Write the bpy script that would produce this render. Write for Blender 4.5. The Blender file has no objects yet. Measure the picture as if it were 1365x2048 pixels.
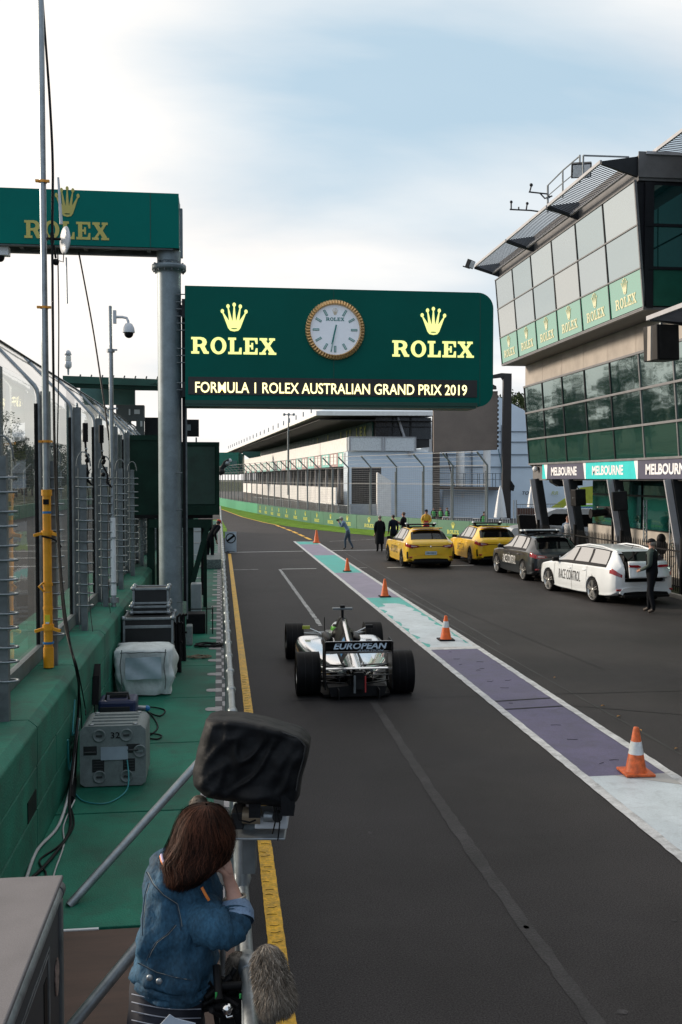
import bpy, math, random
from mathutils import Vector, Matrix, Euler
R = math.radians
random.seed(7)
scene = bpy.context.scene
COL = scene.collection

# ------------------------------------------------------------------ camera
CAM_H = 3.3
YAW, PITCH = R(7.11), R(-1.93)
F = 1960.0
FWD = Vector((math.sin(YAW)*math.cos(PITCH), math.cos(YAW)*math.cos(PITCH), math.sin(PITCH)))
RGT = Vector((math.cos(YAW), -math.sin(YAW), 0))
UPV = RGT.cross(FWD)
CAM = Vector((0, 0, CAM_H))
cd = bpy.data.cameras.new('camera')
cam = bpy.data.objects.new('camera', cd); COL.objects.link(cam)
cam.location = CAM
cam.rotation_euler = (R(90)+PITCH, 0, -YAW)
cd.sensor_fit = 'VERTICAL'; cd.sensor_height = 36; cd.sensor_width = 24
cd.lens = 36*F/2048
cd.clip_end = 3000; cd.clip_start = 0.05
scene.camera = cam

# ------------------------------------------------------------------ sky and sun
SUN_AZ, SUN_EL = R(-62), R(17)        # azimuth measured from +Y, to the left and ahead
SUND = Vector((math.sin(SUN_AZ)*math.cos(SUN_EL), math.cos(SUN_AZ)*math.cos(SUN_EL), math.sin(SUN_EL)))
world = bpy.data.worlds.new('World'); scene.world = world; world.use_nodes = True
nt = world.node_tree; N = nt.nodes; Lk = nt.links; N.clear()
out = N.new('ShaderNodeOutputWorld'); bg = N.new('ShaderNodeBackground'); bg.inputs[1].default_value = 0.1
sky = N.new('ShaderNodeTexSky'); sky.sky_type = 'NISHITA'; sky.sun_disc = False
sky.sun_elevation = SUN_EL; sky.sun_rotation = SUN_AZ; sky.air_density = 1.0; sky.dust_density = 1.5
tc = N.new('ShaderNodeTexCoord'); sep = N.new('ShaderNodeSeparateXYZ'); Lk.new(tc.outputs['Generated'], sep.inputs[0])
def wm(op, a, b=None, c=None):
    n = N.new('ShaderNodeMath'); n.operation = op
    for i, v in enumerate((a, b, c)):
        if v is None: continue
        if isinstance(v, (int, float)): n.inputs[i].default_value = v
        else: Lk.new(v, n.inputs[i])
    return n.outputs[0]
zz = wm('ADD', wm('MAXIMUM', sep.outputs[2], 0.0), 0.22)
cx = wm('DIVIDE', sep.outputs[0], zz); cy = wm('DIVIDE', sep.outputs[1], zz)
cmb = N.new('ShaderNodeCombineXYZ'); Lk.new(cx, cmb.inputs[0]); Lk.new(cy, cmb.inputs[1])
mp = N.new('ShaderNodeMapping'); Lk.new(cmb.outputs[0], mp.inputs[0])
mp.inputs['Rotation'].default_value = (0, 0, R(28)); mp.inputs['Scale'].default_value = (0.62, 1.15, 1); mp.inputs['Location'].default_value = (2.6, 0.55, 0)
n1 = N.new('ShaderNodeTexNoise'); Lk.new(mp.outputs[0], n1.inputs['Vector'])
n1.inputs['Scale'].default_value = 1.05; n1.inputs['Detail'].default_value = 9; n1.inputs['Roughness'].default_value = 0.5; n1.inputs['Distortion'].default_value = 0.35
# thin out towards the blue patch high up ahead
dirp = N.new('ShaderNodeVectorMath'); dirp.operation = 'DOT_PRODUCT'; Lk.new(tc.outputs['Generated'], dirp.inputs[0])
dirp.inputs[1].default_value = Vector((0.20, 0.92, 0.33)).normalized()
patch = N.new('ShaderNodeMapRange'); Lk.new(dirp.outputs['Value'], patch.inputs[0])
patch.inputs[1].default_value = 0.93; patch.inputs[2].default_value = 1.0; patch.inputs[3].default_value = 0.22; patch.inputs[4].default_value = -0.16
covn = wm('ADD', n1.outputs[0], patch.outputs[0])
ramp = N.new('ShaderNodeValToRGB'); Lk.new(covn, ramp.inputs[0])
ramp.color_ramp.elements[0].position = 0.30; ramp.color_ramp.elements[0].color = (0.16, 0.16, 0.16, 1)
ramp.color_ramp.elements[1].position = 0.62; ramp.color_ramp.elements[1].color = (1, 1, 1, 1)
# second fine noise gives the clouds faint grey structure
n2 = N.new('ShaderNodeTexNoise'); Lk.new(mp.outputs[0], n2.inputs['Vector']); n2.inputs['Scale'].default_value = 2.1; n2.inputs['Detail'].default_value = 7
cr2 = N.new('ShaderNodeValToRGB'); Lk.new(n2.outputs[0], cr2.inputs[0])
cr2.color_ramp.elements[0].position = 0.36; cr2.color_ramp.elements[0].color = (5.9, 6.05, 6.25, 1)
cr2.color_ramp.elements[1].position = 0.58; cr2.color_ramp.elements[1].color = (7.5, 7.35, 7.2, 1)
sd = N.new('ShaderNodeVectorMath'); sd.operation = 'DOT_PRODUCT'; Lk.new(tc.outputs['Generated'], sd.inputs[0]); sd.inputs[1].default_value = SUND
glow = N.new('ShaderNodeMapRange'); Lk.new(sd.outputs['Value'], glow.inputs[0])
glow.inputs[1].default_value = 0.1; glow.inputs[2].default_value = 1.0; glow.inputs[3].default_value = 0.0; glow.inputs[4].default_value = 1.0
warm = N.new('ShaderNodeMix'); warm.data_type = 'RGBA'; Lk.new(glow.outputs[0], warm.inputs[0])
Lk.new(cr2.outputs[0], warm.inputs[6]); warm.inputs[7].default_value = (8.8, 8.1, 7.4, 1)
blue = N.new('ShaderNodeMix'); blue.data_type = 'RGBA'; blue.inputs[0].default_value = 0.82
Lk.new(sky.outputs[0], blue.inputs[6]); blue.inputs[7].default_value = (3.2, 4.8, 6.0, 1)
mx = N.new('ShaderNodeMix'); mx.data_type = 'RGBA'; Lk.new(ramp.outputs[0], mx.inputs[0]); Lk.new(blue.outputs[2], mx.inputs[6]); Lk.new(warm.outputs[2], mx.inputs[7])
# the sky behind the viewer is deeper and bluer than towards the low sun
bk = N.new('ShaderNodeVectorMath'); bk.operation = 'DOT_PRODUCT'; Lk.new(tc.outputs['Generated'], bk.inputs[0]); bk.inputs[1].default_value = Vector((-0.25, 0.95, 0.25)).normalized()
bkr = N.new('ShaderNodeMapRange'); Lk.new(bk.outputs['Value'], bkr.inputs[0]); bkr.interpolation_type = 'SMOOTHSTEP'
bkr.inputs[1].default_value = -0.55; bkr.inputs[2].default_value = 0.75; bkr.inputs[3].default_value = 0.0; bkr.inputs[4].default_value = 1.0
dk = N.new('ShaderNodeMix'); dk.data_type = 'RGBA'; Lk.new(bkr.outputs[0], dk.inputs[0]); dk.inputs[6].default_value = (0.62, 0.74, 0.88, 1); dk.inputs[7].default_value = (1, 1, 1, 1)
ml_ = N.new('ShaderNodeMix'); ml_.data_type = 'RGBA'; ml_.blend_type = 'MULTIPLY'; ml_.inputs[0].default_value = 1; Lk.new(mx.outputs[2], ml_.inputs[6]); Lk.new(dk.outputs[2], ml_.inputs[7])
Lk.new(ml_.outputs[2], bg.inputs[0]); Lk.new(bg.outputs[0], out.inputs[0])
sl = bpy.data.lights.new('sun', 'SUN'); sl.energy = 3.1; sl.angle = R(12); sl.color = (1.0, 0.86, 0.70)
so = bpy.data.objects.new('sun', sl); COL.objects.link(so); so.rotation_euler = (-SUND).to_track_quat('-Z', 'Y').to_euler()
vs = scene.view_settings; vs.view_transform = 'Standard'; vs.look = 'None'; vs.gamma = 1; vs.exposure = 0.5; vs.use_curve_mapping = False

# ------------------------------------------------------------------ pixel -> world (pixels of the 1365 x 2048 photograph)
def ray(px, py): return FWD + RGT*((px-682.5)/F) + UPV*((1024-py)/F)
def G(px, py, z=0.0):
    r = ray(px, py); return CAM + r*((z-CAM_H)/r.z)
def AY(px, py, y):
    r = ray(px, py); return CAM + r*(y/r.y)
def AX(px, py, x):
    r = ray(px, py); return CAM + r*(x/r.x)
def AD(px, py, d): return CAM + ray(px, py)*d

# ------------------------------------------------------------------ materials
MATS = {}
def mat(name, col, rough=0.6, metal=0.0, var=0.12, vscale=3.0, bump=0.0, bscale=60.0, coat=0.0, spec=0.5, dirt=None, dscale=2.5, damt=.5, col2=None, emit=None, estr=1.0, fine=0.0, fscale=150.0, stretch=None):
    if name in MATS: return MATS[name]
    m = bpy.data.materials.new(name); m.use_nodes = True; t = m.node_tree; n = t.nodes; l = t.links
    p = n['Principled BSDF']
    p.inputs['Roughness'].default_value = rough; p.inputs['Metallic'].default_value = metal
    p.inputs['Specular IOR Level'].default_value = spec; p.inputs['Coat Weight'].default_value = coat; p.inputs['Coat Roughness'].default_value = 0.05
    c = n.new('ShaderNodeTexCoord'); src = c.outputs['Object']
    if stretch:
        mpp = n.new('ShaderNodeMapping'); mpp.inputs['Scale'].default_value = stretch; l.new(src, mpp.inputs[0]); src = mpp.outputs[0]
    nz = n.new('ShaderNodeTexNoise'); nz.inputs['Scale'].default_value = vscale; nz.inputs['Detail'].default_value = 8; nz.inputs['Roughness'].default_value = 0.6
    l.new(src, nz.inputs['Vector'])
    rp = n.new('ShaderNodeValToRGB'); l.new(nz.outputs[0], rp.inputs[0])
    a = [max(0, x*(1-var*1.6)) for x in col]; b = col2 if col2 else [min(1, x*(1+var)) for x in col]
    rp.color_ramp.elements[0].position = 0.32; rp.color_ramp.elements[0].color = (*a, 1)
    rp.color_ramp.elements[1].position = 0.68; rp.color_ramp.elements[1].color = (*b, 1)
    cs = rp.outputs[0]
    if fine > 0:
        nf = n.new('ShaderNodeTexNoise'); nf.inputs['Scale'].default_value = fscale; nf.inputs['Detail'].default_value = 3; l.new(src, nf.inputs['Vector'])
        mr = n.new('ShaderNodeMapRange'); l.new(nf.outputs[0], mr.inputs[0]); mr.inputs[1].default_value = 0.3; mr.inputs[2].default_value = 0.7
        mr.inputs[3].default_value = 1-fine; mr.inputs[4].default_value = 1+fine
        mm = n.new('ShaderNodeMix'); mm.data_type = 'RGBA'; mm.blend_type = 'MULTIPLY'; mm.inputs[0].default_value = 1
        l.new(cs, mm.inputs[6]); l.new(mr.outputs[0], mm.inputs[7]); cs = mm.outputs[2]
    if dirt:
        dn = n.new('ShaderNodeTexNoise'); dn.inputs['Scale'].default_value = dscale; dn.inputs['Detail'].default_value = 10; dn.inputs['Roughness'].default_value = .72; dn.inputs['Distortion'].default_value = .6; l.new(c.outputs['Object'], dn.inputs['Vector'])
        dr = n.new('ShaderNodeMapRange'); l.new(dn.outputs[0], dr.inputs[0]); dr.inputs[1].default_value = .50; dr.inputs[2].default_value = .72; dr.inputs[3].default_value = 0; dr.inputs[4].default_value = damt
        dm = n.new('ShaderNodeMix'); dm.data_type = 'RGBA'; l.new(dr.outputs[0], dm.inputs[0]); l.new(cs, dm.inputs[6]); dm.inputs[7].default_value = (*dirt, 1); cs = dm.outputs[2]
    l.new(cs, p.inputs['Base Color'])
    if bump > 0:
        bn = n.new('ShaderNodeTexNoise'); bn.inputs['Scale'].default_value = bscale; bn.inputs['Detail'].default_value = 5; l.new(src, bn.inputs['Vector'])
        bb = n.new('ShaderNodeBump'); bb.inputs['Strength'].default_value = min(1, bump); bb.inputs['Distance'].default_value = 0.02
        l.new(bn.outputs[0], bb.inputs['Height']); l.new(bb.outputs[0], p.inputs['Normal'])
    if rough > 0.15:
        rr = n.new('ShaderNodeMapRange'); l.new(nz.outputs[0], rr.inputs[0]); rr.inputs[3].default_value = max(0.02, rough-0.12); rr.inputs[4].default_value = min(1, rough+0.12)
        l.new(rr.outputs[0], p.inputs['Roughness'])
    if emit:
        p.inputs['Emission Color'].default_value = (*emit, 1); p.inputs['Emission Strength'].default_value = estr
    MATS[name] = m; return m
def mirror_glass(name, base, fac, tint=(0.85, 0.92, 0.9), rough=0.03):
    """coated facade glass: dark tinted body with a strong reflective coat"""
    m = bpy.data.materials.new(name); m.use_nodes = True; t = m.node_tree; n = t.nodes; l = t.links; n.clear()
    o = n.new('ShaderNodeOutputMaterial'); d = n.new('ShaderNodeBsdfDiffuse'); g = n.new('ShaderNodeBsdfGlossy'); mxx = n.new('ShaderNodeMixShader')
    d.inputs[0].default_value = (*base, 1); g.inputs[0].default_value = (*tint, 1); g.inputs[1].default_value = rough
    c = n.new('ShaderNodeTexCoord'); nz = n.new('ShaderNodeTexNoise'); nz.inputs['Scale'].default_value = 0.5; l.new(c.outputs['Object'], nz.inputs['Vector'])
    b = n.new('ShaderNodeBump'); b.inputs['Strength'].default_value = 0.25; b.inputs['Distance'].default_value = 0.03; l.new(nz.outputs[0], b.inputs['Height']); l.new(b.outputs[0], g.inputs['Normal'])
    mxx.inputs[0].default_value = fac; l.new(d.outputs[0], mxx.inputs[1]); l.new(g.outputs[0], mxx.inputs[2]); l.new(mxx.outputs[0], o.inputs[0])
    MATS[name] = m; return m
def clear_glass(name, tint=(0.86, 0.9, 0.88), dirt=0.06):
    m = bpy.data.materials.new(name); m.use_nodes = True; t = m.node_tree; n = t.nodes; l = t.links; n.clear()
    o = n.new('ShaderNodeOutputMaterial'); tr = n.new('ShaderNodeBsdfTransparent'); g = n.new('ShaderNodeBsdfGlossy'); d = n.new('ShaderNodeBsdfDiffuse')
    tr.inputs[0].default_value = (*tint, 1); g.inputs[1].default_value = 0.02; d.inputs[0].default_value = (0.5, 0.5, 0.48, 1)
    fr = n.new('ShaderNodeFresnel'); fr.inputs[0].default_value = 1.5
    c = n.new('ShaderNodeTexCoord'); nz = n.new('ShaderNodeTexNoise'); nz.inputs['Scale'].default_value = 1.2; nz.inputs['Detail'].default_value = 6; l.new(c.outputs['Object'], nz.inputs['Vector'])
    b = n.new('ShaderNodeBump'); b.inputs['Strength'].default_value = 0.12; b.inputs['Distance'].default_value = 0.03; l.new(nz.outputs[0], b.inputs['Height']); l.new(b.outputs[0], g.inputs['Normal'])
    m1 = n.new('ShaderNodeMixShader'); l.new(fr.outputs[0], m1.inputs[0]); l.new(tr.outputs[0], m1.inputs[1]); l.new(g.outputs[0], m1.inputs[2])
    mr = n.new('ShaderNodeMapRange'); l.new(nz.outputs[0], mr.inputs[0]); mr.inputs[1].default_value = 0.35; mr.inputs[2].default_value = 0.75; mr.inputs[3].default_value = 0.02; mr.inputs[4].default_value = dirt*2
    m2 = n.new('ShaderNodeMixShader'); l.new(mr.outputs[0], m2.inputs[0]); l.new(m1.outputs[0], m2.inputs[1]); l.new(d.outputs[0], m2.inputs[2]); l.new(m2.outputs[0], o.inputs[0])
    MATS[name] = m; return m

asphalt = mat('asphalt', (0.043, 0.0395, 0.0405), 0.72, var=0.26, vscale=0.30, bump=0.45, bscale=150, fine=0.6, fscale=85, spec=0.2, dirt=(.060, .056, .055), dscale=.8, damt=.35)
asph_old = mat('asphalt_patch', (0.053, 0.050, 0.051), 0.75, var=0.25, vscale=3, bump=0.4, bscale=60, fine=0.25, fscale=60, spec=0.3)
M_tar = mat('tar_seam', (0.014, 0.014, 0.015), 0.6, var=0.3, vscale=4, spec=.15)
M_skid = mat('skid', (0.023, 0.022, 0.023), 0.65, var=0.2, vscale=2)
white_paint = mat('white_paint', (0.62, 0.62, 0.62), 0.6, dirt=(.16, .15, .15), dscale=7, damt=.7, var=0.16, vscale=5, bump=0.2, bscale=80, fine=0.12, fscale=60)
grey_paint = mat('worn_white_paint', (0.33, 0.33, 0.33), 0.65, var=0.5, vscale=6, fine=0.3, fscale=60)
purple_paint = mat('purple_paint', (0.105, 0.092, 0.175), 0.55, dirt=(.05, .045, .06), dscale=4, damt=.5, var=0.14, vscale=1.4, bump=0.25, bscale=60, fine=0.15, fscale=50)
lilac_paint = mat('lilac_paint', (0.25, 0.22, 0.30), 0.55, var=0.14, vscale=2, bump=0.2, fine=0.1, fscale=50)
teal_paint = mat('teal_paint', (0.055, 0.42, 0.37), 0.5, var=0.10, vscale=2, bump=0.2, fine=0.08, fscale=50)
palew_paint = mat('pale_white_paint', (0.60, 0.66, 0.70), 0.5, dirt=(.25, .26, .27), dscale=5, damt=.45, var=0.12, vscale=1.1, bump=0.2, fine=0.06, fscale=50)
yellow_paint = mat('yellow_paint', (0.80, 0.44, 0.015), 0.55, dirt=(.14, .09, .03), dscale=14, damt=.45, var=0.18, vscale=6, bump=0.3, bscale=50, fine=0.25, fscale=30)
grass_m = mat('grass', (0.12, 0.23, 0.022), 0.9, var=0.3, vscale=1.2, fine=0.4, fscale=12, spec=0.1)
deckgreen = mat('green_deck', (0.009, 0.138, 0.088), 0.62, var=0.32, vscale=1.1, bump=0.25, bscale=90, fine=0.14, fscale=90, spec=0.3, dirt=(.03, .05, .04), dscale=3.2, damt=.55)
wallgreen = mat('green_concrete', (0.008, 0.150, 0.098), 0.65, dirt=(.02, .035, .028), dscale=4, damt=.6, var=0.34, vscale=1.6, bump=0.3, bscale=60, fine=0.1, fscale=80)
M_sign = mat('sign_green', (0.0005, 0.105, 0.082), 0.45, var=0.07, vscale=0.8, spec=.10)
M_signd = mat('sign_green_dark', (0.003, 0.05, 0.034), 0.4, var=0.05)
M_gold = mat('gold_lettering', (0.50, 0.44, 0.11), 0.5, var=0.06)
M_goldlit = mat('lit_gold_lettering', (0.75, 0.72, 0.25), 0.5, var=0.03, emit=(0.82, 0.86, 0.28), estr=0.75)
M_led = mat('display_text', (0.9, 0.8, 0.3), 0.5, var=0.02, emit=(1.0, 0.88, 0.42), estr=1.3)
M_disp = mat('display_black', (0.02, 0.019, 0.019), 0.45, var=0.15, fine=0.3, fscale=80)
steel = mat('galvanised_steel', (0.30, 0.33, 0.35), 0.42, metal=0.75, var=0.16, vscale=9, fine=0.08, fscale=60)
steel_d = mat('dull_steel', (0.16, 0.18, 0.19), 0.5, metal=0.5, var=0.2, vscale=8)
colsteel = mat('column_steel', (0.20, 0.245, 0.27), 0.5, metal=0.35, var=0.16, vscale=4, fine=0.06, fscale=40)
black = mat('black_plastic', (0.009, 0.009, 0.010), 0.5, var=0.2, vscale=6, spec=.13)
M_rubber = mat('rubber', (0.009, 0.009, 0.010), 0.7, var=0.25, vscale=7, spec=0.12)
darkmetal = mat('dark_metal', (0.022, 0.024, 0.027), 0.5, metal=0.1, var=0.15, spec=.2)
dgreen = mat('dark_green_paint', (0.006, 0.028, 0.019), 0.55, var=0.2, vscale=3, bump=0.15, spec=.18)
M_white = mat('white_panel', (0.62, 0.66, 0.70), 0.45, var=0.05, vscale=1)
M_wplast = mat('white_plastic', (0.68, 0.70, 0.72), 0.35, var=0.04)
M_orange = mat('cone_orange', (0.80, 0.13, 0.02), 0.5, var=0.12, vscale=14, bump=0.1)
M_oranged = mat('worn_cone_orange', (0.62, 0.12, 0.03), 0.55, var=0.3, vscale=14, bump=0.1)
M_reflw = mat('reflective_band', (0.65, 0.68, 0.70), 0.3, var=0.15, vscale=15)
M_myel = mat('mast_yellow', (0.72, 0.31, 0.008), 0.42, var=0.12, vscale=9)
blueclamp = mat('blue_tape', (0.01, 0.16, 0.40), 0.4)

# ------------------------------------------------------------------ mesh builder
class MB:
    def __init__(s): s.v = []; s.f = []; s.m = []; s.sm = []; s.mats = []
    def mi(s, m):
        if m is None: return 0
        if m not in s.mats: s.mats.append(m)
        return s.mats.index(m)
    def add(s, vs, fs, m=None, smooth=False, M=None):
        b = len(s.v); k = s.mi(m)
        for v in vs:
            v = Vector(v); s.v.append(M @ v if M is not None else v)
        for f in fs: s.f.append([b+i for i in f]); s.m.append(k); s.sm.append(smooth)
        return s
    def box(s, c, d, m=None, M=None, rz=0, taper=None):
        x, y, z = [q/2 for q in d]; tx, ty = taper or (1, 1)
        vs = [(-x, -y, -z), (x, -y, -z), (x, y, -z), (-x, y, -z), (-x*tx, -y*ty, z), (x*tx, -y*ty, z), (x*tx, y*ty, z), (-x*tx, y*ty, z)]
        T = Matrix.Translation(Vector(c)) @ Matrix.Rotation(rz, 4, 'Z')
        if M is not None: T = M @ T
        return s.add(vs, [(0, 3, 2, 1), (4, 5, 6, 7), (0, 1, 5, 4), (1, 2, 6, 5), (2, 3, 7, 6), (3, 0, 4, 7)], m, False, T)
    def b2(s, lo, hi, m=None, M=None):
        return s.box([(a+b)/2 for a, b in zip(lo, hi)], [abs(b-a) for a, b in zip(lo, hi)], m, M)
    def quad(s, a, b, c, d, m=None): return s.add([a, b, c, d], [(0, 1, 2, 3)], m)
    def beam(s, a, b, w, h, m=None, up=(0, 0, 1)):
        a = Vector(a); b = Vector(b); d = (b-a); L = d.length; d.normalize(); u = Vector(up)
        if abs(d.dot(u)) > 0.98: u = Vector((0, 1, 0))
        x = d.cross(u).normalized(); z = x.cross(d)
        M = Matrix((( x.x, d.x, z.x, (a.x+b.x)/2), (x.y, d.y, z.y, (a.y+b.y)/2), (x.z, d.z, z.z, (a.z+b.z)/2), (0, 0, 0, 1)))
        return s.box((0, 0, 0), (w, L, h), m, M)
    def tube(s, pts, r, m=None, n=8, caps=True, closed=False, smooth=True):
        pts = [Vector(p) for p in pts]; k = len(pts)
        rs = r if isinstance(r, (list, tuple)) else [r]*k
        vs = []; prev = None
        for i, p in enumerate(pts):
            if closed: d = pts[(i+1) % k]-pts[i-1]
            else: d = pts[min(i+1, k-1)]-pts[max(i-1, 0)]
            if d.length < 1e-9: d = Vector((0, 0, 1))
            d.normalize()
            if prev is None:
                u = Vector((0, 0, 1)) if abs(d.z) < 0.9 else Vector((1, 0, 0)); x = d.cross(u).normalized()
            else:
                x = prev-d*prev.dot(d)
                if x.length < 1e-6: x = d.orthogonal()
                x.normalize()
            y = d.cross(x); prev = x
            for j in range(n):
                a = 2*math.pi*j/n; vs.append(p+(x*math.cos(a)+y*math.sin(a))*rs[i])
        fs = []
        for i in range(k if closed else k-1):
            i2 = (i+1) % k
            for j in range(n): fs.append((i*n+j, i*n+(j+1) % n, i2*n+(j+1) % n, i2*n+j))
        s.add(vs, fs, m, smooth)
        if caps and not closed:
            s.add(vs[:n], [tuple(range(n))[::-1]], m); s.add(vs[-n:], [tuple(range(n))], m)
        return s
    def lathe(s, prof, m=None, n=16, M=None, smooth=True, caps=True):
        """profile (r, z) turned about Z"""
        vs = []; fs = []; k = len(prof)
        for r, z in prof:
            for j in range(n):
                a = 2*math.pi*j/n; vs.append((r*math.cos(a), r*math.sin(a), z))
        for i in range(k-1):
            for j in range(n): fs.append((i*n+j, i*n+(j+1) % n, (i+1)*n+(j+1) % n, (i+1)*n+j))
        s.add(vs, fs, m, smooth, M)
        if caps and prof[0][0] > 1e-4: s.add(vs[:n], [tuple(range(n))[::-1]], m, False, M)
        if caps and prof[-1][0] > 1e-4: s.add(vs[-n:], [tuple(range(n))], m, False, M)
        return s
    def sphere(s, c, r, m=None, n=12, k=8, M=None):
        rx, ry, rz = r if isinstance(r, (tuple, list)) else (r, r, r)
        vs = []; fs = []
        for i in range(k+1):
            th = math.pi*i/k
            for j in range(n):
                a = 2*math.pi*j/n; vs.append((c[0]+rx*math.sin(th)*math.cos(a), c[1]+ry*math.sin(th)*math.sin(a), c[2]-rz*math.cos(th)))
        for i in range(k):
            for j in range(n): fs.append((i*n+j, i*n+(j+1) % n, (i+1)*n+(j+1) % n, (i+1)*n+j))
        return s.add(vs, fs, m, True, M)
    def prism(s, poly, a, b, m=None, M=None, axis='Z', smooth=False):
        """poly of 2D points extruded from a to b along axis"""
        def P(p, t): return {'Z': (p[0], p[1], t), 'Y': (p[0], t, p[1]), 'X': (t, p[0], p[1])}[axis]
        n = len(poly); vs = [P(p, a) for p in poly]+[P(p, b) for p in poly]
        s.add(vs, [tuple(range(n))[::-1], tuple(range(n, 2*n))], m, False, M)
        return s.add(vs, [(i, (i+1) % n, (i+1) % n+n, i+n) for i in range(n)], m, smooth, M)
    def grid(s, rows, m=None, smooth=True, M=None, wrap=False):
        n = len(rows[0]); vs = [p for r_ in rows for p in r_]; fs = []
        for i in range(len(rows)-1):
            for j in range(n if wrap else n-1):
                j2 = (j+1) % n; fs.append((i*n+j, i*n+j2, (i+1)*n+j2, (i+1)*n+j))
        return s.add(vs, fs, m, smooth, M)
    def build(s, name, m=None, parent=None, bevel=0, world_coords=True, kind=None, recalc=False):
        if m is not None and not s.mats: s.mats = [m]
        elif m is not None and s.mats and m not in s.mats: s.mats.insert(0, m); s.m = [i+1 for i in s.m]
        if m is not None:
            pass
        me = bpy.data.meshes.new(name)
        vs = s.v
        if parent is not None and world_coords:
            I = WM[parent.name].inverted(); vs = [I @ v for v in vs]
        me.from_pydata([tuple(v) for v in vs], [], s.f)
        for mm in s.mats: me.materials.append(mm)
        for p, k, q in zip(me.polygons, s.m, s.sm): p.material_index = min(k, max(0, len(s.mats)-1)); p.use_smooth = q
        if recalc:
            import bmesh
            b = bmesh.new(); b.from_mesh(me); bmesh.ops.recalc_face_normals(b, faces=b.faces); b.to_mesh(me); b.free()
        me.update()
        o = bpy.data.objects.new(name, me); COL.objects.link(o)
        if parent is not None: o.parent = parent; WM[o.name] = WM[parent.name]
        else: WM[o.name] = Matrix.Identity(4)
        if bevel:
            bm_ = o.modifiers.new('bevel', 'BEVEL'); bm_.width = bevel; bm_.segments = 2; bm_.limit_method = 'ANGLE'; bm_.angle_limit = R(40)
        if kind: o['kind'] = kind
        return o
WM = {}
def T(name, label, cat, loc=(0, 0, 0), rz=0, group=None):
    o = bpy.data.objects.new(name, None); COL.objects.link(o); o.empty_display_size = 0.2
    o.location = loc; o.rotation_euler = (0, 0, rz); o['label'] = label; o['category'] = cat
    if group: o['group'] = group
    WM[o.name] = Matrix.Translation(Vector(loc)) @ Matrix.Rotation(rz, 4, 'Z')
    return o
def tag(o, label, cat, group=None):
    o['label'] = label; o['category'] = cat
    if group: o['group'] = group
    return o
def LM(o): return WM[o.name]          # local -> world matrix of a root
def copy_thing(root, loc, rz, label, group=None):
    def cp(o, par):
        c = o.copy(); COL.objects.link(c)
        if par is not None: c.parent = par
        for ch in [q for q in o.children]: cp(ch, c)
        return c
    r = cp(root, None); r.location = loc; r.rotation_euler = (0, 0, rz); r['label'] = label
    if group: r['group'] = group
    WM[r.name] = Matrix.Translation(Vector(loc)) @ Matrix.Rotation(rz, 4, 'Z')
    return r

# ------------------------------------------------------------------ lettering
def frame(o, xd, yd):
    x = Vector(xd).normalized(); y = Vector(yd); y = (y-x*y.dot(x)).normalized(); z = x.cross(y); o = Vector(o)
    return Matrix(((x.x, y.x, z.x, o.x), (x.y, y.y, z.y, o.y), (x.z, y.z, z.z, o.z), (0, 0, 0, 1)))
def ell(cx_, cy_, rx, ry, n=28, rev=False):
    p = [(cx_+rx*math.cos(2*math.pi*i/n), cy_+ry*math.sin(2*math.pi*i/n)) for i in range(n)]
    return p[::-1] if rev else p
def curve_mesh(loops, ext):
    c = bpy.data.curves.new('tmp', 'CURVE'); c.dimensions = '2D'; c.fill_mode = 'BOTH'; c.extrude = ext
    for lp in loops:
        sp = c.splines.new('POLY'); sp.points.add(len(lp)-1)
        for q, p in zip(sp.points, lp): q.co = (p[0], p[1], 0, 1)
        sp.use_cyclic_u = True
    return _ev(c)
def _ev(c):
    o = bpy.data.objects.new('tmp', c); COL.objects.link(o); dg = bpy.context.evaluated_depsgraph_get(); dg.update()
    me = bpy.data.meshes.new_from_object(o.evaluated_get(dg))
    r = ([tuple(v.co) for v in me.vertices], [tuple(p.vertices) for p in me.polygons])
    bpy.data.objects.remove(o); bpy.data.curves.remove(c); bpy.data.meshes.remove(me)
    return r
GL = {
 'R': (1.10, [[(0,0),(.5,0),(.5,.14),(.38,.14),(.38,.42),(.55,.42),(.68,.18),(.78,0),(1.1,0),(1.1,.13),(1.0,.15),(.84,.45),(.94,.56),(.98,.71),(.92,.87),(.78,.97),(.6,1),(0,1),(0,.86),(.12,.86),(.12,.14),(0,.14)], [(.38,.56),(.38,.86),(.54,.86),(.66,.81),(.71,.71),(.68,.62),(.56,.56)]]),
 'O': (1.0, [ell(.5,.5,.5,.52), ell(.5,.5,.25,.36,rev=True)]),
 'L': (.85, [[(0,0),(.85,0),(.85,.4),(.73,.4),(.66,.14),(.38,.14),(.38,.86),(.5,.86),(.5,1),(0,1),(0,.86),(.12,.86),(.12,.14),(0,.14)]]),
 'E': (.90, [[(0,0),(.9,0),(.9,.38),(.79,.38),(.72,.14),(.38,.14),(.38,.44),(.5,.44),(.5,.3),(.62,.3),(.62,.7),(.5,.7),(.5,.57),(.38,.57),(.38,.86),(.72,.86),(.79,.64),(.9,.64),(.9,1),(0,1),(0,.86),(.12,.86),(.12,.14),(0,.14)]]),
 'X': (1.08, [[(0,0),(.42,0),(.42,.13),(.34,.13),(.5,.36),(.66,.13),(.58,.13),(.58,0),(1.08,0),(1.08,.13),(.98,.13),(.68,.54),(.9,.86),(1.0,.86),(1,1),(.62,1),(.62,.86),(.7,.86),(.56,.66),(.42,.86),(.5,.86),(.5,1),(.02,1),(.02,.86),(.12,.86),(.4,.46),(.14,.13),(0,.13)]]),
}
_cache = {}
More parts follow.
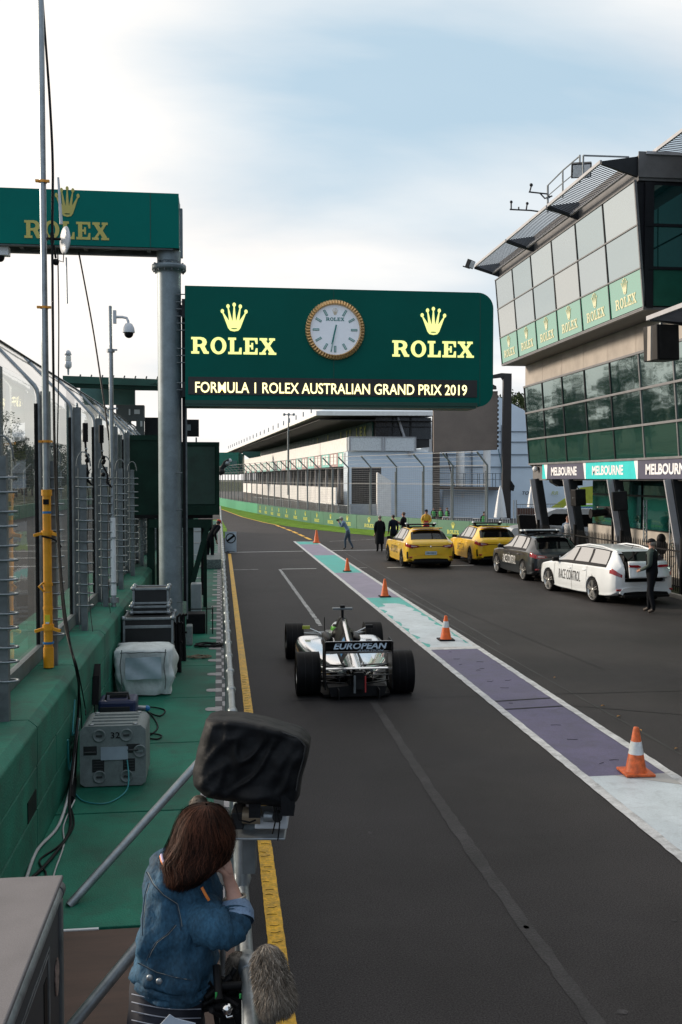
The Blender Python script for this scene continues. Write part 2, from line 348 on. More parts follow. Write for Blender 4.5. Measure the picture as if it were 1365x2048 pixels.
def serif_word(word, ext=0.004):
    key = ('s', word, ext)
    if key not in _cache:
        vs = []; fs = []; x = 0
        for ch in word:
            w, loops = GL[ch]; v, f = curve_mesh(loops, ext); b = len(vs)
            vs += [(p[0]+x, p[1], p[2]) for p in v]; fs += [tuple(b+i for i in q) for q in f]; x += w+0.11
        _cache[key] = (vs, fs, x-0.11)
    return _cache[key]
def crown(ext=0.004):
    key = ('c', ext)
    if key not in _cache:
        pts = []
        tips = [(-.46, .70), (-.24, .88), (0, .94), (.24, .88), (.46, .70)]
        val = [(-.20, .38), (-.07, .36), (.07, .36), (.20, .38)]
        body = [(-.24, .12), (-.16, .03), (0, 0), (.16, .03), (.24, .12)]
        lp = body[:]
        for i in range(4, -1, -1):
            tx, ty = tips[i]; lp += [(tx+.02, ty), (tx-.02, ty)]
            if i > 0: lp.append(val[i-1])
        v, f = curve_mesh([lp, ell(0, .10, .13, .022, 16, True)], ext)
        vs = list(v); fs = list(f)
        for tx, ty in tips:
            v, f = curve_mesh([ell(tx, ty+.02, .066, .075, 14)], ext*1.3); b = len(vs); vs += v; fs += [tuple(b+i for i in q) for q in f]
        _cache[key] = (vs, fs)
    return _cache[key]
def put(m, vf, M, mt): m.add(vf[0], vf[1], mt, False, M)
def serif_put(m, word, M, w, h, mt, ext=0.004):
    v, f, tw = serif_word(word, ext); put(m, (v, f), M @ Matrix.Diagonal((w/tw, h, 1, 1)) @ Matrix.Translation((-tw/2, 0, 0)), mt)
def crown_put(m, M, w, h, mt, ext=0.004):
    put(m, crown(ext), M @ Matrix.Diagonal((w, h, 1, 1)), mt)
def text_vf(s_, bold=0.0, shear=0.0, ext=0.003):
    key = ('t', s_, bold, shear, ext)
    if key not in _cache:
        c = bpy.data.curves.new('tmp', 'FONT'); c.body = s_; c.size = 1; c.extrude = ext; c.offset = bold; c.shear = shear; c.resolution_u = 3
        v, f = _ev(c); xs = [p[0] for p in v]; ys = [p[1] for p in v]
        x0, x1, y0, y1 = min(xs), max(xs), min(ys), max(ys)
        _cache[key] = ([((p[0]-x0)/(x1-x0)-.5, (p[1]-y0)/(y1-y0), p[2]) for p in v], f)
    return _cache[key]
def text_put(m, s_, M, w, h, mt, bold=0.012, shear=0.0, ext=0.003):
    put(m, text_vf(s_, bold, shear, ext), M @ Matrix.Diagonal((w, h, 1, 1)), mt)
# ================================================================== THE SETTING
g = MB(); n_ = 24
rows = [[(-1500+3000*j/n_, -60+3000*i/n_, -0.02) for j in range(n_+1)] for i in range(n_+1)]
g.grid(rows, mat('park_ground', (0.035, 0.045, 0.022), .95, var=.3, vscale=.15, fine=.3, fscale=4, spec=.1), smooth=False); g.build('ground', kind='structure')

def gpoly(name, pts, z, m, kind='structure', parent=None):
    b = MB(); b.add([(p[0], p[1], z) for p in pts], [tuple(range(len(pts)))], m); return b.build(name, parent=parent, kind=kind)
# wall line of the far side of the pit exit (pixel of the foot of the wall)
WALLPX = [(432, 1008.5), (444, 1012), (478, 1020), (517, 1027.5), (560, 1036), (607, 1044), (652, 1050.5), (701, 1056.5), (775, 1062.5), (840, 1068), (897, 1073), (1000, 1081), (1100, 1088)]
WALL = [G(x, y) for x, y in WALLPX]
WALL = [Vector((p.x, p.y, 0)) for p in WALL]
EDGE = [G(x, y) for x, y in [(430, 1012), (445, 1018.7), (486, 1034), (530, 1045), (553, 1049.5), (607, 1057), (719, 1069), (800, 1077), (900, 1086), (1000, 1094), (1060, 1098)]]
road = [Vector((-24, -8, 0)), Vector((12.62, -8, 0)), Vector((12.62, 44, 0)), Vector((14, 47, 0))] + EDGE[::-1] + [Vector((-14.5, 190, 0)), Vector((-24, 190, 0))]
gpoly('pit_lane', road, 0.0, asphalt)
gpoly('pavement', [(12.63, -8), (60, -8), (60, 70), (14.5, 47.5)], 0.0, mat('yard_asphalt', (0.06, 0.058, 0.058), 0.8, var=0.2, fine=0.2))
gpoly('paddock', [(p.x+1.2, p.y+0.6) for p in WALL[1:]] + [(60, 48), (90, 260), (-2, 260)], 0.004, mat('paddock_asphalt', (0.05, 0.048, 0.047), 0.8, var=0.2))
# little grass wedge between walkway and pit exit on the left, yellow edge lines
gpoly('verge', [G(443, 1038, 0), G(454, 1058, 0), G(455, 1075, 0), Vector((-0.35, 52, 0)), Vector((-0.9, 78, 0))], 0.012, grass_m)

vg = MB(); n_e = 24
def plen(P, f_):
    L = [(P[i+1]-P[i]).length for i in range(len(P)-1)]; s_ = f_*sum(L)
    for i, l_ in enumerate(L):
        if s_ <= l_ or i == len(L)-1: return P[i].lerp(P[i+1], s_/l_)
        s_ -= l_
WW = WALL; rows = []
for i in range(n_e+1):
    a, b = plen([Vector((p.x, p.y, .008)) for p in EDGE], i/n_e), plen([Vector((p.x, p.y, .008)) for p in WW], i/n_e); rows.append([a.lerp(b, q/3) for q in range(4)])
vg.grid(rows, grass_m, smooth=False); vg.build('grass_verge', kind='structure')
def strip(mb, pts, w, z, m):
    """ribbon of width w centred on pts"""
    P = [Vector((p[0], p[1], z)) for p in pts]; rows = []
    for i, p in enumerate(P):
        d = (P[min(i+1, len(P)-1)]-P[max(i-1, 0)]).normalized(); nrm = Vector((-d.y, d.x, 0))
        rows.append([p-nrm*w/2, p+nrm*w/2])
    mb.grid(rows, m, smooth=False)
def seg(a, b, n): return [a.lerp(b, i/n) for i in range(n+1)]
def rough_strip(mb, a, b, w, z, m, step=0.18, j=0.012):
    L = (b-a).length; n = max(2, int(L/step)); d = (b-a).normalized(); nrm = Vector((-d.y, d.x, 0)); rows = []
    for i in range(n+1):
        p = a.lerp(b, i/n); rows.append([Vector((*(p-nrm*(w/2+random.uniform(-j, j))).xy, z)), Vector((*(p+nrm*(w/2+random.uniform(-j, j))).xy, z))])
    mb.grid(rows, m, smooth=False)
# yellow line beside the walkway
m_ = MB(); yl = Vector((0.41, -3, 0)); rough_strip(m_, G(576, 2070), G(459.5, 1108), 0.125, 0.006, yellow_paint, 0.05, 0.0025)
m_.build('yellow_edge_line', kind='structure')
# crossways cracks in the yellow paint
m_ = MB()
for i in range(90):
    y = 2.2+i*0.16+random.uniform(-.05, .05); _a, _b = G(576, 2070), G(459.5, 1108); x = _a.x+(_b.x-_a.x)*(y-_a.y)/(_b.y-_a.y)+random.uniform(-.055, -.03)
    m_.tube([(x, y, 0.008), (x+random.uniform(.02, .05), y+random.uniform(-.01, .01), 0.008), (x+random.uniform(.05, .085), y+random.uniform(-.02, .02), 0.008)], 0.0018, M_tar, n=4)
m_.build('line_cracks', kind='structure')
m_ = MB(); strip(m_, EDGE[:5], 0.22, 0.006, yellow_paint)
for a, b in [((553, 1050.5), (561, 1053.5)), ((563, 1054.3), (571, 1057)), ((574, 1058.5), (583, 1061.8)), ((586, 1063), (595, 1067)), ((598, 1068.5), (608, 1073)), ((611, 1074.5), (622, 1079.5))]:
    strip(m_, [G(*a), G(*b)], 0.2, 0.006, yellow_paint)
m_.build('pit_exit_line', kind='structure')
# painted island between fast lane and inner lane
A0, A1 = G(1365, 1716), G(589, 1083); B0, B1 = G(1365, 1564), G(631, 1082)
def isl(side, y):
    a, b = (A0, A1) if side < 0 else (B0, B1)
    t = (y-a.y)/(b.y-a.y); return a.lerp(b, t)
YN, YF = 3.0, A1.y
wl = 0.115
m_ = MB()
rough_strip(m_, isl(-1, YN), isl(-1, YF), wl, 0.010, white_paint, 0.14, 0.006)
rough_strip(m_, isl(1, YN), isl(1, YF-0.5), wl, 0.010, white_paint, 0.14, 0.006)
rough_strip(m_, isl(-1, YF), isl(1, YF-0.5), wl, 0.013, white_paint, 0.2, 0.004)
m_.build('island_outline', kind='structure')
def ypx(px, py): return G(px, py).y
secs = [(YN, ypx(1196, 1553), palew_paint), (ypx(1196, 1553), ypx(873, 1300), purple_paint), (ypx(873, 1300), ypx(740, 1196), teal_paint), (ypx(740, 1196), ypx(668, 1146), lilac_paint),
        (ypx(668, 1146), ypx(625, 1111), teal_paint), (ypx(625, 1111), ypx(598, 1089), lilac_paint), (ypx(598, 1089), YF-.3, teal_paint)]
m_ = MB()
for y0, y1, mm in secs:
    a, b, c, d = isl(-1, y0), isl(1, y0), isl(1, y1), isl(-1, y1); m_.quad(*[Vector((p.x, p.y, 0.005)) for p in (a, b, c, d)], mm)
m_.build('painted_island', kind='structure')
# white patch with ragged rim painted over the teal section
ya, yb = secs[2][0]+.28, secs[2][1]-1.3; rows = []; n = 60
for i in range(n+1):
    y = ya+(yb-ya)*i/n; a, b = isl(-1, y), isl(1, y)
    e0 = .10+.05*math.sin(i*.7)+random.uniform(-.03, .03); e1 = .93-.10*(i/n)+.03*math.sin(i*.9)+random.uniform(-.03, .03)
    if i > n-6: s_ = (i-n+6)/6; e0 += s_*.18+random.uniform(0, .1); e1 -= s_*.18
    p, q = a.lerp(b, e0), a.lerp(b, e1); rows.append([Vector((p.x, p.y, .0085)), Vector((q.x, q.y, .0085))])
m_ = MB(); m_.grid(rows, palew_paint, smooth=False)
q0, q1 = secs[2][0], secs[2][0]+.3
a, b, c, d = isl(-1, q0), isl(1, q0), isl(1, q1-.02), isl(-1, q1); m_.quad(*[Vector((p.x, p.y, .0075)) for p in (a, b, c, d)], white_paint)
yw = secs[0][1]; a, b = isl(-1, yw), isl(1, yw); c = isl(1, yw-.45); d = isl(-1, yw-.0)
m_.add([Vector((*a.lerp(b, .35).xy, .0075)), Vector((*b.xy, .0075)), Vector((*c.xy, .0075))], [(0, 2, 1)], mat('beige_paint', (0.42, 0.41, 0.40), 0.6))
m_.build('white_overpaint', kind='structure')
# dark scuffs and seams over the purple paint
m_ = MB()
for py in (1402, 1418):
    a, b = G(985+(py-1402)*1.4, py+2), G(1115+(py-1402)*1.6, py-6); strip(m_, seg(a, b, 6), 0.05, .009, M_tar)
for k in range(14):
    y = random.uniform(secs[1][0], secs[1][1]); p = isl(-1, y).lerp(isl(1, y), random.uniform(.15, .85)); L = random.uniform(.03, .14)
    m_.tube([(p.x, p.y, .008), (p.x+L*.6, p.y+random.uniform(-.04, .04), .008), (p.x+L, p.y+random.uniform(-.05, .05), .008)], .0025, M_tar, n=4)
m_.build('paint_scuffs', kind='structure')
# transverse lines and worn centre line
m_ = MB()
for (x0, y0), (x1, y1), w in [((459, 1105), (607, 1102.5), .16), ((655, 1101.5), (800, 1099.5), .16), ((467, 1140), (517, 1139), .12), ((564, 1138.5), (633, 1137.3), .14), ((712, 1136), (735, 1135.5), .12), ((775, 1135.5), (830, 1134), .14), ((900, 1131.5), (948, 1130.5), .14), ((998, 1131), (1010, 1130.5), .14)]:
    rough_strip(m_, G(x0, y0), G(x1, y1), w, .006, white_paint if w > .12 else grey_paint, .3, .006)
rough_strip(m_, G(560, 1139), G(642, 1252), .10, .0065, grey_paint, .2, .012)
rough_strip(m_, G(660, 1083), G(760, 1078), .1, .006, grey_paint, .2, .03)
m_.build('road_markings', kind='structure')
m_ = MB(); rough_strip(m_, G(745, 1400), G(875, 1600), .11, .004, asph_old, .12, .01); rough_strip(m_, G(875, 1600), G(985, 1760), .13, .0045, asph_old, .12, .012); rough_strip(m_, G(985, 1760), G(1215, 2075), .11, .004, asph_old, .12, .012)
m_.build('asphalt_seam', kind='structure')
m_ = MB()
for a, b, w in [((715, 1145), (1365, 1510), .035), ((760, 1155), (1210, 1340), .02), ((850, 1395), (1365, 1382), .02), ((560, 1402), (840, 1398), .015), ((1000, 1400), (1365, 1430), .02), ((640, 1100), (900, 1240), .12), ((690, 1105), (1000, 1290), .05)]:
    rough_strip(m_, G(*a), G(*b), w, .0035, M_tar if w < .03 else M_skid, .5, w*.3)
m_.build('tar_seams', kind='structure')
m_ = MB(); rnd = random.Random(4)
for k in range(70):
    x_, y_ = rnd.uniform(.7, 12), rnd.uniform(3.5, 36); r_ = rnd.uniform(.01, .035)
    if 4 < x_ < 5.5: continue
    m_.add([(x_+r_*rnd.uniform(.6, 1.3)*math.cos(a), y_+r_*rnd.uniform(.6, 1.3)*math.sin(a), .004) for a in [q*6.283/7 for q in range(7)]], [tuple(range(7))], asph_old)
m_.build('asphalt_spots', kind='structure')

# fallen leaves
lm = mat('dry_leaf', (0.45, 0.22, 0.05), 0.7, var=0.3)
def leaf(px, py):
    p = G(px, py); m = MB(); a = random.uniform(0, 6.28); L = random.uniform(.03, .05); rows = []
    for i in range(6):
        t = i/5; w = math.sin(math.pi*t)*L*.38+.001; zc = .010+.012*math.sin(math.pi*t)
        rows.append([Matrix.Rotation(a, 3, 'Z') @ Vector((L*(t-.5)*2, s_*w, zc+abs(s_)*.008)) + Vector((p.x, p.y, 0)) for s_ in (-1, 0, 1)])
    m.grid(rows, lm); return m.build('fallen_leaf')
for i, (x, y, lb) in enumerate([(1353, 1500, 'dry leaf on asphalt right of the nearest cone'), (1238, 1435, 'dry leaf on asphalt outside the purple paint, nearer of two close together'), (1206, 1414, 'dry leaf on asphalt outside the purple paint, farther of two close together'), (1281, 1463, 'small dry leaf just up the lane from the nearest cone'), (1110, 1357, 'dry leaf on asphalt beside the far half of the purple paint')]):
    tag(leaf(x, y), lb, 'leaf', 'dry leaves on the asphalt')

# ---------------- raised walkway
DZ = 0.7
XW, XE = -1.27, 0.17
m_ = MB(); y = G(300, 1850, DZ).y
ys = [y+2.0*k for k in range(0, 29)]
for k in range(len(ys)-1): m_.b2((XW, ys[k]+.012, DZ-.1), (0.0-.01, ys[k+1]-.012, DZ), deckgreen)
m_.b2((XW, -2, DZ-.12), (XE, 62, DZ-.101), M_tar); m_.b2((XE-.02, -2, 0), (XE, 62, DZ-.121), darkmetal)
m_.build('walkway', kind='structure', bevel=.006)
ply = mat('brown_plywood', (0.085, 0.052, 0.040), 0.75, var=0.18, vscale=2, stretch=(1, 6, 1), fine=.12)
m_ = MB(); m_.b2((XW, -2, DZ-.1), (XE-.02, ys[0]-.02, DZ-.003), ply); m_.build('plywood_floor', kind='structure')
m_ = MB(); m_.b2((XW, ys[0]-.02, DZ-.1), (-.7, ys[0]-.001, DZ+.004), M_wplast); m_.build('floor_trim', kind='structure')
alu = mat('plate_alloy', (0.36, 0.34, 0.35), 0.5, metal=.2, var=.2, vscale=8); alud = mat('plate_alloy_dark', (0.06, 0.065, 0.07), .55, metal=.2, var=.2)
m_ = MB(); k = 0; y = ys[0]
while y < 60:
    m_.b2((-.05, y+.01, DZ-.1), (.028, y+.24, DZ+.002), alu if k % 2 else alud); m_.b2((.030, y+.01, DZ-.1), (.10, y+.24, DZ+.002), alud if k % 2 else alu)
    m_.b2((.101, y+.005, DZ-.1), (XE, y+.245, DZ-.01), alud)
    if k % 4 == 1:
        m_.add([(-.051, y+.01, DZ+.006), (-.051, y+.18, DZ+.006), (-.13, y+.18, DZ+.006), (-.16, y+.14, DZ+.006), (-.16, y+.05, DZ+.006), (-.13, y+.01, DZ+.006)], [(0, 1, 2, 3, 4, 5)], alu)
    y += .25; k += 1
m_.build('edge_plates', kind='structure')

# ---------------- pit wall of painted concrete courses
WZ = 1.62
t = T('pit_wall', 'long green painted concrete wall between the walkway and the main straight', 'wall', (-1.7, 8, 0))
m_ = MB(); segs_y = [-1.5+.36, .79, 2.86, 4.93, 7.0, 9.05, 11.1, 13.2, 15.3, 17.4]+[19.5+2.1*i for i in range(21)]
for a, b in zip(segs_y[:-1], segs_y[1:]):
    m_.prism([(-2.3, 0), (-1.27, 0), (-1.27, .99), (-2.3, .99)], a+.006, b-.006, wallgreen, axis='Y')
    for z0, z1 in ((1.0, 1.30), ):
        h = (a+b)/2 + random.uniform(-.3, .3)
        for y0, y1 in ((a, h), (h, b)): m_.b2((-2.28, y0+.006, z0), (-1.268, y1-.006, z1), wallgreen)
    m_.prism([(-2.3, 1.305), (-1.265, 1.305), (-1.265, WZ-.05), (-1.325, WZ), (-2.3, WZ)], a+.008, b-.008, wallgreen, axis='Y')
m_.b2((-2.2, -1.5, 0), (-1.30, 62, WZ-.05), M_tar)
m_.build('wall_blocks', parent=t, bevel=.012)
m_ = MB(); p = AX(66, 1597, -1.262); m_.b2((-1.275, p.y-.16, p.z-.12), (-1.262, p.y+.14, p.z+.02), black); p = AX(195, 1390, -1.262); m_.b2((-1.275, p.y-.2, p.z-.16), (-1.262, p.y+.12, p.z+.04), black)
m_.build('drain_slot', parent=t)

# ---------------- near glass debris fence
gl = clear_glass('fence_glass')
t = T('glass_debris_fence', 'tall clear panel safety fence in grey frames standing on the green pit wall', 'fence', (-1.66, 9.1, WZ))
FR = [9.41-2.07*2+2.07*k for k in range(0, 25)]
XG = -1.66
for k, y in enumerate(FR):
    m = MB(); pts = [(XG, y, WZ), (XG, y, 4.05)]+[(XG-.10*(1-math.cos(R(q)))*1.2, y, 4.05+.17*math.sin(R(q))) for q in (15, 30, 45)]+[(-2.18, y, 4.68)]
    m.tube(pts, .022, steel, n=6); m.b2((XG-.035, y-.028, WZ+.1), (XG-.002, y-.010, 4.0), M_rubber)
    m.b2((XG+.01, y+.05, WZ), (XG+.09, y+.13, 4.12), steel_d)
    m.build('frame_post', parent=t)
    m = MB(); m.tube([(XG+.05, y+.09+.05*math.cos(R(q)), 4.12+.05*math.sin(R(q))) for q in range(0, 181, 30)], .009, steel, n=5)
    m.build('lifting_loop', parent=t)
for k in range(len(FR)-1):
    y0, y1 = FR[k]+.02, FR[k+1]-.03
    m = MB(); rows = []
    for (x, z) in [(XG-.018, WZ+.14), (XG-.018, 4.05), (XG-.04, 4.16), (XG-.10, 4.24), (-2.16, 4.665)]: rows.append([(x, y0, z), (x, y1, z)])
    m.grid(rows, gl, smooth=True); m.build('glass_panel', parent=t)
m = MB(); m.beam((XG, FR[0]-.5, WZ+.07), (XG, FR[-1], WZ+.07), .05, .13, steel_d); m.build('bottom_rail', parent=t)
m = MB(); m.tube([(-2.18, FR[0]-.5, 4.68), (-2.18, FR[-1], 4.68)], .022, steel, n=6); m.tube([(-2.1, FR[0]-.5, 4.64), (-2.1, FR[-1], 4.64)], .010, black, n=5); m.build('top_rail', parent=t)
def ring_post(y, label_detail, first=None):
    m = MB(); m.b2((-1.515, y-.033, WZ), (-1.449, y+.033, 3.46), steel_d)
    m.build('post', parent=t2)
    m = MB(); m.tube([(-1.482+.075*math.cos(R(q)), y, 3.44+.16*math.sin(R(q))) for q in range(0, 181, 20)], .008, steel_d, n=5)
    z = WZ+.28; k = 0
    while z < 3.4:
        m.tube([(-1.482+.0, y-.045, z), (-1.44, y-.045, z), (-1.40, y-.03, z), (-1.385, y, z), (-1.40, y+.03, z), (-1.44, y+.045, z), (-1.56, y+.045, z+.004), (-1.56, y-.045, z+.004), (-1.482, y-.045, z)], .0085, steel, n=5)
        z += .135 if k % 2 == 0 else .10; k += 1
    m.tube([(-1.53, y-.045, WZ+.02), (-1.53, y-.045, 3.42)], .006, steel_d, n=4); m.build('cable_rings', parent=t2)
t2 = T('cable_post_row', 'row of short grey posts with wire guide rings along the pit wall', 'fence', (-1.48, 7.0, WZ))
for k in range(-1, 20): ring_post(7.0+2.05*k, '')

# ---------------- handrail
XR = .09; RZ = 1.65
t = T('handrail', 'galvanised tube handrail with ball fittings along the walkway edge', 'railing', (XR, 6, DZ))
def railtube(): return steel
m = MB(); m.tube([(XR, y, RZ) for y in (1.6, 10, 20, 30, 40, 50, 60)], .0235, steel, n=12); m.build('top_rail', parent=t)
m = MB(); m.tube([(XR, y, 1.2) for y in (1.6, 10, 20, 30, 40, 50, 60)], .018, steel, n=8); m.build('middle_rail', parent=t)
y = 1.83; k = 0
while y < 60:
    if k % 3 == 0:
        m = MB(); m.tube([(XR-.01, y, DZ), (XR-.01, y, RZ)], .0215, steel, n=8); m.lathe([(.06, 0), (.06, .012), (.03, .014)], steel, 10, Matrix.Translation((XR-.01, y, DZ))); m.build('post', parent=t)
    m = MB(); Mx = Matrix.Translation((XR, y, RZ)) @ Matrix.Rotation(R(90), 4, 'X')
    m.lathe([(.022, -.055), (.031, -.05), (.033, -.012), (.038, 0), (.033, .012), (.031, .05), (.022, .055)], steel, 12, Mx)
    m.sphere((XR, y, RZ-.012), .034, steel, 10, 8); m.build('rail_fitting', parent=t)
    y += .73; k += 1
# diagonal braces and second short post line
tb = MB(); a = G(138, 1812, DZ); tb.tube([a, Vector((XR-.02, G(470, 1455, 1.55).y, 1.55))], .028, steel, n=12)
tag(tb.build('brace_tube'), 'steel brace tube rising from the green deck to behind the draped camera', 'scaffold tube', 'scaffold brace tubes')
tb = MB(); tb.tube([G(115, 2088, DZ), Vector((XR-.03, G(482, 1665, 1.5).y, 1.5))], .029, steel, n=12)
tag(tb.build('brace_tube'), 'steel brace tube in front, passing behind the denim jacket', 'scaffold tube', 'scaffold brace tubes')

# ---------------- overhead gantry with green sign boards
CC = AD(343, 1280, 16.1); CX, CY = CC.x, CC.y
t = T('overhead_gantry', 'grey steel column carrying a long green sign box over the straight', 'gantry', (CX, CY, DZ))
m = MB(); m.lathe([(.19, DZ), (.19, 6.86)], colsteel, 24, Matrix.Translation((CX, CY, 0)), True); m.lathe([(.30, DZ), (.30, DZ+.03), (.2, DZ+.04)], colsteel, 20, Matrix.Translation((CX, CY, 0))); m.build('column', parent=t)
zf = AY(343, 536, CY).z
m = MB(); Mx = Matrix.Translation((CX, CY, zf)); m.lathe([(.19, -.10), (.2, -.05), (.275, -.045), (.275, .0)], colsteel, 24, Mx); m.lathe([(.275, .004), (.275, .035), (.19, .04), (.19, .1)], colsteel, 24, Mx)
for k in range(14):
    a = 2*math.pi*k/14; m.lathe([(.016, -.075), (.016, .06)], steel_d, 6, Mx @ Matrix.Translation((.245*math.cos(a), .245*math.sin(a), 0)))
m.build('flange', parent=t)
YS = CY-.30
p0 = AY(358, 388, YS); pb = AY(358, 497, YS)
m = MB(); m.lathe([(.19, zf+.1), (.2, zf+.25), (.19, pb.z+.1), (.19, p0.z-.2)], colsteel, 20, Matrix.Translation((CX, CY, 0))); m.build('column_head', parent=t)
m = MB(); xs = p0.x; xl = xs-16
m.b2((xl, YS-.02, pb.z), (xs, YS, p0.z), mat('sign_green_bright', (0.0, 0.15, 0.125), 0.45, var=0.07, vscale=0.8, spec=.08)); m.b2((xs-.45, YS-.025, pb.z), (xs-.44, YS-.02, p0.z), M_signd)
m.b2((xl, YS+.58, pb.z), (xs, YS+.60, p0.z), M_sign); m.b2((xl, YS+.001, p0.z-.02), (xs-.01, YS+.58, p0.z-.003), M_signd)
m.b2((xs-.012, YS+.001, pb.z+.01), (xs-.002, YS+.579, p0.z-.02), M_sign)
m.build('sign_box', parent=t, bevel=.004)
m = MB()
for k in range(16):
    x = xs-.5-k; m.beam((x, YS+.03, pb.z+.05), (x, YS+.57, pb.z+.05), .06, .06, steel_d); m.beam((x, YS+.03, pb.z+.05), (x-1, YS+.57, pb.z+.05), .05, .05, steel_d)
m.beam((xl, YS+.06, pb.z+.03), (xs-.1, YS+.06, pb.z+.03), .10, .10, steel_d); m.beam((xl, YS+.54, pb.z+.03), (xs-.1, YS+.54, pb.z+.03), .10, .10, steel_d)
m.build('truss', parent=t)
def onplane(px, py, Y): return AY(px, py, Y)
m = MB(); c = onplane(138, 482, YS-.024)
a = onplane(50, 476, YS); b = onplane(219, 482, YS); Mx = frame(((a.x+b.x)/2, YS-.026, (a.z+b.z)/2), (1, 0, 0), (0, 0, 1)); hh = .275
serif_put(m, 'ROLEX', Mx, b.x-a.x, hh, M_gold); a2 = onplane(138, 434, YS-.024)
m.build('sign_lettering', parent=t); m = MB(); Mx = frame((a2.x-.02, YS-.026, a2.z), (1, 0, 0), (0, 0, 1)); crown_put(m, Mx, .36, .46, M_gold); m.build('sign_emblem', parent=t)
m = MB(); m.b2((CX+.20, CY-.06, DZ+.6), (CX+.25, CY+.06, 6.0), black); m.b2((CX+.25, CY-.03, DZ+.3), (CX+.275, CY-.0, 5.4), steel_d); m.build('cable_tray', parent=t)
m = MB(); z = 4.2; k = 0
for py in (593, 608, 622, 636, 650, 664, 700, 714, 728, 768, 782):
    z = AY(366, py, CY).z; m.tube([(CX+.12, CY-.17, z), (CX+.26, CY-.19, z), (CX+.27, CY-.19, z+.03)], .010, steel_d, n=5)
for z in (1.3, 2.2, 2.8, 3.4): m.tube([(CX+.1, CY-.17, z), (CX+.20, CY-.19, z)], .008, steel_d, n=5)
m.b2((CX+.14, CY-.02, 6.9), (CX+.22, CY+.1, p0.z-.15), colsteel)
m.build('step_rung', parent=t)

# big clock sign
p = AY(370, 571, YS); q = AY(987, 690, YS); bt = AY(370, 808, YS); X0, X1, Z1, Z0 = p.x, q.x, p.z-.0, bt.z
t = T('clock_sign', 'large dark green sign with round gold rimmed clock and lit lettering over the pit lane', 'sign', ((X0+X1)/2, YS, Z0))
rc = .26; poly = [(X0, Z0), (X0, Z1)]+[(X1-rc+rc*math.sin(R(a_)), Z1-rc+rc*math.cos(R(a_))) for a_ in range(0, 91, 10)]+[(X1-rc+rc*math.cos(R(a_)), Z0+rc-rc*math.sin(R(a_))) for a_ in range(0, 91, 10)]
m = MB(); m.prism(poly[::-1], YS, YS+.55, M_sign, axis='Y'); m.build('sign_box', parent=t, bevel=.01)
def P2(px, py): return AY(px, py, YS)
m = MB()
for px in (668, 961): a = P2(px, 600); m.b2((a.x-.004, YS-.003, Z0+.03), (a.x+.004, YS-.001, Z1-.03), M_signd)
a = P2(370, 795); m.b2((X0, YS-.05, Z0-.035), (X1-.3, YS+.5, Z0-.003), M_signd); m.b2((X0, YS-.06, Z0+.0), (X1-.28, YS-.002, Z0+.06), M_signd)
m.b2((X0-.05, YS+.06, Z0+.12), (X0-.003, YS+.45, Z0+.35), darkmetal); m.b2((X0-.05, YS+.06, Z1-.5), (X0-.003, YS+.45, Z1-.2), darkmetal); m.beam((X0-.03, YS+.28, Z0+.2), (CX, CY, Z0+.2), .12, .16, darkmetal); m.beam((X0-.03, YS+.28, Z1-.35), (CX, CY, Z1-.35), .12, .16, darkmetal)
m.build('trim', parent=t)
m = MB()
for cxp, cyb, wpx, rx0, rx1, ryb, rh in ((469, 663, 49, 383, 553, 707, .265), (867, 670, 47, 785, 948, 713, .265)):
    a = P2(rx0, ryb-2); b = P2(rx1, ryb); serif_put(m, 'ROLEX', frame(((a.x+b.x)/2, YS-.006, (a.z+b.z)/2-.02), (1, 0, 0), (0, 0, 1)), b.x-a.x, rh, M_goldlit)
    m.build('sign_lettering', parent=t); m = MB(); a = P2(cxp, cyb); crown_put(m, frame((a.x, YS-.006, a.z), (1, 0, 0), (0, 0, 1)), .41, .445, M_goldlit); m.build('sign_emblem', parent=t); m = MB()
a = P2(377, 751); b = P2(954, 795); m = MB(); m.b2((a.x, YS-.012, b.z), (b.x, YS-.002, a.z-.02), M_disp); dp = m.build('display', parent=t)
m = MB(); c = P2(391, 773); d = P2(934, 774); zc = (P2(391, 787).z+P2(934, 785).z)/2
text_put(m, 'FORMULA 1 ROLEX AUSTRALIAN GRAND PRIX 2019', frame(((c.x+d.x)/2, YS-.017, zc-.02), (1, 0, 0), (0, 0, 1)), d.x-c.x, .175, M_led, bold=.010, ext=.002); m.build('display_text', parent=dp)
# clock
cc = P2(670.5, 660); ck = MB(); CM = frame((cc.x, YS-.002, cc.z), (1, 0, 0), (0, 0, 1)); gold = mat('clock_gold', (0.66, 0.44, 0.22), 0.36, metal=.8, var=.06)
ro = .485; ri = .41; rows = []; n = 120
for q in range(n+1):
    a = 2*math.pi*q/n; ww = .010*(1 if q % 2 else -1)
    rows.append([CM @ Vector((r_*math.cos(a), r_*math.sin(a), z_)) for r_, z_ in ((ro, 0), (ro, .03), (ro-.015, .055+ww), (ri+.01, .075+ww), (ri, .06), (ri-.008, .02))])
ck.grid(rows, gold, smooth=False); ckr = MB(); ck.build('clock_rim', parent=t)
m = MB(); m.add([CM @ Vector((x, y_, .014)) for x, y_ in ell(0, 0, ri, ri, 64)], [tuple(range(64))], mat('clock_dial', (0.74, 0.77, 0.82), .4, var=.03, emit=(.7, .75, .85), estr=.12)); dial = m.build('clock_dial', parent=t)
mk = mat('clock_teal', (0.02, 0.22, 0.20), .4); mkl = mat('clock_lume', (0.45, 0.62, 0.60), .4)
for h in range(1, 12):
    m = MB()
    a = math.pi/2-2*math.pi*h/12; Mx = CM @ Matrix.Rotation(a, 4, 'Z')
    m.b2((.26, -.018, .016), (.365, .018, .022), mk, Mx); m.b2((.268, -.010, .0225), (.357, .010, .026), mkl, Mx); m.build('hour_marker', parent=t)
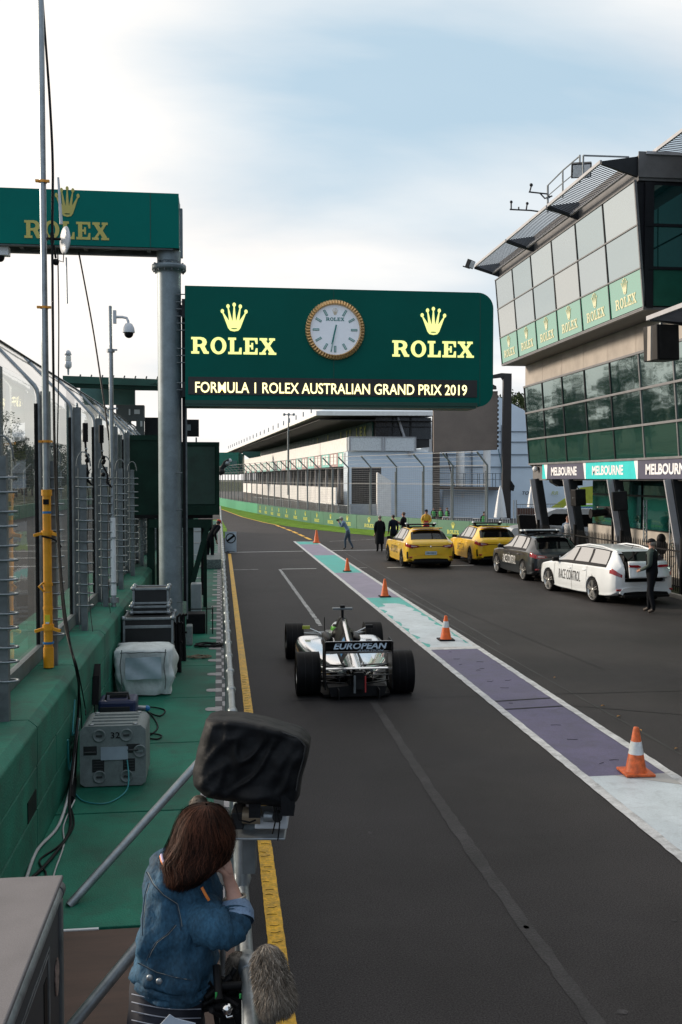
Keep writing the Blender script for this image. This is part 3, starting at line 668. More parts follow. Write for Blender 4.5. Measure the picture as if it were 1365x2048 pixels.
m = MB(); serif_put(m, 'ROLEX', CM @ Matrix.Translation((0, .145, .018)), .30, .055, mk, .002); m.build('dial_lettering', parent=t)
m = MB(); crown_put(m, CM @ Matrix.Translation((0, .24, .018)), .09, .11, mat('pale_gold', (.70, .60, .45), .4), .002); m.build('dial_crown', parent=t)
m = MB(); Mx = CM @ Matrix.Rotation(R(-103), 4, 'Z'); m.b2((-.08, -.012, .032), (.24, .012, .038), mk, Mx); m.build('hour_hand', parent=t)
m = MB(); Mx = CM @ Matrix.Rotation(R(-101), 4, 'Z'); m.b2((-.08, -.009, .042), (.37, .009, .047), mk, Mx); m.b2((.2, -.005, .0475), (.33, .005, .050), mkl, Mx); m.build('minute_hand', parent=t)

# ---------------- mast, cctv pole, cables
mb_ = AD(98, 1334, 8.70); mb_.z = WZ; mt_ = AD(81, -60, 8.70)
t = T('scaffold_mast', 'tall thin grey tube mast in a bright yellow sleeve clamped to the fence', 'mast', mb_)
def ml(py):
    f_ = (1332-py)/1392; return mb_.lerp(mt_, f_)
m = MB(); m.tube([ml(1330), ml(613)], .031, steel, n=12); m.tube([ml(613), ml(-55)], .028, steel, n=12); m.build('tube', parent=t)
m = MB(); m.tube([ml(1331), ml(1322), ml(1180)], [.03, .039, .039], M_myel, n=14); m.tube([ml(1179), ml(978)], .037, M_myel, n=14); m.tube([ml(1330), ml(1290)], .046, M_myel, n=12)
for py, rr, hh_ in ((982, .046, 6), (1062, .052, 5), (1165, .043, 3), (1212, .043, 3), (1250, .050, 6)): m.tube([ml(py+hh_), ml(py-hh_)], rr, M_myel, n=14)
for py, s_ in ((1060, 1), (1250, -1), (1250, 1), (1060, -1)): c = ml(py); m.beam(c, c+Vector((.11*s_, -.04, -.03)), .025, .025, M_myel)
m.tube([ml(1160)+Vector((-.03, -.03, 0)), ml(1168)+Vector((-.07, -.04, 0)), ml(1178)+Vector((-.03, -.03, 0))], .01, M_myel, n=6); m.build('yellow_sleeve', parent=t)
for py, rr, mm in ((362, .036, mat('orange_clamp', (.75, .32, .03), .5)), (613, .036, MATS['orange_clamp'] if 'orange_clamp' in MATS else None), (880, .038, None)):
    mm = MATS['orange_clamp']; m = MB(); m.tube([ml(py+2.5), ml(py-2.5)], rr, mm, n=12); c = ml(py); m.box(c+Vector((.045, -.02, 0)), (.03, .03, .02), mm); m.box(c+Vector((-.045, -.02, 0)), (.03, .03, .02), mm); m.build('clamp', parent=t)
m = MB(); m.tube([ml(1023.5), ml(1019)], .040, blueclamp, n=12); m.tube([ml(1283), ml(1279)], .049, blueclamp, n=12); m.build('tape_band', parent=t)
m = MB(); c = ml(1000); m.box(c+Vector((.0, -.038, 0)), (.05, .012, .045), black); c = ml(1232); m.box(c+Vector((0, -.042, 0)), (.045, .008, .07), mat('label_yellow', (.7, .6, .03), .5)); c = ml(1240); m.box(c+Vector((0, -.047, 0)), (.03, .006, .015), M_white); m.build('sticker', parent=t)
m = MB(); c = ml(1068); m.tube([c+Vector((-.04, -.04, .0)), c+Vector((.05, -.05, -.02)), c+Vector((.10, -.05, -.05)), c+Vector((.13, -.06, -.10))], .009, black, n=6); m.build('strap', parent=t)
# cable bundle
def cable(name, pts, r, mm, label, n=6, sag=0, group='black cables hanging from the mast'):
    m = MB(); P = [Vector(p) for p in pts]; Q = []
    for i in range(len(P)-1):
        p0_, p1_, p2_, p3_ = P[max(i-1, 0)], P[i], P[i+1], P[min(i+2, len(P)-1)]
        for j in range(6):
            tt = j/6; Q.append(.5*((2*p1_)+(-p0_+p2_)*tt+(2*p0_-5*p1_+4*p2_-p3_)*tt*tt+(-p0_+3*p1_-3*p2_+p3_)*tt**3))
    Q.append(P[-1]); m.tube(Q, r, mm, n=n); o = m.build(name); tag(o, label, 'cable', group); return o
xx = -1.40
def CP(px, py, d=None, x=None): return AX(px, py, x) if x is not None else AD(px, py, d)
cable('cable', [CP(84, -20, 8.8), CP(92, 90, 8.75), CP(100, 200, 8.7), CP(106, 330, 8.7), CP(105, 460, 8.7), CP(106, 620, 8.6), CP(108, 800, 8.6), CP(111, 950, 8.6), CP(117, 1080, 8.5), CP(128, 1230, 8.3), CP(143, 1300, 8.1), CP(155, 1342, 8.05), AX(158, 1400, -1.25), AX(150, 1560, -1.24)], .012, black, 'thickest black cable running down the mast and over the wall edge')
cable('cable', [CP(108, 470, 8.7), CP(104, 560, 8.7), CP(107, 760, 8.6), CP(113, 960, 8.55), CP(119, 1110, 8.4), CP(134, 1260, 8.15), CP(152, 1340, 8.0), AX(161, 1400, -1.25), AX(165, 1480, -1.24)], .006, black, 'thin black cable swinging left of the two strands by the dish')
cable('cable', [CP(116, 500, 8.7), CP(118, 640, 8.7), CP(117, 800, 8.6), CP(115, 960, 8.5), CP(124, 1150, 8.3), CP(140, 1280, 8.1), CP(157, 1344, 8.0), AX(170, 1410, -1.25), AX(172, 1430, -1.22)], .006, black, 'thin black cable swinging right of the two strands by the dish')
cable('cable', [AY(158, 505, YS+.3), AY(185, 650, YS), AD(205, 780, 14.5), AD(219, 880, 13.2)], .014, black, 'dark cable slanting from the left sign box to the camera pole', group='cables from the gantry')
# dish and antennas
an = mat('antenna_grey', (.55, .58, .62), .4)
t = T('dish_antenna', 'small pale oval dish antenna on a black arm beside the mast', 'antenna', AD(130, 480, 8.7))
c = AD(131, 481, 8.7); m = MB(); Mx = Matrix.Translation(c) @ Matrix.Rotation(R(-62), 4, 'Z') @ Matrix.Rotation(R(90), 4, 'X'); m.lathe([(.001, -.03), (.05, -.028), (.10, -.012), (.125, .0), (.12, .008), (.08, .012), (.001, .014)], an, 20, Mx); m.build('dish', parent=t)
m = MB(); m.tube([AD(86, 475, 8.8), AD(104, 478, 8.7), AD(122, 478, 8.7)], .012, black, n=6); m.box(AD(90, 474, 8.78), (.05, .06, .05), black); m.box(AD(105, 476, 8.7), (.03, .03, .09), black); m.build('arm', parent=t)
o = MB(); o.tube([AD(123, 448, 8.7), AD(117, 355, 8.7)], [.016, .010], an, n=6); tag(o.build('rod_antenna'), 'pale rod antenna pointing up above the small dish', 'antenna')
o = MB(); o.tube([AD(133, 515, 8.7), AD(135, 607, 8.7)], .007, steel, n=6); tag(o.build('whip_antenna'), 'thin grey whip antenna hanging below the small dish', 'antenna')
o = MB(); o.sphere(AD(112, 524, 8.7), .030, black); o.tube([AD(112, 516, 8.7), AD(108, 490, 8.7)], .01, black); o.tube([AD(114, 520, 8.7), AD(127, 524, 8.7), AD(128, 505, 8.7)], .005, black); tag(o.build('cable_coupler'), 'black ball shaped coupler hanging on the cables below the dish', 'coupler')
def cctv(px, py, d):
    return
pb_ = AD(228, 1213, 12.9); pb_.z = WZ; pt_ = AD(221, 615, 12.9)
def pl(py): return pb_.lerp(pt_, (1213-py)/598)
t = T('camera_pole', 'slim grey pole with an arm holding a dome camera', 'pole', pb_)
m = MB(); m.tube([pl(1213), pl(700)], .030, steel, n=10); m.tube([pl(700), pl(612)], .021, steel, n=10); m.build('pole', parent=t)
m = MB()
for py in (700, 703, 817, 1075, 1165): m.tube([pl(py+1.5), pl(py-1.5)], .052, steel, n=8)
for py in (700, 817): c = pl(py); m.box(c+Vector((.06, -.02, 0)), (.05, .03, .02), steel)
m.tube([pl(1205), pl(1195)], .07, steel, n=8); m.build('collar', parent=t)
m = MB(); m.tube([pl(1190), pl(1035)], .038, M_wplast, n=10); m.build('sleeve', parent=t)
t3 = T('dome_camera', 'pale grey dome security camera hanging from a curved arm', 'camera', AD(258, 660, 12.8))
m = MB(); m.box(AD(230, 634, 12.85), (.04, .05, .17), an); m.tube([AD(232, 634, 12.85), AD(245, 634, 12.8), AD(254, 636, 12.8), AD(257, 643, 12.8), AD(257, 652, 12.8)], .018, an, n=8); m.build('bracket', parent=t3)
c = AD(258, 660, 12.8); m = MB(); m.lathe([(.02, .09), (.045, .08), (.07, .03), (.078, -.02), (.078, -.035)], an, 16, Matrix.Translation(c)); m.build('housing', parent=t3)
m = MB(); m.sphere(c+Vector((0, 0, -.045)), (.06, .06, .062), black, 14, 8); m.build('lens_dome', parent=t3)
# left hidden camera under left sign
t3 = T('dome_camera', 'white dome camera mounted under the left sign box at the picture edge', 'camera', AY(2, 510, YS+.2))
c = AY(0, 503, YS+.2); m = MB(); m.box(c, (.3, .16, .14), M_wplast); m.build('housing', parent=t3, bevel=.01); m = MB(); m.sphere(c+Vector((-.0, 0, -.09)), .075, black); m.build('lens_dome', parent=t3)
m = MB(); m.tube([c+Vector((0, 0, .05)), c+Vector((0, 0, .2))], .03, steel_d); m.build('bracket', parent=t3)
# radio link boxes on posts
for (x0, y0, w_, h_, x1, y1, d, lb) in ((171, 846, 10, 38, 176, 945, 10.85, 'flat black antenna panel on the nearer jointed clamp arm'), (203, 850, 9, 36, 216, 950, 12.4, 'flat black antenna panel on the farther jointed clamp arm by the camera pole')):
    t3 = T('panel_antenna', lb, 'antenna', AD(x1, y1, d), group='black panel antennas on the fence')
    c = AD(x0, y0+h_/2, d); m = MB(); m.box(c, (w_/1960*d, .04, h_/1960*d), black, rz=R(20)); m.build('panel', parent=t3, bevel=.006)
    m = MB(); m.tube([AD(x0, y0+h_, d), AD(x0+2, y0+62, d), AD(x0+7, y0+72, d), AD(x0+3, y0+80, d), AD(x1, y1, d), AD(x1-1, y1+15, d), AD(x1+8, y1+25, d)], [.014, .012, .02, .012, .014, .02, .010], black, n=6)
    for dy in (65, 75, 99): m.sphere(AD(x0+4, y0+dy, d), .028, black, 8, 6)
    m.sphere(AD(x0+2, y0+52, d), .015, steel, 8, 6); m.sphere(AD(x0+3, y0+88, d), .015, steel, 8, 6); m.build('jointed_arm', parent=t3)
    cable('cable', [AD(x1-2, y1+15, d), AD(x1+2, y1+60, d), AD(x1-1, y1+140, d), AD(x1+4, y1+260, d-.1), AD(x1+10, y1+318, d-.2)], .004, black, 'thin cable below the '+('nearer' if d < 12 else 'farther')+' jointed clamp arm', group='cables at the fence foot')

# ---------------- dark green timing booth
D0 = 18.6; t = T('timing_booth', 'dark green booth on steel legs beside the grey column', 'booth', AD(380, 1200, D0))
def bx(m, x0, y0, x1, y1, d, dep, mt):
    """box whose front face covers the pixel rectangle at depth d, lane aligned, dep deep"""
    c = AD((x0+x1)/2, (y0+y1)/2, d); w_ = abs(x1-x0)/1960*d; h_ = abs(y1-y0)/1960*d
    m.b2((c.x-w_/2, c.y, c.z-h_/2), (c.x+w_/2, c.y+dep, c.z+h_/2), mt); return c, w_, h_
m = MB(); bx(m, 238, 873, 345, 1033, D0, 1.7, dgreen); bx(m, 346, 884, 439, 1030, D0, 1.6, dgreen); m.build('booth_body', parent=t, bevel=.01)
m = MB(); c, w_, h_ = bx(m, 363, 893, 430, 1008, D0-.004, .004, mat('dark_green_panel', (.016, .05, .036), .5, var=.25, vscale=3)); m.build('front_panel', parent=t)
m = MB(); bx(m, 346, 884, 439, 891, D0-.05, .06, dgreen); bx(m, 432, 891, 439, 1012, D0-.05, .06, dgreen); bx(m, 346, 1012, 438, 1030, D0-.07, .08, dgreen); bx(m, 236, 870, 345, 880, D0-.05, .06, dgreen); bx(m, 243, 1030, 425, 1037, D0-.02, 1.4, black); m.build('booth_frame', parent=t)
m = MB()
for x0 in (302, 384): 
    a = AD(x0 if x0 < 350 else 380, 1037, D0+.1); m.beam(a, (a.x, a.y, DZ), .14, .14, dgreen); m.build('booth_leg', parent=t); m = MB()
a = AD(419, 1040, D0); b = AD(384, 1170, D0); m.beam(a, b, .16, .1, dgreen); a = AD(300, 1047, D0); b = AD(425, 1047, D0); m.beam(a, b, .16, .16, dgreen)
a = AD(325, 1037, D0+.3); m.beam(a, (a.x, a.y, DZ), .22, .12, dgreen); a = AD(410, 1045, D0+1.3); m.build('booth_brace', parent=t); m = MB(); m.beam(a, (a.x, a.y, DZ), .08, .08, dgreen)
m.build('booth_leg', parent=t)
m = MB(); a = AD(405, 1050, D0+.8); m.beam(a, AD(405, 1190, D0+.8), .05, .05, black); m.beam(AD(360, 1050, D0+.8), AD(360, 1190, D0+.8), .05, .05, black)
for py in (1063, 1086, 1110, 1133, 1156): m.beam(AD(360, py, D0+.8), AD(405, py, D0+.8), .04, .02, M_wplast)
m.build('ladder', parent=t)
m = MB(); bx(m, 366, 1053, 402, 1120, D0+3.5, .05, M_white); tag(m.build('white_board'), 'white board standing behind the booth ladder', 'board')
m = MB(); bx(m, 367, 839, 398, 873, D0+1, .10, M_tar); m.box(AD(377, 855, D0+.98), (.10, .02, .12), steel_d); m.box(AD(393, 880, D0+1.05), (.03, .03, .1), steel_d)
tag(m.build('flat_screen'), 'dark flat screen seen from the back on top of the booth', 'screen')
# far perch roof and panels
t = T('perch_canopy', 'green steel canopy frame with pale corrugated roof beyond the pole', 'canopy', AD(140, 980, 23))
dg2 = mat('mid_green_paint', (.018, .085, .062), .45, var=.15); tealp = mat('teal_grey_panel', (.05, .13, .12), .5, var=.1)
m = MB(); a = AD(126, 759, 22); b = AD(345, 767, 22.6); m.beam(a, b, .14, .16, dg2); m.beam(a+Vector((0, 0, -.13)), b+Vector((0, 0, -.13)), .10, .09, dgreen); m.beam(AD(141, 770, 22.05), (AD(141, 770, 22.05).x, AD(141, 770, 22.05).y, 0), .16, .16, dg2); m.build('canopy_frame', parent=t)
m = MB(); rows = []
for k in range(61):
    f_ = k/60; p = AD(150+f_*190, 765+f_*4, 22.4); z_ = .03*(1 if (k//2) % 2 else 0); rows.append([p+Vector((0, 0, z_)), p+Vector((.0, 6, z_+.5))])
m.grid(rows, M_wplast, smooth=False); m.build('roof_sheet', parent=t)
m = MB(); bx(m, 162, 776, 269, 809, 27, .2, tealp); bx(m, 269, 776, 340, 780, 27, .2, tealp); m.build('canopy_panel', parent=t)
m = MB()
for k in range(9): m = MB(); c = AD(160+k*22, 755+k*.6, 22.1); m.tube([c, c+Vector((.02, 0, .07))], .02, steel_d, n=6); m.build('roof_bolt', parent=t)
t = T('beacon_light', 'small pale beacon lamp on a post above the canopy frame', 'lamp', AD(137, 752, 22.2))
c = AD(137, 750, 22.2); s_ = 22.2/1960
m = MB(); m.lathe([(.02, 0), (.025, 12*s_), (.05, 13*s_), (.08, 17*s_), (.08, 25*s_), (.06, 28*s_)], an, 12, Matrix.Translation(c)); m.lathe([(.04, 38*s_), (.08, 40*s_), (.06, 46*s_), (.03, 49*s_), (.001, 50*s_)], an, 12, Matrix.Translation(c)); m.build('lamp_body', parent=t)
m = MB(); m.lathe([(.065, 28.2*s_), (.07, 33*s_), (.065, 37.8*s_)], mat('lamp_lens', (.75, .75, .72), .2), 12, Matrix.Translation(c)); m.build('lamp_lens', parent=t)
gp = mat('control_grey', (.10, .115, .12), .5, var=.15)
t = T('control_panel_box', 'grey equipment panel with small windows above the booth roof', 'cabinet', AD(260, 1000, 24))
m = MB(); bx(m, 233, 810, 288, 841, 24, .3, gp); bx(m, 233, 841, 258, 872, 24.02, .2, gp) if 0 else None; bx(m, 256, 841, 262, 874, 24.02, .2, gp); bx(m, 273, 841, 288, 874, 24.02, .2, gp); bx(m, 236, 872, 288, 1000, 24, .3, dgreen); bx(m, 290, 835, 318, 874, 24.4, .3, darkmetal); m.build('panel_frame', parent=t)
m = MB(); bx(m, 269, 819, 280, 828, 23.98, .02, M_wplast); bx(m, 258, 818, 261, 830, 23.98, .02, M_wplast); bx(m, 281, 842, 285, 853, 24.0, .02, M_wplast); m.build('panel_window', parent=t)
# ================================================================== RACE CONTROL BUILDING (right)
gl_hi = mirror_glass('upper_glass', (0.05, 0.08, 0.08), 0.66, (0.80, 0.86, 0.87))
HIV = [mirror_glass('upper_glass_b', (0.13, 0.15, 0.15), 0.60, (0.74, 0.82, 0.85)), mirror_glass('upper_glass_c', (0.03, 0.06, 0.065), 0.62, (0.74, 0.83, 0.85)), mirror_glass('upper_glass_d', (0.22, 0.22, 0.21), 0.55, (0.78, 0.84, 0.85))]
gl_mid = mirror_glass('middle_glass', (0.010, 0.030, 0.030), 0.52, (0.62, 0.74, 0.72))
gl_sp = mirror_glass('spandrel_glass', (0.01, 0.22, 0.13), 0.50, (0.75, 0.86, 0.80))
gl_dk = mirror_glass('dark_glass', (0.003, 0.022, 0.022), 0.22, (0.5, 0.75, 0.72))  # dark, weakly reflecting glass of the return wall and next bay
gl_gf = mirror_glass('ground_floor_glass', (0.006, 0.06, 0.052), 0.35, (0.5, 0.75, 0.70))
gl_low = mirror_glass('lower_middle_glass', (0.016, 0.055, 0.045), 0.42, (0.55, 0.70, 0.66))
mull = mat('mullion_grey', (0.15, 0.15, 0.155), .45, metal=.3, var=.1); mulb = mat('mullion_black', (0.010, 0.011, 0.014), .5, spec=.18)
beige = mat('beige_panel', (0.34, 0.30, 0.26), .6, var=.12, vscale=1.5, fine=.06)
soff = mat('soffit_grey', (0.11, 0.108, 0.11), .6, var=.15); roofg = mat('roof_edge_grey', (0.36, 0.36, 0.38), .5, var=.08)
base_c = mat('beige_kerb_wall', (0.36, 0.33, 0.29), .7, var=.1)
YN_, YFm = 27.2, 41.0
def UX(z): return 11.8-(z-8.07)*.088       # upper facade leans out
def MX(z): return 13.0-(z-3.92)*.077
YE0, YE1 = AX(1288, 616, 11.8).y, AX(1005, 729, 11.8).y
ZU0 = (AX(1288, 616, 11.8).z+AX(1005, 729, 11.8).z)/2; ZU1 = (AX(1275, 362, UX(11.4)).z+AX(990, 560, UX(11.4)).z)/2
print('UPPER', YE0, YE1, ZU0, ZU1)
RC = T('race_control_building', 'three storey building with outward leaning glass facades and louvred eaves', 'building', (15, 34, 0))
m = MB()
# core walls
m.prism([(UX(ZU0)+.06, ZU0+.02), (UX(ZU1)+.06, ZU1), (20, ZU1), (20, ZU0+.02)], YE0+.05, YE1-.02, mulb, axis='Y')
m.b2((13.35, -70, ZU0-.02+.0), (22, YE0-.0, ZU1+.4), mulb)
m.build('upper_storey', parent=RC)
m = MB(); m.b2((UX(ZU0)-.0, YE0, ZU0-.05), (14.5, YE1, ZU0+.018), soff); m.b2((UX(ZU0)-.02, YE0-.02, ZU0-.06), (UX(ZU0)+.1, YE1, ZU0-.051+.03), mull); m.b2((13, -8, ZU0-.09), (14.5, YE0-.02, ZU0-.03), soff); m.build('soffit', parent=RC)
m = MB(); yy = YE1-.05
zb = 7.15
while yy > 10: m.b2((12.78, yy-2.2+.01, zb+.06), (12.84, yy-.01, ZU0-.051), beige); yy -= 2.2
m.b2((12.85, -70, zb), (20, YE1-.06, ZU0-.05), beige); m.build('wall', parent=RC)
m = MB(); m.prism([(MX(3.92)+.08, 3.92), (MX(zb)+.08, zb), (20, zb), (20, 3.92)], -70, YE1-.04, mulb, axis='Y'); m.build('middle_storey', parent=RC)
# glazing helper: leaning wall of panes; each pane its own part
def pane(x0f, z0, z1, y0, y1, mt, name='window', th=.03, off=0.0):
    m = MB(); g_ = .02
    a = [(x0f(z0)+off, z0+g_), (x0f(z1)+off, z1-g_), (x0f(z1)+th+off, z1-g_), (x0f(z0)+th+off, z0+g_)]
    m.prism(a, y0+g_, y1-g_, mt, axis='Y'); return m.build(name, parent=RC)
N_U = 7
ub = [AX(px, py, 11.7).y for px, py in ((1288, 616), (1246, 620), (1196, 640), (1150, 660), (1109, 680), (1073, 700), (1036, 715), (1005, 729))]
ub = [YE0+(YE1-YE0)*k/6 for k in range(7)]
rz_ = [ZU0, ZU0+(ZU1-ZU0)*.315, ZU0+(ZU1-ZU0)*.655, ZU1]
for k in range(6):
    pane(UX, rz_[0]+.03, rz_[1], ub[k], ub[k+1], gl_sp, 'spandrel'); pane(UX, rz_[1], rz_[2], ub[k], ub[k+1], HIV[(k*2+1) % 3]); pane(UX, rz_[2], rz_[3], ub[k], ub[k+1], (gl_hi, HIV[1], HIV[0])[k % 3])
    ym = (ub[k]+ub[k+1])/2; zc = rz_[0]+.22
    lg = mat('facade_lettering', (0.62, 0.60, 0.36), .35, var=.05, coat=.5)
    m = MB(); Mx = frame((UX(zc)-.004, ym, zc), (0, -1, 0), (-.088, 0, 1)); serif_put(m, 'ROLEX', Mx, 1.45, .30, lg, .006); m.build('lettering', parent=RC)
    m = MB(); Mx = frame((UX(zc+.38)-.004, ym, zc+.36), (0, -1, 0), (-.088, 0, 1)); crown_put(m, Mx, .42, .46, lg, .006); m.build('emblem', parent=RC)
m = MB()
for k in range(7):
    y = ub[k]; m.prism([(UX(ZU0)-.02, ZU0), (UX(ZU1)-.02, ZU1), (UX(ZU1)+.05, ZU1), (UX(ZU0)+.05, ZU0)], y-.03, y+.03, mulb if k else mull, axis='Y')
for z in rz_: m.b2((UX(z)-.03, YE0-.04, z-.02), (UX(z)+.05, YE1+.04, z+.02), mull)
m.build('upper_mullions', parent=RC)
# return wall facing up the lane
m = MB()
yr = YE0
for (xa, xb) in ((12.02, 13.15), (13.22, 13.4)):
    pass
rmd = MB()
for z0, z1, mt in ((rz_[0]+.06, rz_[1]-.03, mat('green_spandrel', (.004, .07, .045), .35)), (rz_[1]+.03, rz_[2]-.03, gl_dk), (rz_[2]+.03, rz_[3]-.1, gl_dk)):
    m = MB(); m.b2((UX(z0)+.28, yr-.01, z0), (13.2, yr+.04, z1), mt); m.build('return_window', parent=RC)
rmd.b2((UX(ZU0)-.0, yr-.03, ZU0), (UX(ZU0)+.26, yr+.03, ZU1-.02), mulb); rmd.b2((13.2, yr-.06, ZU0-.02), (13.34, yr+.03, ZU1), mulb)
for z in rz_[1:3]: rmd.b2((UX(z)+.2, yr-.05, z-.04), (13.2, yr-.011, z+.04), mulb)
rmd.build('return_frame', parent=RC)
yy = yr-.1; k = 0
for yy in (yr-.1, yr-2.4, yr-4.7):
    for z0, z1, mt in ((rz_[0]+.0, rz_[1], MATS['green_spandrel']), (rz_[1], rz_[2], gl_dk), (rz_[2], rz_[3], gl_dk)):
        m = MB(); m.b2((13.30, yy-2.26, z0+.03), (13.34, yy-.04, z1-.03), mt); m.build('window', parent=RC)
# eaves
m = MB(); m.b2((UX(ZU1)+.12, YE0-.0, ZU1+.02), (20, YE1-.1, ZU1+.72), soff); m.b2((UX(ZU1)+.3, YE0-.1, ZU1+.72), (20, YE1-.2, ZU1+.80), roofg)
m.b2((13.1, 8, ZU1+.42), (20, YE0-.12, ZU1+.95), soff); m.b2((UX(ZU1)+.10, yr-.05, ZU1+.1), (13.3, yr-.01, ZU1+.8), soff)
m.b2((13.0, yr-3.5, ZU1+.95), (20, yr-.6, ZU1+1.5), roofg)
m.build('roof', parent=RC)
# louvre panels over the upper windows
lou = mat('louvre_metal', (0.16, 0.165, 0.19), .45, metal=.4, var=.1)
def louvre(xo, zo, xi, zi, y0, y1, nm='louvre', slat=.13):
    m = MB(); y = y0+.03
    while y < y1-.02:
        m.beam((xo, y, zo), (xi, y, zi), .02, .022, lou); y += slat
    m.build(nm, parent=RC)
    m = MB(); m.beam((xo, y0, zo), (xo, y1, zo), .06, .09, roofg); m.beam((xi, y0, zi), (xi, y1, zi), .08, .08, roofg); m.build('louvre_edge', parent=RC)
xo, zo = 10.58, None
zo = (AX(951, 533, xo).z+AX(1196, 327, xo).z)/2; xi = 11.35; zi = (AX(995, 540, xi).z+AX(1251, 346, xi).z)/2
print('louvre', zo, zi)
ybr = [YE0+.1+(YE1-YE0-.2)*k/3 for k in range(4)]
for k in range(3): louvre(xo, zo, xi, zi, ybr[k]+.06, ybr[k+1]-.06)
for k, y in enumerate(ybr):
    m = MB(); m.prism([(xo-.02, zo-.02), (xo-.02, zo-.10), (UX(ZU1)+.3, ZU1+.08), (UX(ZU1)+.3, ZU1+.72)][::-1], y-.05, y+.05, darkmetal, axis='Y'); m.build('eaves_bracket', parent=RC)
louvre(12.1, 12.43, 13.05, 12.37, 14, yr+.15)
m = MB(); m.prism([(12.1, 12.33), (13.1, 12.0), (13.1, 12.36), (12.1, 12.40)], yr+.16, yr+.24, mulb, axis='Y'); m.build('eaves_bracket', parent=RC)
# middle windows
mb = [YE1-.02-2.26*k for k in range(0, 13)]
mz = [3.92, 3.92+(zb-3.92)*.32, 3.92+(zb-3.92)*.66, zb]
for k in range(len(mb)-1):
    for j in range(3): pane(MX, mz[j], mz[j+1], mb[k+1], mb[k], gl_mid if j else gl_low, 'window')
m = MB()
for y in mb: m.prism([(MX(mz[0])-.03, mz[0]), (MX(zb)-.03, zb), (MX(zb)+.04, zb), (MX(mz[0])+.04, mz[0])], y-.03, y+.03, mull if y < 30 else mulb, axis='Y')
for j, z in enumerate(mz): m.b2((MX(z)-.05, mb[-1], z-.035), (MX(z)+.05, YE1, z+.035), mull)
m.build('middle_mullions', parent=RC)
m = MB(); m.b2((13.12, 8, 3.25), (20, YE1-.1, 3.91), soff); m.build('first_floor_slab', parent=RC)
# ground floor glazing and beige plinth
m = MB(); m.b2((15.3, 8, 0), (20, 38.8, 3.24), mulb); m.b2((15.15, 8, 0), (15.29, 38.9, 1.45), base_c); m.build('plinth', parent=RC)
yy = 38.7
while yy > 12:
    for z0, z1 in ((1.5, 2.65), (2.72, 3.2)):
        m = MB(); m.b2((15.22, yy-2.3, z0), (15.26, yy-.08, z1), gl_gf); m.build('window', parent=RC)
    yy -= 2.42
for k, (px, y) in enumerate(((1093, 39.3), (1168, 35.4), (1264, 31.2), (1385, 27.0), (1500, 22.8))):
    m = MB(); xt = AX(px, 958, 12.95).x; a = Vector((12.95, y, 3.3)); b = Vector((13.38, y-.35, 0)); m.beam(a, b, .06, .34, roofg, up=(1, 0, 0)); m.beam(a+Vector((.17, 0, 0)), b+Vector((.17, 0, 0)), .28, .30, darkmetal, up=(0, 1, 0)); m.build('column', parent=RC)
# banner
navy = mat('banner_navy', (0.045, 0.045, 0.085), .5, var=.08); tealb = mat('banner_teal', (0.0, 0.50, 0.50), .5, var=.05); wht = mat('banner_white', (0.72, 0.72, 0.74), .5, var=.04)
t = T('facade_banner', 'long navy and teal banner with white lettering along the first floor edge', 'banner', (12.98, 34, 3.3))
bx0 = 12.99
def by(px): return AX(px, 944, bx0).y
zt0, zt1 = 3.30, 3.90
m = MB(); bp = [(1085, 1088, tealb), (1097, 1166, navy), (1174, 1268, tealb), (1279, 1384, navy), (1396, 1530, tealb)]
sk = .12
for i, (p0_, p1_, mm) in enumerate(bp):
    y0, y1 = by(p0_), by(p1_)
    m.add([(bx0, y0+(sk if i else 0), zt1), (bx0, y1-sk*0, zt1), (bx0, y1-sk, zt0), (bx0, y0-sk*.0, zt0)], [(0, 1, 2, 3)], mm)
    if i < len(bp)-1:
        y2 = by(bp[i+1][0]); m.add([(bx0, y1, zt1), (bx0, y2+sk, zt1), (bx0, (y1+y2)/2-.1, zt0), (bx0, (y1+y2)/2, zt0)], [(0, 1, 2, 3)], wht)
        m.add([(bx0, y1-sk, zt0), (bx0, y1, zt1), (bx0, (y1+y2)/2, zt0)], [(0, 1, 2)], mm); m.add([(bx0, y2+sk, zt1), (bx0, y2, zt0), (bx0, (y1+y2)/2-.1, zt0)], [(0, 1, 2)], bp[i+1][2])
m.b2((bx0+.01, by(1530), zt0), (bx0+.05, by(1085), zt1), soff)
m.build('banner_cloth', parent=t)
for x0, x1 in ((1103, 1154), (1185, 1247), (1292, 1380)):
    m = MB(); ya_, yb_ = by(x0), by(x1); text_put(m, 'MELBOURNE', frame((bx0-.006, (ya_+yb_)/2, zt0+.13), (0, -1, 0), (0, 0, 1)), abs(ya_-yb_), .33, wht, bold=.035); m.build('banner_lettering', parent=t)
# spot lamp on banner end, floodlights, loudspeakers
def floodlight(px, py, d, lb, s_=1.0, rz=0.5, tilt=.6):
    t = T('floodlight', lb, 'lamp', AD(px, py, d), group='floodlights on the eaves'); c = AD(px, py, d)
    Mx = Matrix.Translation(c) @ Matrix.Rotation(rz, 4, 'Z') @ Matrix.Rotation(tilt, 4, 'X')
    m = MB(); m.box((0, 0, 0), (.42*s_, .16*s_, .30*s_), darkmetal, Mx); m.build('housing', parent=t, bevel=.01)
    m = MB(); m.box((0, -.09*s_, 0), (.36*s_, .012, .25*s_), M_reflw, Mx); m.build('lens', parent=t)
    m = MB(); m.box((.1*s_, .16*s_, -.16*s_), (.05, .3*s_, .05), darkmetal, Mx); m.build('bracket', parent=t)
floodlight(1163, 340, 31.5, 'black floodlight on the eaves near the roof railing', 1.5, -.3, .5)
floodlight(941, 528, 41.5, 'small floodlight on the far tip of the louvred eaves', 1.1, .9, .4)
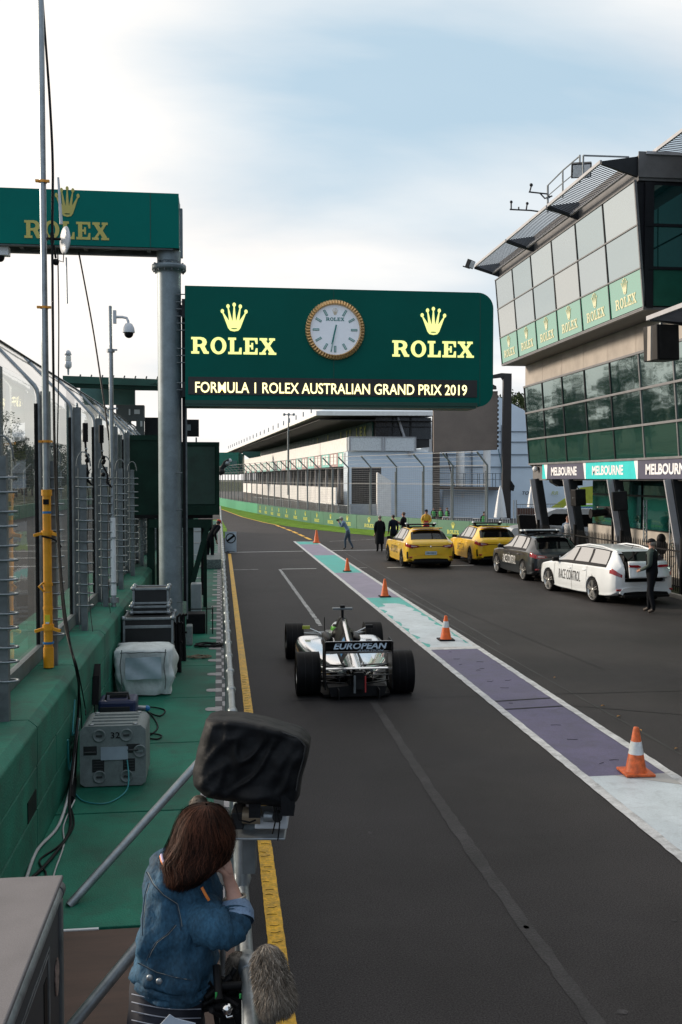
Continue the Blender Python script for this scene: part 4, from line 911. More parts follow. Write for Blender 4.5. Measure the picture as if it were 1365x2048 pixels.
def speaker(px, py, d, w_, h_, lb, rz=0, slope=0, grp='black loudspeakers along the pit building'):
    c = AD(px, py, d); t = T('loudspeaker', lb, 'speaker', c, group=grp); Mx = Matrix.Translation(c) @ Matrix.Rotation(rz, 4, 'Z') @ Matrix.Rotation(slope, 4, 'Y')
    W, H = w_/1960*d, h_/1960*d
    m = MB(); m.box((0, 0, 0), (W, W*.8, H), black, Mx); m.build('cabinet', parent=t, bevel=.02)
    m = MB(); m.box((0, -W*.41, 0), (W*.86, .01, H*.9), M_tar, Mx); m.build('grille', parent=t)
    m = MB(); m.box((0, 0, H*.53), (.05, .05, H*.12), steel_d, Mx); m.tube([Mx @ Vector((-W*.52, 0, 0)), Mx @ Vector((W*.52, 0, 0))], .02, steel_d); m.build('bracket', parent=t)
    return t
speaker(1157, 995, 34.5, 24, 33, 'black loudspeaker hanging between the first two slanted columns', .2, -.06)
speaker(1240, 1002, 31.5, 28, 38, 'black loudspeaker hanging between the second and third slanted columns', -.3, -.08)
sp = speaker(1323, 687, 20, 54, 70, 'large black loudspeaker under the small canopy in front of the middle windows', .25, -.04)
m = MB(); c = AD(1300, 687, 19.6); m.box(c, (.04, .10, .68), beige, rz=.25); m.build('side_plate', parent=sp)
t = T('small_canopy', 'short louvred metal canopy holding the large loudspeaker', 'canopy', AD(1330, 640, 20))
a = AX(1295, 637, 8.9); b = AX(1375, 607, 8.9); m = MB(); m.beam(a, b, .05, .09, roofg); m.build('front_edge', parent=t)
m = MB(); y = a.y
while y > b.y: zc = a.z; m.beam((8.95, y, a.z-.02), (12.8, y, a.z-.25), .012, .07, lou); y -= .09
m.build('louvre', parent=t); m = MB(); m.prism([(8.95, a.z-.04), (12.8, a.z-.6), (12.8, a.z-.2), (8.95, a.z+.0)], a.y-.1, a.y-.02, mulb, axis='Y'); m.build('bracket', parent=t)
# black hexagonal sound horn under banner
m = MB(); a = AD(1104, 958, 38); s_ = 38/1960; Mx = frame(a, RGT, (0, 0, 1)); m.prism([(0, 0), (62*s_, 0), (62*s_, -13*s_), (16*s_, -15*s_), (2*s_, -7*s_)][::-1], -.6, 0, mulb, Mx); o = m.build('hanging_screen'); tag(o, 'black hanging box with slanted end under the dark banner section', 'screen')
m = MB(); c = AD(1071, 938, 40.5); m.sphere(c, .12, M_wplast); m.box(c+Vector((.15, 0, .02)), (.2, .12, .12), black); o = m.build('security_camera'); tag(o, 'small white security camera on the far corner of the building', 'camera')
o = None
m = MB(); a = AD(1062, 892, 41.3); m.prism([(0, 0), (.22, .5), (.3, -1.0), (.02, -.8)][::-1], -.3, .0, mulb, frame(a, RGT, (0, 0, 1))); tag(m.build('loudspeaker'), 'black wedge loudspeaker on the far end wall of the building', 'speaker', 'black loudspeakers along the pit building')

# roof railing and antenna gear
t = T('roof_railing', 'thin grey railing on the flat roof above the upper windows', 'railing', AD(1180, 350, 33))
m = MB()
def rp(px, py, d): return AD(px, py, d)
m.tube([rp(1096, 371, 37), rp(1126, 341, 34), rp(1160, 312, 31.5)], .025, steel_d, n=6); m.tube([rp(1096, 392, 37), rp(1126, 366, 34), rp(1160, 338, 31.5)], .018, steel_d, n=6); m.tube([rp(1167, 311, 31), rp(1258, 314, 31.6)], .028, steel_d, n=6); m.build('rail', parent=t)
for px, p0_, p1_, d in ((1096, 371, 420, 37), (1126, 341, 395, 34), (1160, 310, 365, 31.5), (1167, 311, 350, 31)):
    m = MB(); m.tube([rp(px, p0_, d), rp(px, p1_, d)], .03, steel_d, n=6); m.build('post', parent=t)
t = T('roof_antenna', 'dark antenna cluster reaching out from the roof edge', 'antenna', rp(1096, 400, 37))
m = MB()
for pts in ([(1020, 419), (1062, 421)], [(1023, 419), (1023, 405)], [(1053, 420), (1055, 407)], [(1038, 419), (1038, 414)], [(1058, 384), (1095, 388)], [(1060, 384), (1064, 369)], [(1080, 386), (1090, 397), (1105, 392)], [(1062, 421), (1083, 424)], [(1096, 388), (1100, 396)]):
    m.tube([rp(x, y, 37) for x, y in pts], .03, darkmetal, n=5)
m.sphere(rp(1055, 407, 37), .06, darkmetal, 6, 5); m.sphere(rp(1063, 370, 37), .07, darkmetal, 6, 5); m.sphere(rp(1023, 404, 37), .06, darkmetal, 6, 5); m.build('aerial', parent=t)
m = MB(); m.tube([rp(1096, 371, 37), rp(1096, 425, 37)], .04, steel_d, n=6); m.build('mast', parent=t)

# kerb and iron fence in front of the building
m = MB(); m.b2((12.50, 8, 0), (12.63, 43.5, .12), base_c); m.build('kerb', kind='structure', bevel=.01)
t = T('iron_fence', 'black iron picket fence in front of the glazed ground floor', 'fence', (12.85, 30, 0))
y = 38.4
panels = []
while y > 15:
    m = MB(); yy = y-.12
    while yy > y-4.05:
        m.b2((12.84, yy-.010, .12), (12.86, yy+.010, 1.42), black); m.add([(12.84, yy-.010, 1.42), (12.86, yy-.01, 1.42), (12.86, yy+.01, 1.42), (12.84, yy+.01, 1.42), (12.85, yy, 1.50)], [(0, 1, 4), (1, 2, 4), (2, 3, 4), (3, 0, 4)], black); yy -= .13
    m.b2((12.83, y-4.05, .25), (12.87, y-.05, .29), black); m.b2((12.83, y-4.05, 1.24), (12.87, y-.05, 1.28), black); m.build('fence_panel', parent=t)
    m = MB(); m.b2((12.80, y-.05, 0), (12.90, y+.05, 1.65), black); m.build('post', parent=t); y -= 4.15

# truss towers and lamps at the right edge
def truss(px0, px1, y0, y1, d, lb):
    t = T('truss_tower', lb, 'truss', AD((px0+px1)/2, y1, d), group='light alloy truss towers'); m = MB()
    for px in (px0, px1):
        for dd in (0, .3): m.tube([AD(px, y0, d+dd), AD(px, y1, d+dd)], .022, steel, n=6)
    m.build('chords', parent=t); m = MB(); n = 5
    for k in range(n):
        ya, yb = y0+(y1-y0)*k/n, y0+(y1-y0)*(k+1)/n; m.tube([AD(px0 if k % 2 else px1, ya, d), AD(px1 if k % 2 else px0, yb, d)], .012, steel, n=5); m.tube([AD(px0, ya, d), AD(px1, ya, d)], .014, steel, n=5)
    m.build('lacing', parent=t)
truss(1288, 1294, 1000, 1085, 31.2, 'slim alloy truss just right of the third slanted column')
truss(1340, 1360, 1006, 1140, 28.9, 'wide alloy truss beside the iron fence at the right edge')
def crew_camera(px, py, d, lb, s_=1.0, feet=None):
    t = T('broadcast_camera', lb, 'camera', AD(px, py, d), group='broadcast cameras by the iron fence'); c = AD(px, py, d)
    m = MB(); m.box(c, (.38*s_, .3*s_, .3*s_), black, rz=.3); m.box(c+Vector((.05, 0, .2*s_)), (.2*s_, .1, .12*s_), black); m.box(c+Vector((.22*s_, 0, .03)), (.12, .22*s_, .2*s_), black); m.build('camera_body', parent=t, bevel=.02)
    m = MB(); m.tube([c+Vector((-.15*s_, 0, 0)), c+Vector((-.55*s_, .05, -.05)), c+Vector((-.60*s_, .05, -.05))], [.09*s_, .10*s_, .13*s_], black, n=10); m.box(c+Vector((-.3*s_, 0, .13*s_)), (.25*s_, .06, .05), beige); m.build('lens', parent=t)
    zf = 0 if feet is None else feet
    m = MB(); m.tube([c, (c.x, c.y, zf+.9)], .05, black)
    for a_ in (0, 2.1, 4.2): m.tube([(c.x, c.y, zf+1.0), (c.x+.45*math.cos(a_), c.y+.45*math.sin(a_), zf)], .022, black, n=6)
    m.build('tripod', parent=t)
    m = MB(); m.tube([c+Vector((.1, 0, .1)), c+Vector((.35, 0, -.1)), c+Vector((.3, 0, -.5))], .014, black, n=5); m.build('lead', parent=t)
crew_camera(1226, 1024, 33.8, 'black broadcast camera on a tripod between the second and third slanted columns', 1.3)
m_l = AD(1352, 1040, 28.5)
t = T('stage_lamp', 'round black stage lamp fixed to the wide alloy truss', 'lamp', m_l)
m = MB(); Mx = Matrix.Translation(m_l) @ Matrix.Rotation(R(80), 4, 'Y') @ Matrix.Rotation(.5, 4, 'X'); m.lathe([(.001, -.2), (.07, -.2), (.10, -.05), (.14, .1), (.15, .16), (.13, .165)], black, 16, Mx @ Matrix.Rotation(math.pi, 4, 'X')); m.build('housing', parent=t)
m = MB(); m.beam(m_l, m_l+Vector((.1, 0, .35)), .04, .04, steel_d); m.beam(m_l, m_l+Vector((.02, 0, -1.1)), .06, .06, steel); m.build('bracket', parent=t)
m = MB(); c = AD(1323, 1078, 29.6); m.sphere(c, (.14, .12, .17), black, 12, 8); m.sphere(c+Vector((0, .02, -.24)), (.2, .16, .26), black, 12, 8); m.tube([(c.x, c.y, 0), c], .03, black); tag(m.build('covered_light'), 'black hooded lamp on a stand right of the man in the cap', 'lamp')

# ================================================================== FAR SIDE: long pit building
VB = Vector((-.186, .983, 0)).normalized(); vdir = (RGT*VB.x+Vector((math.sin(YAW), math.cos(YAW), 0))*VB.y); vdir.z = 0; vdir.normalize()
nrt = Vector((vdir.y, -vdir.x, 0))           # to the right across the building
O = AD(695, 958, 75); O.z = 0
def BP(u, v, z): return O+nrt*u+vdir*v+Vector((0, 0, z))
def bbox(m, u0, u1, v0, v1, z0, z1, mt):
    vs = [BP(u, v, z) for z in (z0, z1) for u, v in ((u0, v0), (u1, v0), (u1, v1), (u0, v1))]
    m.add(vs, [(0, 3, 2, 1), (4, 5, 6, 7), (0, 1, 5, 4), (1, 2, 6, 5), (2, 3, 7, 6), (3, 0, 4, 7)], mt)
bwhite = mat('pit_building_white', (0.80, 0.79, 0.77), .5, var=.06); bgrey = mat('pit_building_dark', (0.022, 0.022, 0.024), .7, var=.2); bblue = mat('blue_shade_cladding', (0.60, 0.69, 0.78), .5, var=.05, vscale=.4)  # bblue: white cladding with the blue of its shade put into the colour
linec = mat('cladding_joint', (0.16, 0.20, 0.24), .5)
PB = T('pit_building', 'long low white pit building with dark balcony and sloping roof beyond the fence', 'building', O)
zp1 = CAM_H+(958-875)/1960*75; zp0 = CAM_H+(958-903)/1960*75; zc0 = CAM_H+(958-932)/1960*75; zr = CAM_H+124/1960*75
m = MB(); L_ = 96; v = 0
while v < L_: bbox(m, -.05, .2, v+.02, v+.98, zp0, zp1, bwhite); v += 1.0
bbox(m, .21, 6.4, 0, L_, zp0, zp0+.2, bwhite); m.build('parapet', parent=PB)
m = MB(); v = 0; k = 0; pink = mat('banner_pale_maroon', (.40, .28, .28), .5, var=.2, vscale=2); tq = mat('banner_pale_teal', (.22, .56, .52), .5, var=.2, vscale=2)
while v < L_:
    bbox(m, .02, .1, v, v+3.9, zc0, zp0-.01, (tq, pink)[k % 2]); 
    for q in (0.55, 2.1): bbox(m, .0, .019, v+q, v+q+1.1, zc0+.2, zp0-.1, bwhite)
    v += 4; k += 1
m.build('banner_band', parent=PB)
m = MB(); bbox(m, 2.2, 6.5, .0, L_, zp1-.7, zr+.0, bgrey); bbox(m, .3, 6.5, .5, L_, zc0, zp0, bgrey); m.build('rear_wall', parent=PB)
m = MB(); v = .5
while v < L_:
    bbox(m, 2.05, 2.15, v, v+1.9, zp1-.6, zp1+1.3, mat('balcony_green', (.006, .075, .055), .4)); v += 2
m.build('green_hoarding', parent=PB)
m = MB(); ys_g = mat('hoarding_letter', (.55, .6, .1), .5)
for v in (3, 4.5, 6, 9, 10.5, 13, 20, 26): m = MB(); text_put(m, random.choice('RLXE'), frame(BP(2.0, v, zp1+.25), -vdir, (0, 0, 1)), .8, .8, ys_g, bold=.03); m.build('hoarding_lettering', parent=PB)
m = MB()
rf = [BP(-2.6, -1.2, zr), BP(6.7, -1.2, zr+.1), BP(6.7, L_+2, zr+.1), BP(-2.6, L_+2, zr-.3)]; tp = [p+Vector((0, 0, .32)) for p in rf]
m.add(rf+tp, [(0, 3, 2, 1), (4, 5, 6, 7), (0, 1, 5, 4), (1, 2, 6, 5), (2, 3, 7, 6), (3, 0, 4, 7)], bwhite)
a = [BP(-2.6, -1.2, zr+.32), BP(6.7, -1.2, zr+.42), BP(6.7, L_+2, zr+.42), BP(-2.6, L_+2, zr+.02)]; b = [BP(0, 1, zr+.9), BP(6.7, 1, zr+.95), BP(6.7, L_, zr+.7), BP(0, L_, zr+.4)]
m.add(a+b, [(4, 5, 6, 7), (0, 1, 5, 4), (3, 0, 4, 7)], bblue); m.build('roof', parent=PB)
m = MB(); 
for k in range(22): m = MB(); bbox(m, -2.5, -2.42, 2+k*4.2, 2.08+k*4.2, zr+.3, zr+.75, steel_d); m.build('roof_rod', parent=PB)
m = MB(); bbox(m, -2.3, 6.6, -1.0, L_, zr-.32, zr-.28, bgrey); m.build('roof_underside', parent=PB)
m = MB()
for k in range(33): m = MB(); bbox(m, .6, .8, 1+k*3, 1.25+k*3, 0, zc0, mull if k % 2 else roofg); m.build('ground_column', parent=PB)
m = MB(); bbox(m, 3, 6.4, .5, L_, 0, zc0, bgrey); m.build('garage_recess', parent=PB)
m = MB(); v = 0
while v < 80: bbox(m, -.9, -.8, v+.03, v+1.17, 1.45, 2.65, bwhite); v += 1.2
bbox(m, -.95, -.78, 0, 80, 1.28, 1.44, bwhite); m.build('white_balustrade', parent=PB)
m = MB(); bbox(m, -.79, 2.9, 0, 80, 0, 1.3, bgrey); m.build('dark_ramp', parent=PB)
# end wall towards the camera
m = MB(); gg = mat('dark_end_glass', (.012, .015, .018), .25)  # gg: dark glass in the end wall under the roof
bbox(m, 2.2, 6.6, -.1, -.02, zp1-.1, zr, gg); m.build('end_glass', parent=PB)
m = MB()
for u in (3.5, 4.9): bbox(m, u, u+.12, -.2, -.11, zp1-.1, zr, bgrey)
bbox(m, 2.2, 6.6, -.2, -.12, (zp1+zr)/2, (zp1+zr)/2+.1, bgrey); a = BP(3.9, -.25, zr); b = BP(4.9, -.25, zc0+.8); m.beam(a, b, .3, .15, roofg); m.build('end_frame', parent=PB)
m = MB(); bbox(m, .0, 5.3, -.5, -.3, zp0+.05, zp1, M_reflw); m.build('end_parapet', parent=PB)
m = MB(); 
for u in (.05, 2.55, 2.75, 5.2): bbox(m, u, u+.1, -.56, -.51, zp0, zp1+.05, roofg)
bbox(m, 0, 5.3, -.56, -.51, zp1, zp1+.06, roofg)
m.build('parapet_frame', parent=PB)
m = MB(); bbox(m, 0, 6.7, -.2, 1.5, 0, zp0, bblue); m.build('end_wall', parent=PB)
m = MB(); bbox(m, .3, 2.6, -.24, -.21, .2, zc0-.1, bgrey); m.build('dark_opening', parent=PB)
# stair wedge
def bpx(m, pts, d, th, mt, name, par, away=True):
    """flat faced solid: outline given in pixels at depth d, th metres thick"""
    s_ = d/1960; c = AD(pts[0][0], pts[0][1], d); Mx = frame(c, RGT, UPV); poly = [((x-pts[0][0])*s_, (pts[0][1]-y)*s_) for x, y in pts]
    ar = sum(poly[i][0]*poly[(i+1) % len(poly)][1]-poly[(i+1) % len(poly)][0]*poly[i][1] for i in range(len(poly)))
    if ar < 0: poly = poly[::-1]
    m.prism(poly, -th, 0, mt, Mx)
m = MB(); bpx(m, [(755, 944), (783, 962), (783, 1040), (755, 1040)], 72, 2, bwhite, '', None); m.build('stair_wall', parent=PB)
m = MB(); bpx(m, [(700, 1008), (760, 1008), (775, 1040), (700, 1040)], 73, 1, mat('stair_grey', (.3, .34, .38), .6), '', None); m.build('stairs', parent=PB)

# white hall behind with cladding joints
WH = T('white_hall', 'large pale blue white clad hall behind the big screen', 'building', AD(950, 1035, 82))
m = MB(); bpx(m, [(783, 905), (866, 905), (866, 790), (985, 786), (1064, 829), (1075, 840), (1240, 850), (1240, 1042), (783, 1042)], 82, 12, bblue, '', None); m.build('hall_wall', parent=WH)
m = MB()
for py in (863, 884, 909, 934): bpx(m, [(870, py-1), (1210, py-1), (1210, py+1), (870, py+1)], 81.9, .05, linec, '', None)
bpx(m, [(866, 905), (870, 905), (870, 1040), (866, 1040)], 81.85, .05, linec, '', None); bpx(m, [(1003, 850), (1007, 850), (1007, 960), (1003, 960)], 81.8, .1, linec, '', None); bpx(m, [(821, 905), (823, 905), (823, 975), (821, 975)], 81.8, .1, linec, '', None); bpx(m, [(943, 900), (946, 900), (946, 975), (943, 975)], 81.8, .1, linec, '', None)
m.build('cladding_joints', parent=WH)
m = MB(); tt = mat('hall_lettering', (.01, .015, .03), .4); c = AD(1063, 992, 81.75)
for txt, px0, px1, mm in (('TOR', 1045, 1064, tt), ('U', 1077, 1085, tt), ('RR', 1103, 1117, mat('hall_lettering_gold', (.45, .5, .25), .5))):
    c = AD((px0+px1)/2, 989.5, 81.75); text_put(m, txt, frame(c, RGT, UPV), (px1-px0)/1960*81.75, 7/1960*81.75, mm, bold=.02, shear=.25)
m.build('hall_lettering', parent=WH)
lime = mat('lime_panel', (.38, .42, .03), .5)
m = MB(); bpx(m, [(1102, 1016), (1163, 975), (1240, 965), (1240, 1016)], 78, .3, lime, '', None); tag(m.build('lime_hoarding'), 'lime green slanted hoarding in front of the white hall', 'hoarding')
# balcony with tanks
BL = T('service_balcony', 'brown steel balcony with thin railings under the big screen', 'balcony', AD(935, 1035, 79))
brn = mat('rust_brown', (.10, .075, .06), .6, var=.2)
m = MB(); bpx(m, [(876, 972), (1001, 974), (1001, 980), (876, 978)], 79, 1.5, brn, '', None); m.build('balcony_beam', parent=BL)
m = MB()
for x in (927, 930, 944, 955, 959, 967, 985, 991, 1000): bpx(m, [(x, 946), (x+1.4, 946), (x+1.4, 974), (x, 974)], 79, .05, linec, '', None)
for py in (946, 958): bpx(m, [(880, py), (1003, py+.5), (1003, py+1.6), (880, py+1.1)], 78.9, .05, linec, '', None)
a = AD(893, 905, 79); b = AD(909, 972, 79); m.beam(a, b, .1, .1, darkmetal); m.build('railing', parent=BL)
m = MB(); bpx(m, [(866, 786), (880, 786), (880, 1040), (866, 1040)], 77, .6, brn, '', None); m.build('support_column', parent=BL)
m = MB(); bpx(m, [(887, 980), (998, 981), (998, 1036), (887, 1036)], 80.6, .6, bblue, '', None); m.build('storage_block', parent=BL)
m = MB(); bpx(m, [(923, 987), (929, 987), (929, 996), (923, 996)], 80.55, .05, M_white, '', None); m.build('notice', parent=BL)
for x, w_, lb in ((921, 17, 'tall white cylinder tank on the balcony, left of the pair'), (974, 15, 'tall white cylinder tank on the balcony, right of the pair')):
    c = AD(x, 973, 79.9); m = MB(); rr = w_/2/1960*79.9; m.lathe([(rr, 0), (rr, 2.8), (rr*.95, 2.95), (rr, 3.0)], bwhite, 18, Matrix.Translation(c)); tag(m.build('storage_tank'), lb, 'tank', 'white tanks on the balcony')
# big screen, off
SC = T('big_screen', 'large switched off brown video screen on a dark steel post', 'screen', AD(1014, 1036, 62))
scm = mat('screen_brown', (.17, .135, .115), .6, var=.08, vscale=1, fine=.08, fscale=20)
m = MB(); bpx(m, [(867, 786), (996, 782), (995, 899), (868, 904)], 62, .4, scm, '', None); m.build('screen_panel', parent=SC)
m = MB()
for py in range(790, 898, 9): bpx(m, [(995, py), (998, py+1), (998, py+5), (995, py+6)], 62.1, .2, mulb, '', None)
m.build('edge_brackets', parent=SC)
pst = mat('dark_brown_post', (.022, .017, .015), .5)
m = MB(); bpx(m, [(1008, 752), (1024, 752), (1022, 1040), (1005, 1040)], 61.5, .5, pst, '', None); m.build('post', parent=SC)
m = MB(); bpx(m, [(985, 750), (1003, 746), (1024, 747), (1024, 757), (1008, 760), (1004, 754), (985, 756)], 61.6, .4, pst, '', None); bpx(m, [(985, 768), (993, 772), (994, 778), (986, 778)], 61.6, .3, pst, '', None); m.build('top_arm', parent=SC)
m = MB(); bpx(m, [(1022, 960), (1030, 972), (1028, 982), (1022, 980)], 61.4, .3, mulb, '', None); m.build('cable_box', parent=SC)
m = MB(); m.tube([AD(997, 898, 61.9), AD(1003, 930, 61.9), AD(1006, 960, 61.9)], .03, mat('blue_cable', (.03, .15, .22), .5), n=5); m.build('cable', parent=SC)

# barrier wall with logos, catch fence above
WL = T('barrier_wall', 'low green painted wall with gold logos along the grass verge', 'wall', WALL[6])
def along(P, s_):
    for i in range(len(P)-1):
        L = (P[i+1]-P[i]).length
        if s_ <= L: d = (P[i+1]-P[i]).normalized(); return P[i]+d*s_, d
        s_ -= L
    d = (P[-1]-P[-2]).normalized(); return P[-1]+d*s_, d
WP = WALL[::-1]                                  # from near right to far left
LW = sum((WP[i+1]-WP[i]).length for i in range(len(WP)-1))
wg1 = mat('barrier_green', (0.025, 0.135, 0.075), .5, var=.12, vscale=1.2); wg2 = mat('barrier_bright_green', (0.05, 0.30, 0.16), .5, var=.1)
s_ = 0; k = 0; HW = .93
s0 = None
while s_ < LW-1:
    p, d = along(WP, s_); q, d2 = along(WP, s_+2.97); nrm = Vector((d.y, -d.x, 0))
    if nrm.dot(CAM-p) < 0: nrm = -nrm
    far = p.y > 92
    m = MB(); m.beam(p-nrm*.14+Vector((0, 0, HW/2)), q-nrm*.14+Vector((0, 0, HW/2)), .28, HW, wg2 if far else wg1); m.build('wall_panel', parent=WL)
    if not far:
        c = (p+q)/2+nrm*.004; xd = -(q-p).normalized()
        if xd.dot(RGT) < 0: xd = -xd
        lg2 = mat('barrier_gold', (.55, .55, .10), .5)
        m = MB(); serif_put(m, 'ROLEX', frame(c+Vector((0, 0, .16)), xd, (0, 0, 1)), 1.1, .22, lg2, .006); m.build('lettering', parent=WL)
        m = MB(); crown_put(m, frame(c+Vector((0, 0, .47)), xd, (0, 0, 1)), .34, .36, lg2, .006); m.build('emblem', parent=WL)
    s_ += 3; k += 1
CF = T('catch_fence', 'tall grey wire catch fence with posts bent towards the track', 'fence', WALL[6]+Vector((0, 0, .95)))
fpost = mat('fence_post', (.17, .19, .205), .5, metal=.4, var=.1); wirem = mat('fence_wire', (.18, .19, .2), .5, metal=.3)
s_ = 2.0; P_ = []
# start at the post standing at pixel x 968
best = min(range(0, 300), key=lambda i: abs(((along(WP, i*.1)[0]-CAM).dot(RGT)/(along(WP, i*.1)[0]-CAM).dot(FWD))*F+682.5-970)); s_ = best*.1
while s_ < LW+6:
    p, d = along(WP, s_); nrm = Vector((d.y, -d.x, 0))
    if nrm.dot(CAM-p) < 0: nrm = -nrm
    p = p-nrm*.14; tip = p+nrm*.75+Vector((0, 0, 4.78)); kn = p+Vector((0, 0, 4.05)); P_.append((p, kn, tip))
    m = MB(); m.tube([p+Vector((0, 0, .9)), kn, tip], .055, fpost, n=6); m.tube([p+d*.14+Vector((0, 0, .9)), kn+d*.14-Vector((0, 0, .3))], .03, fpost, n=5); m.build('post', parent=CF)
    s_ += 2.95
zs = [1.0+.13*k for k in range(24)]
m = MB()
def wire(m, pts, r): 
    for a, b in zip(pts[:-1], pts[1:]): m.beam(a, b, r, r, wirem)
for z in zs: wire(m, [p[0]+Vector((0, 0, z)) for p in P_], .007)
for f_ in (0.33, .66, 1.0): wire(m, [p[1].lerp(p[2], f_) for p in P_], .014 if f_ < 1 else .03)
for z in (3.0, 4.05): wire(m, [p[0]+Vector((0, 0, z)) for p in P_], .03)
for (p, kn, tip), (p2, kn2, tip2) in zip(P_[:16], P_[1:17]):
    for f_ in [i/14 for i in range(1, 14)]:
        a = p.lerp(p2, f_); m.beam(a+Vector((0, 0, 1)), a+Vector((0, 0, 4.05)), .004, .004, wirem)
m.build('wire_mesh', parent=CF)
# white crowd barriers behind the wall
def crowd_barrier(px0, px1, py, d, lb):
    t = T('crowd_barrier', lb, 'barrier', AD((px0+px1)/2, py+12, d), group='white crowd barriers behind the green wall')
    a = AD(px0, py, d); b = AD(px1, py+1, d); m = MB(); zl = a.z-.85
    m.tube([Vector((a.x, a.y, zl)), a, b, Vector((b.x, b.y, zl))], .025, M_wplast, n=5); m.tube([Vector((a.x, a.y, zl+.1)), Vector((b.x, b.y, zl+.1))], .02, M_wplast, n=5); m.build('frame', parent=t)
    m = MB(); n = 16
    for k in range(1, n): c = a.lerp(b, k/n); m.tube([c, Vector((c.x, c.y, zl+.1))], .010, M_wplast, n=4)
    m.build('bars', parent=t)
crowd_barrier(886, 942, 1034, 61, 'white crowd barrier left of the man in the green vest'); crowd_barrier(946, 1020, 1037, 60, 'white crowd barrier right of the man in the green vest')
m = MB(); s1, s2 = along(WP, 22)[0], along(WP, 60)[0]
t = T('crowd_barrier', 'row of grey crowd barriers behind the wall under the white balustrade', 'barrier', (s1+s2)/2, group='grey barriers behind the wall')
for k in range(12):
    a = s1.lerp(s2, k/12)+Vector((1.5, 2, 0)); b = s1.lerp(s2, (k+.9)/12)+Vector((1.5, 2, 0)); m = MB(); m.tube([a+Vector((0, 0, .5)), a+Vector((0, 0, 1.35)), b+Vector((0, 0, 1.35)), b+Vector((0, 0, .5))], .025, steel, n=5)
    for q in range(1, 12): c = a.lerp(b, q/12); m.tube([c+Vector((0, 0, .6)), c+Vector((0, 0, 1.35))], .010, steel, n=4)
    m.build('barrier_section', parent=t)
# closed umbrellas
def umbrella(px, py0, py1, wpx, d, lb):
    t = T('closed_umbrella', lb, 'umbrella', AD(px, py1+14, d), group='closed white umbrellas'); c = AD(px, py1, d); H = (py1-py0)/1960*d; W = wpx/2/1960*d
    m = MB(); rows = []
    for i in range(9):
        f_ = i/8; rr = W*(1-f_)**.75+.02; rows.append([c+Vector((rr*(1+.22*math.cos(5*a))*math.cos(a), rr*(1+.22*math.cos(5*a))*math.sin(a), H*f_)) for a in [2*math.pi*j/30 for j in range(30)]])
    m.grid(rows, M_wplast, wrap=True); m.build('canopy', parent=t); m = MB(); m.tube([c+Vector((0, 0, -.9)), c+Vector((0, 0, .3))], .03, steel_d); m.build('pole', parent=t)
umbrella(1001, 971, 1035, 21, 58, 'closed white umbrella just left of the dark screen post'); umbrella(1064, 967, 1014, 15, 66, 'closed white umbrella beside the lettering on the white hall')
# brown site hoarding and mesh fence by the umbrella
m = MB(); bpx(m, [(1035, 1016), (1112, 1016), (1112, 1052), (1035, 1052)], 60, .1, mat('brown_board', (.07, .03, .02), .7, stretch=(1, 1, 12), var=.3), '', None); tag(m.build('brown_board_fence'), 'dark brown board fence right of the screen post', 'fence')
t = T('mesh_fence', 'thin grey temporary mesh fence by the brown boards', 'fence', AD(1040, 1055, 57)); m = MB()
for px in (1028, 1033): m.tube([AD(px, 1000, 57), AD(px, 1065, 57)], .035, steel, n=6)
m.build('posts', parent=t); m = MB()
for k in range(18): px = 1036+k*5; m.tube([AD(px, 1009, 57), AD(px, 1060, 57)], .006, steel_d, n=4)
m.tube([AD(1034, 1009, 57), AD(1120, 1008, 57)], .02, steel_d, n=4); m.build('mesh', parent=t)
# utility pole, far green gantry
t = T('light_pole', 'tall thin pole with small cross arm behind the fence', 'pole', AD(577, 990, 88)); m = MB(); m.tube([AD(577, 990, 88), AD(577, 862, 88)], .10, steel_d, n=6); m.tube([AD(577, 862, 88), AD(578, 826, 88)], .06, steel_d, n=6); m.build('pole', parent=t)
m = MB(); m.tube([AD(568, 829, 88), AD(588, 830, 88)], .04, steel_d, n=5); m.tube([AD(578, 862, 88), AD(580, 861, 88)], .1, steel_d)
for x in (569, 578, 588): m.sphere(AD(x, 829, 88), .13, steel_d, 6, 5)
m.build('cross_arm', parent=t)
t = T('far_green_gantry', 'distant green sign gantry across the end of the straight', 'gantry', AD(458, 1000, 120)); m = MB(); bpx(m, [(436, 905), (477, 905), (477, 948), (436, 948)], 120, 2, mat('far_green', (.008, .15, .10), .5), '', None); m.build('sign_box', parent=t)
m = MB(); bpx(m, [(475, 903), (486, 908), (486, 947), (475, 947)], 121, 2, dg2, '', None); bpx(m, [(486, 903), (521, 903), (521, 912), (498, 916), (486, 908)], 122, 1, MATS['balcony_green'], '', None); m.build('side_box', parent=t)
m = MB(); bpx(m, [(464, 921), (474, 921), (474, 935), (464, 935)], 119.5, .2, tealp, '', None); m.build('small_board', parent=t)

